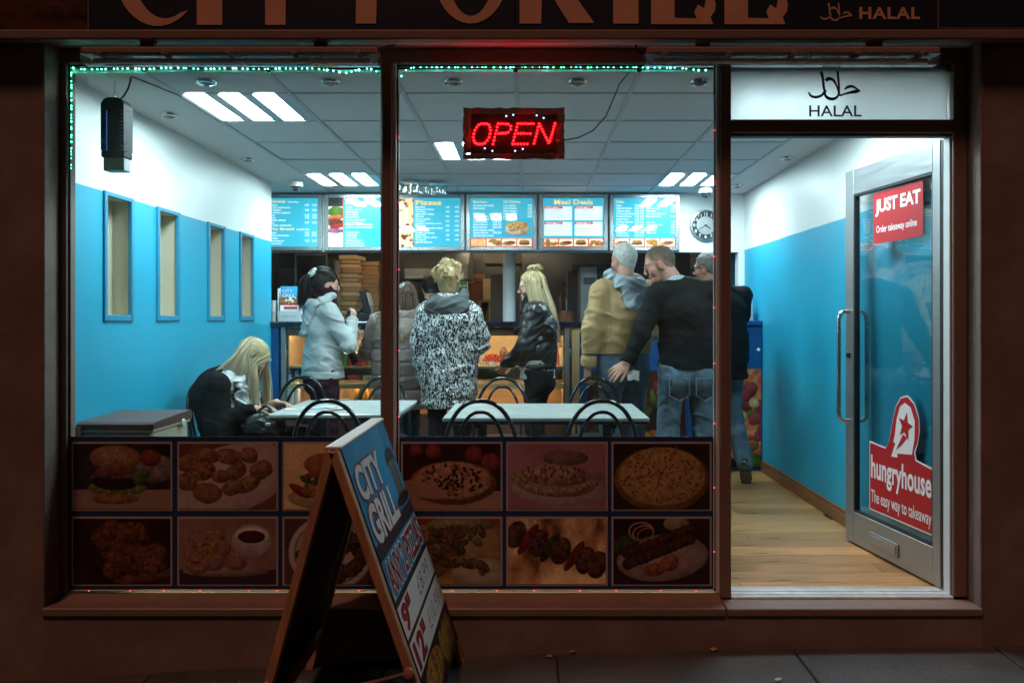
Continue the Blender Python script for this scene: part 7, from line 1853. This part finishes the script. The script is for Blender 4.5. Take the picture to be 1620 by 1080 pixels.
for a in np.linspace(-2.9, 2.9, 21):
    gd.append(p.skull((math.sin(a) * .9, .25 + .65 * math.cos(a) * (1 if math.cos(a) > 0 else .9), .15 if abs(a) < 1.9 else -.45), (0, -.80, .42), 7, .011))
p.strands(gd, 520, (.018, .014, .012), .0026, .003, .0, 14, name='hair_strands')
H = p.hp
gd = [[H(.02 * math.cos(a), -.10, .075 + .02 * math.sin(a)), H(.04 * math.cos(a), -.15 + .02 * math.sin(a), .06), H(.05 * math.cos(a), -.165 + .04 * math.sin(a), -.02), H(.052 * math.cos(a), -.155 + .042 * math.sin(a), -.11), H(.035 * math.cos(a), -.14 + .03 * math.sin(a), -.20)] for a in np.linspace(0, 6.28, 9)]
p.strands(gd, 500, (.020, .015, .013), .0024, .008, .55, 4, curl=.004, name='hair_strands', centre=H(0, -.155, 0))
g = MB(); c_ = H(0, -.112, .082); ax = p.hm
g.tube([c_ + (ax[:, 0] * math.cos(a) + (ax[:, 2] * .8 + ax[:, 1] * .5) * math.sin(a)) * .034 for a in [6.283 * q / 18 for q in range(18)]], .0165, 8, True)
me = bpy.data.meshes.new('scrunchie'); me.from_pydata(g.v, [], g.f); me.shade_smooth(); me.materials.append(cloth('white scrunchie', (.66, .68, .68), .9, .2, 60)); o = bpy.data.objects.new('scrunchie', me); COL.objects.link(o); o.parent = p.body
p.shoes(m_shoe)

# ---------- 7 woman in the taupe parka
p = Person('brown haired woman in long taupe parka with fur trimmed hood leaning on the counter', at(632, 2.52), 4, 1.58, 'pale', wide=1.0, deep=1.05, bust=.9, che=(0, .03, 1.29), nek=(.03, .06, 1.455), head=(.045, .11, 1.59), shL=(-.18, .04, 1.385), elL=(-.285, .14, 1.13), wrL=(-.13, .38, 1.24), shR=(.18, .03, 1.39), elR=(.26, .13, 1.13), wrR=(.15, .34, 1.22), look=(8, -22, 0)).make_body()
legs(p, m_blackcloth, .006)
m_parka = cloth('taupe padded cotton', (.225, .185, .165), .7, .1, 10, .15, 180); k = p.k
def quilt(q, F_): return F_ + .009 * np.exp(-((((q[:, 2] - .06) % .105) - .0525) / .010) ** 2) * (q[:, 2] < 1.06)
p.wear('parka', p.torso_prims(.048, True, 1.12, .014, .0) + [EC(A_(0, 0, .70) * k, A_(0, 0, 1.0) * k, (.205, .165), (.19, .155), (0, 1, 0), .06)], m_parka, .008, chain(folds(.008, (9, 9, 6), 3), quilt, hem(.655 * k)))
p.wear('hood', hood_down(p, .118, .17, .15, .040), m_parka, .007, folds(.012, (11, 10, 14), 4))
rs = np.random.RandomState(5); gd = []
for t in np.linspace(0, 1, 16):
    a = R(-178 + 176 * t); c_ = p.J['nek'] + A_(.150 * math.cos(a), -.135 + .035 * math.sin(a), .005 + .13 * math.sin(a)); o_ = nrm(A_(math.cos(a) * .8, -.9, math.sin(a) * .6 - .1))
    gd.append([c_, c_ + o_ * .02, c_ + o_ * .04 + A_(0, 0, -.008), c_ + o_ * .055 + A_(0, 0, -.02)])
p.strands(gd, 1100, (.15, .09, .05), .0022, .009, .0, 8, name='fur_trim', clump=4, tipcol=(.34, .24, .14))
p.hair_cap((.06, .03, .02), .012, [(-.12, -.12), (-.04, -.12), (.0, -.06), (.03, .0), (.045, .03), (.066, .075), (.11, .095)], .006, .006, 70)
H = p.hp; gd = []
for ang in np.linspace(-120, 120, 13):
    a = R(ang); sx, cy = math.sin(a), -math.cos(a)
    gd.append([H(0, -.02, .135), H(sx * .05, cy * .06 - .015, .125), H(sx * .084, cy * .10 - .012, .06), H(sx * .092, cy * .112 - .012, -.03), H(sx * .098, cy * .116 - .012, -.11), H(sx * .10, cy * .12 - .0, -.17)])
p.strands(gd, 650, (.085, .042, .026), .0026, .006, .2, 4, name='hair_strands'); p.shoes(m_shoe)

# ---------- 8 member of staff behind the counter
p = Person('dark haired worker in black behind the counter, turned to the kitchen', at(681, 4.10), 12, 1.70, 'tan', wide=.98, elL=(-.24, .10, 1.15), wrL=(-.14, .30, 1.22), elR=(.24, .10, 1.15), wrR=(.14, .30, 1.22), look=(0, -18, 0)).make_body(.008)
legs(p, m_blackcloth, .008); p.wear('shirt', p.torso_prims(.022, True, 1.05, .006, .02), m_blackcloth, .010, chain(folds(.007, (9, 9, 9), 2), hem(.90 * p.k)))
p.hair_cap((.012, .010, .009), .012, [(-.12, -.08), (-.05, -.07), (-.02, -.02), (.0, .02), (.03, .01), (.05, .04), (.066, .07), (.11, .085)], .006, .004, 90); p.shoes(m_shoe)

# ---------- 9 the seated blonde woman
p = Person('blonde woman in black cardigan seated at the left table, head bent over her hands', (-1.875, 1.32, 0), -90, 1.70, 'pale', wide=1.0, deep=1.10, bust=1.05,
           pel=(0, 0, .585), hipL=(-.10, .03, .56), hipR=(.10, .03, .56), kneL=(-.12, .44, .53), kneR=(.12, .44, .53), ankL=(-.12, .42, .10), ankR=(.12, .42, .10), wai=(0, -.045, .70), che=(0, -.055, .845), nek=(0, .045, .955), head=(0, .125, 1.06),
           shL=(-.185, -.005, .905), shR=(.185, -.005, .905), elR=(.215, -.005, .665), wrR=(.155, .215, .755), elL=(-.225, .10, .70), wrL=(-.05, .28, .775), look=(-3, -52, 0), handR=dict(dir=(-.35, .9, .02), palm=(-.3, 0, -1), curl=20, side=-1, thumb=30), handL=dict(dir=(.3, .9, -.05), palm=(.4, 0, -1), curl=24, side=1, thumb=30)).make_body()
legs(p, m_blackcloth, .012, .0, .006)
m_ws = mat('white scarf with dark print', (.6, .62, .62), .9, bump=.2, bscale=200); nt = m_ws.node_tree; N = nt.nodes; L_ = nt.links
tc = N.new('ShaderNodeTexCoord'); vo = N.new('ShaderNodeTexNoise'); vo.inputs['Scale'].default_value = 19; vo.inputs['Detail'].default_value = 3; vo.inputs['Distortion'].default_value = .6; L_.new(tc.outputs['Object'], vo.inputs[0])
cr = N.new('ShaderNodeValToRGB'); cr.color_ramp.elements[0].position = .60; cr.color_ramp.elements[0].color = (.62, .66, .66, 1); cr.color_ramp.elements[1].position = .66; cr.color_ramp.elements[1].color = (.10, .10, .11, 1); L_.new(vo.outputs[0], cr.inputs[0]); L_.new(cr.outputs[0], N['Principled BSDF'].inputs['Base Color'])
fr_ = lambda q, F_: np.maximum(F_, -(q[:, 1] - .02))
p.wear('printed_top', p.torso_prims(.024, False, 1.10, 0, .06), m_ws, .007, chain(folds(.006, (12, 12, 6), 3), lambda q, F_: np.maximum(F_, .50 - q[:, 2]), lambda q, F_: np.maximum(F_, -.03 - q[:, 1])))
p.wear('scarf', [EC(A_(.05, .09, .90), A_(.075, .175, .58), (.10, .05), (.09, .05), (0, 1, 0), .04), EC(A_(-.05, .10, .90), A_(-.05, .16, .58), (.08, .04), (.07, .035), (0, 1, 0), .04), EC(A_(0, .05, .93), A_(0, .07, .97), (.10, .09), (.09, .08), (0, 1, 0), .03)], m_ws, .007, folds(.014, (16, 16, 5), 6))
m_card2 = cloth('black cardigan', (.008, .0075, .0075), .85, .15, 20, .25, 300)
p.wear('cardigan', p.torso_prims(.034, True, 1.08, .014, .08, .05, .010), m_card2, .007, chain(folds(.008, (11, 9, 11), 5), lambda q, F_: np.maximum(F_, .50 - q[:, 2]), lambda q, F_: np.maximum(F_, -np.maximum(np.abs(q[:, 0]) - .188, -(q[:, 1] - (.0 + .10 * np.clip(.80 - q[:, 2], 0, .2)))))))
p.hair_cap((.40, .30, .16), .012, [(-.12, -.10), (-.05, -.09), (-.01, -.05), (.02, .0), (.045, .03), (.066, .075), (.11, .095)], .005, .005, 70)
H = p.hp; gd = []
# hair parted on the crown, falling straight down past the bent face and over the shoulders
for side in (1, -1):
    for t in np.linspace(0, 1, 12):
        y0 = .085 - .19 * t                                  # along the parting, forehead to nape (head space)
        r0 = H(side * .004, y0, math.sqrt(max(0, 1 - ((y0 + .014) / .11) ** 2)) * .098 + .042)
        r1 = H(side * .055, y0 * .95 + .002, .105 - .25 * abs(y0 + .01)); r2 = H(side * .090, y0 * .85 + .012, .035)
        drop = .26 + .05 * math.sin(t * 9); back = t > .5
        b = max(0.0, t - .45) / .55
        e1 = r2 + A_(side * .014, .010 - .055 * b, -.085 + .02 * b); e2 = e1 + A_(side * .006, -.075 * b, -.085 + .015 * b); e3 = e2 + A_(0, -.09 * b, -(drop - .17) + .03 * b)
        gd.append([r0, r1, r2, e1, e2, e3])
    gd.append(gd[-1])
n2 = len(gd) // 2
p.strands(gd[:n2], 1100, (.62, .50, .30), .0023, .008, .14, 4, name='hair_strands', tipcol=(.66, .56, .38), clump=9); p.strands(gd[n2:], 600, (.60, .47, .28), .0023, .008, .14, 5, name='hair_strands', tipcol=(.64, .54, .36))
gb = MB(); w_ = p.J['wrR']; ax = nrm(p.J['wrR'] - p.J['elR']); u_ = nrm(np.cross(ax, A_(0, 0, 1))); v_ = np.cross(u_, ax)
for off, rr_ in ((-.005, .030), (-.022, .032)):
    gb = MB(); gb.tube([w_ + ax * off + (u_ * math.cos(a) + v_ * math.sin(a)) * rr_ for a in [6.283 * q / 16 for q in range(16)]], .006 if off > -.01 else .004, 6, True)
    me = bpy.data.meshes.new('bracelet'); me.from_pydata(gb.v, [], gb.f); me.shade_smooth(); me.materials.append(m_blk if off > -.01 else mat('gold bracelet', (.55, .38, .15), .3, metal=1)); o = bpy.data.objects.new('bracelet', me); COL.objects.link(o); o.parent = p.body
p.shoes(m_shoe)
# handbag on her lap, against the table edge
hb = thing('handbag', 'black handbag with silver clasp in front of the seated woman', 'handbag', (-1.60, 1.13, .628))
V_, Q = grow([EC((-.07, 0, .03), (.07, 0, .03), (.05, .05), (.05, .05), (0, 0, 1), .02), EC((-.09, 0, .0), (.09, 0, .0), (.055, .035), (.055, .035), (0, 0, 1), .02)], .007, folds(.008, (16, 16, 16), 2))
np_mesh('bag_body', V_, Q, m_leather, hb)
MB().tube([(-1.60 - .06 + .12 * t / 12, 1.13 + .03 * math.sin(math.pi * t / 12), .628 + .07 + .055 * math.sin(math.pi * t / 12)) for t in range(13)], .009, 8).build('handle', m_leather, hb, 50)
MB().box(-1.58, -1.545, 1.070, 1.082, .645, .663, .004).build('clasp', m_steel, hb)
tag(MB().box(-1.80, -1.30, 1.10, 1.11, .50, .51).build('x', None), 'x', 'x') if False else None
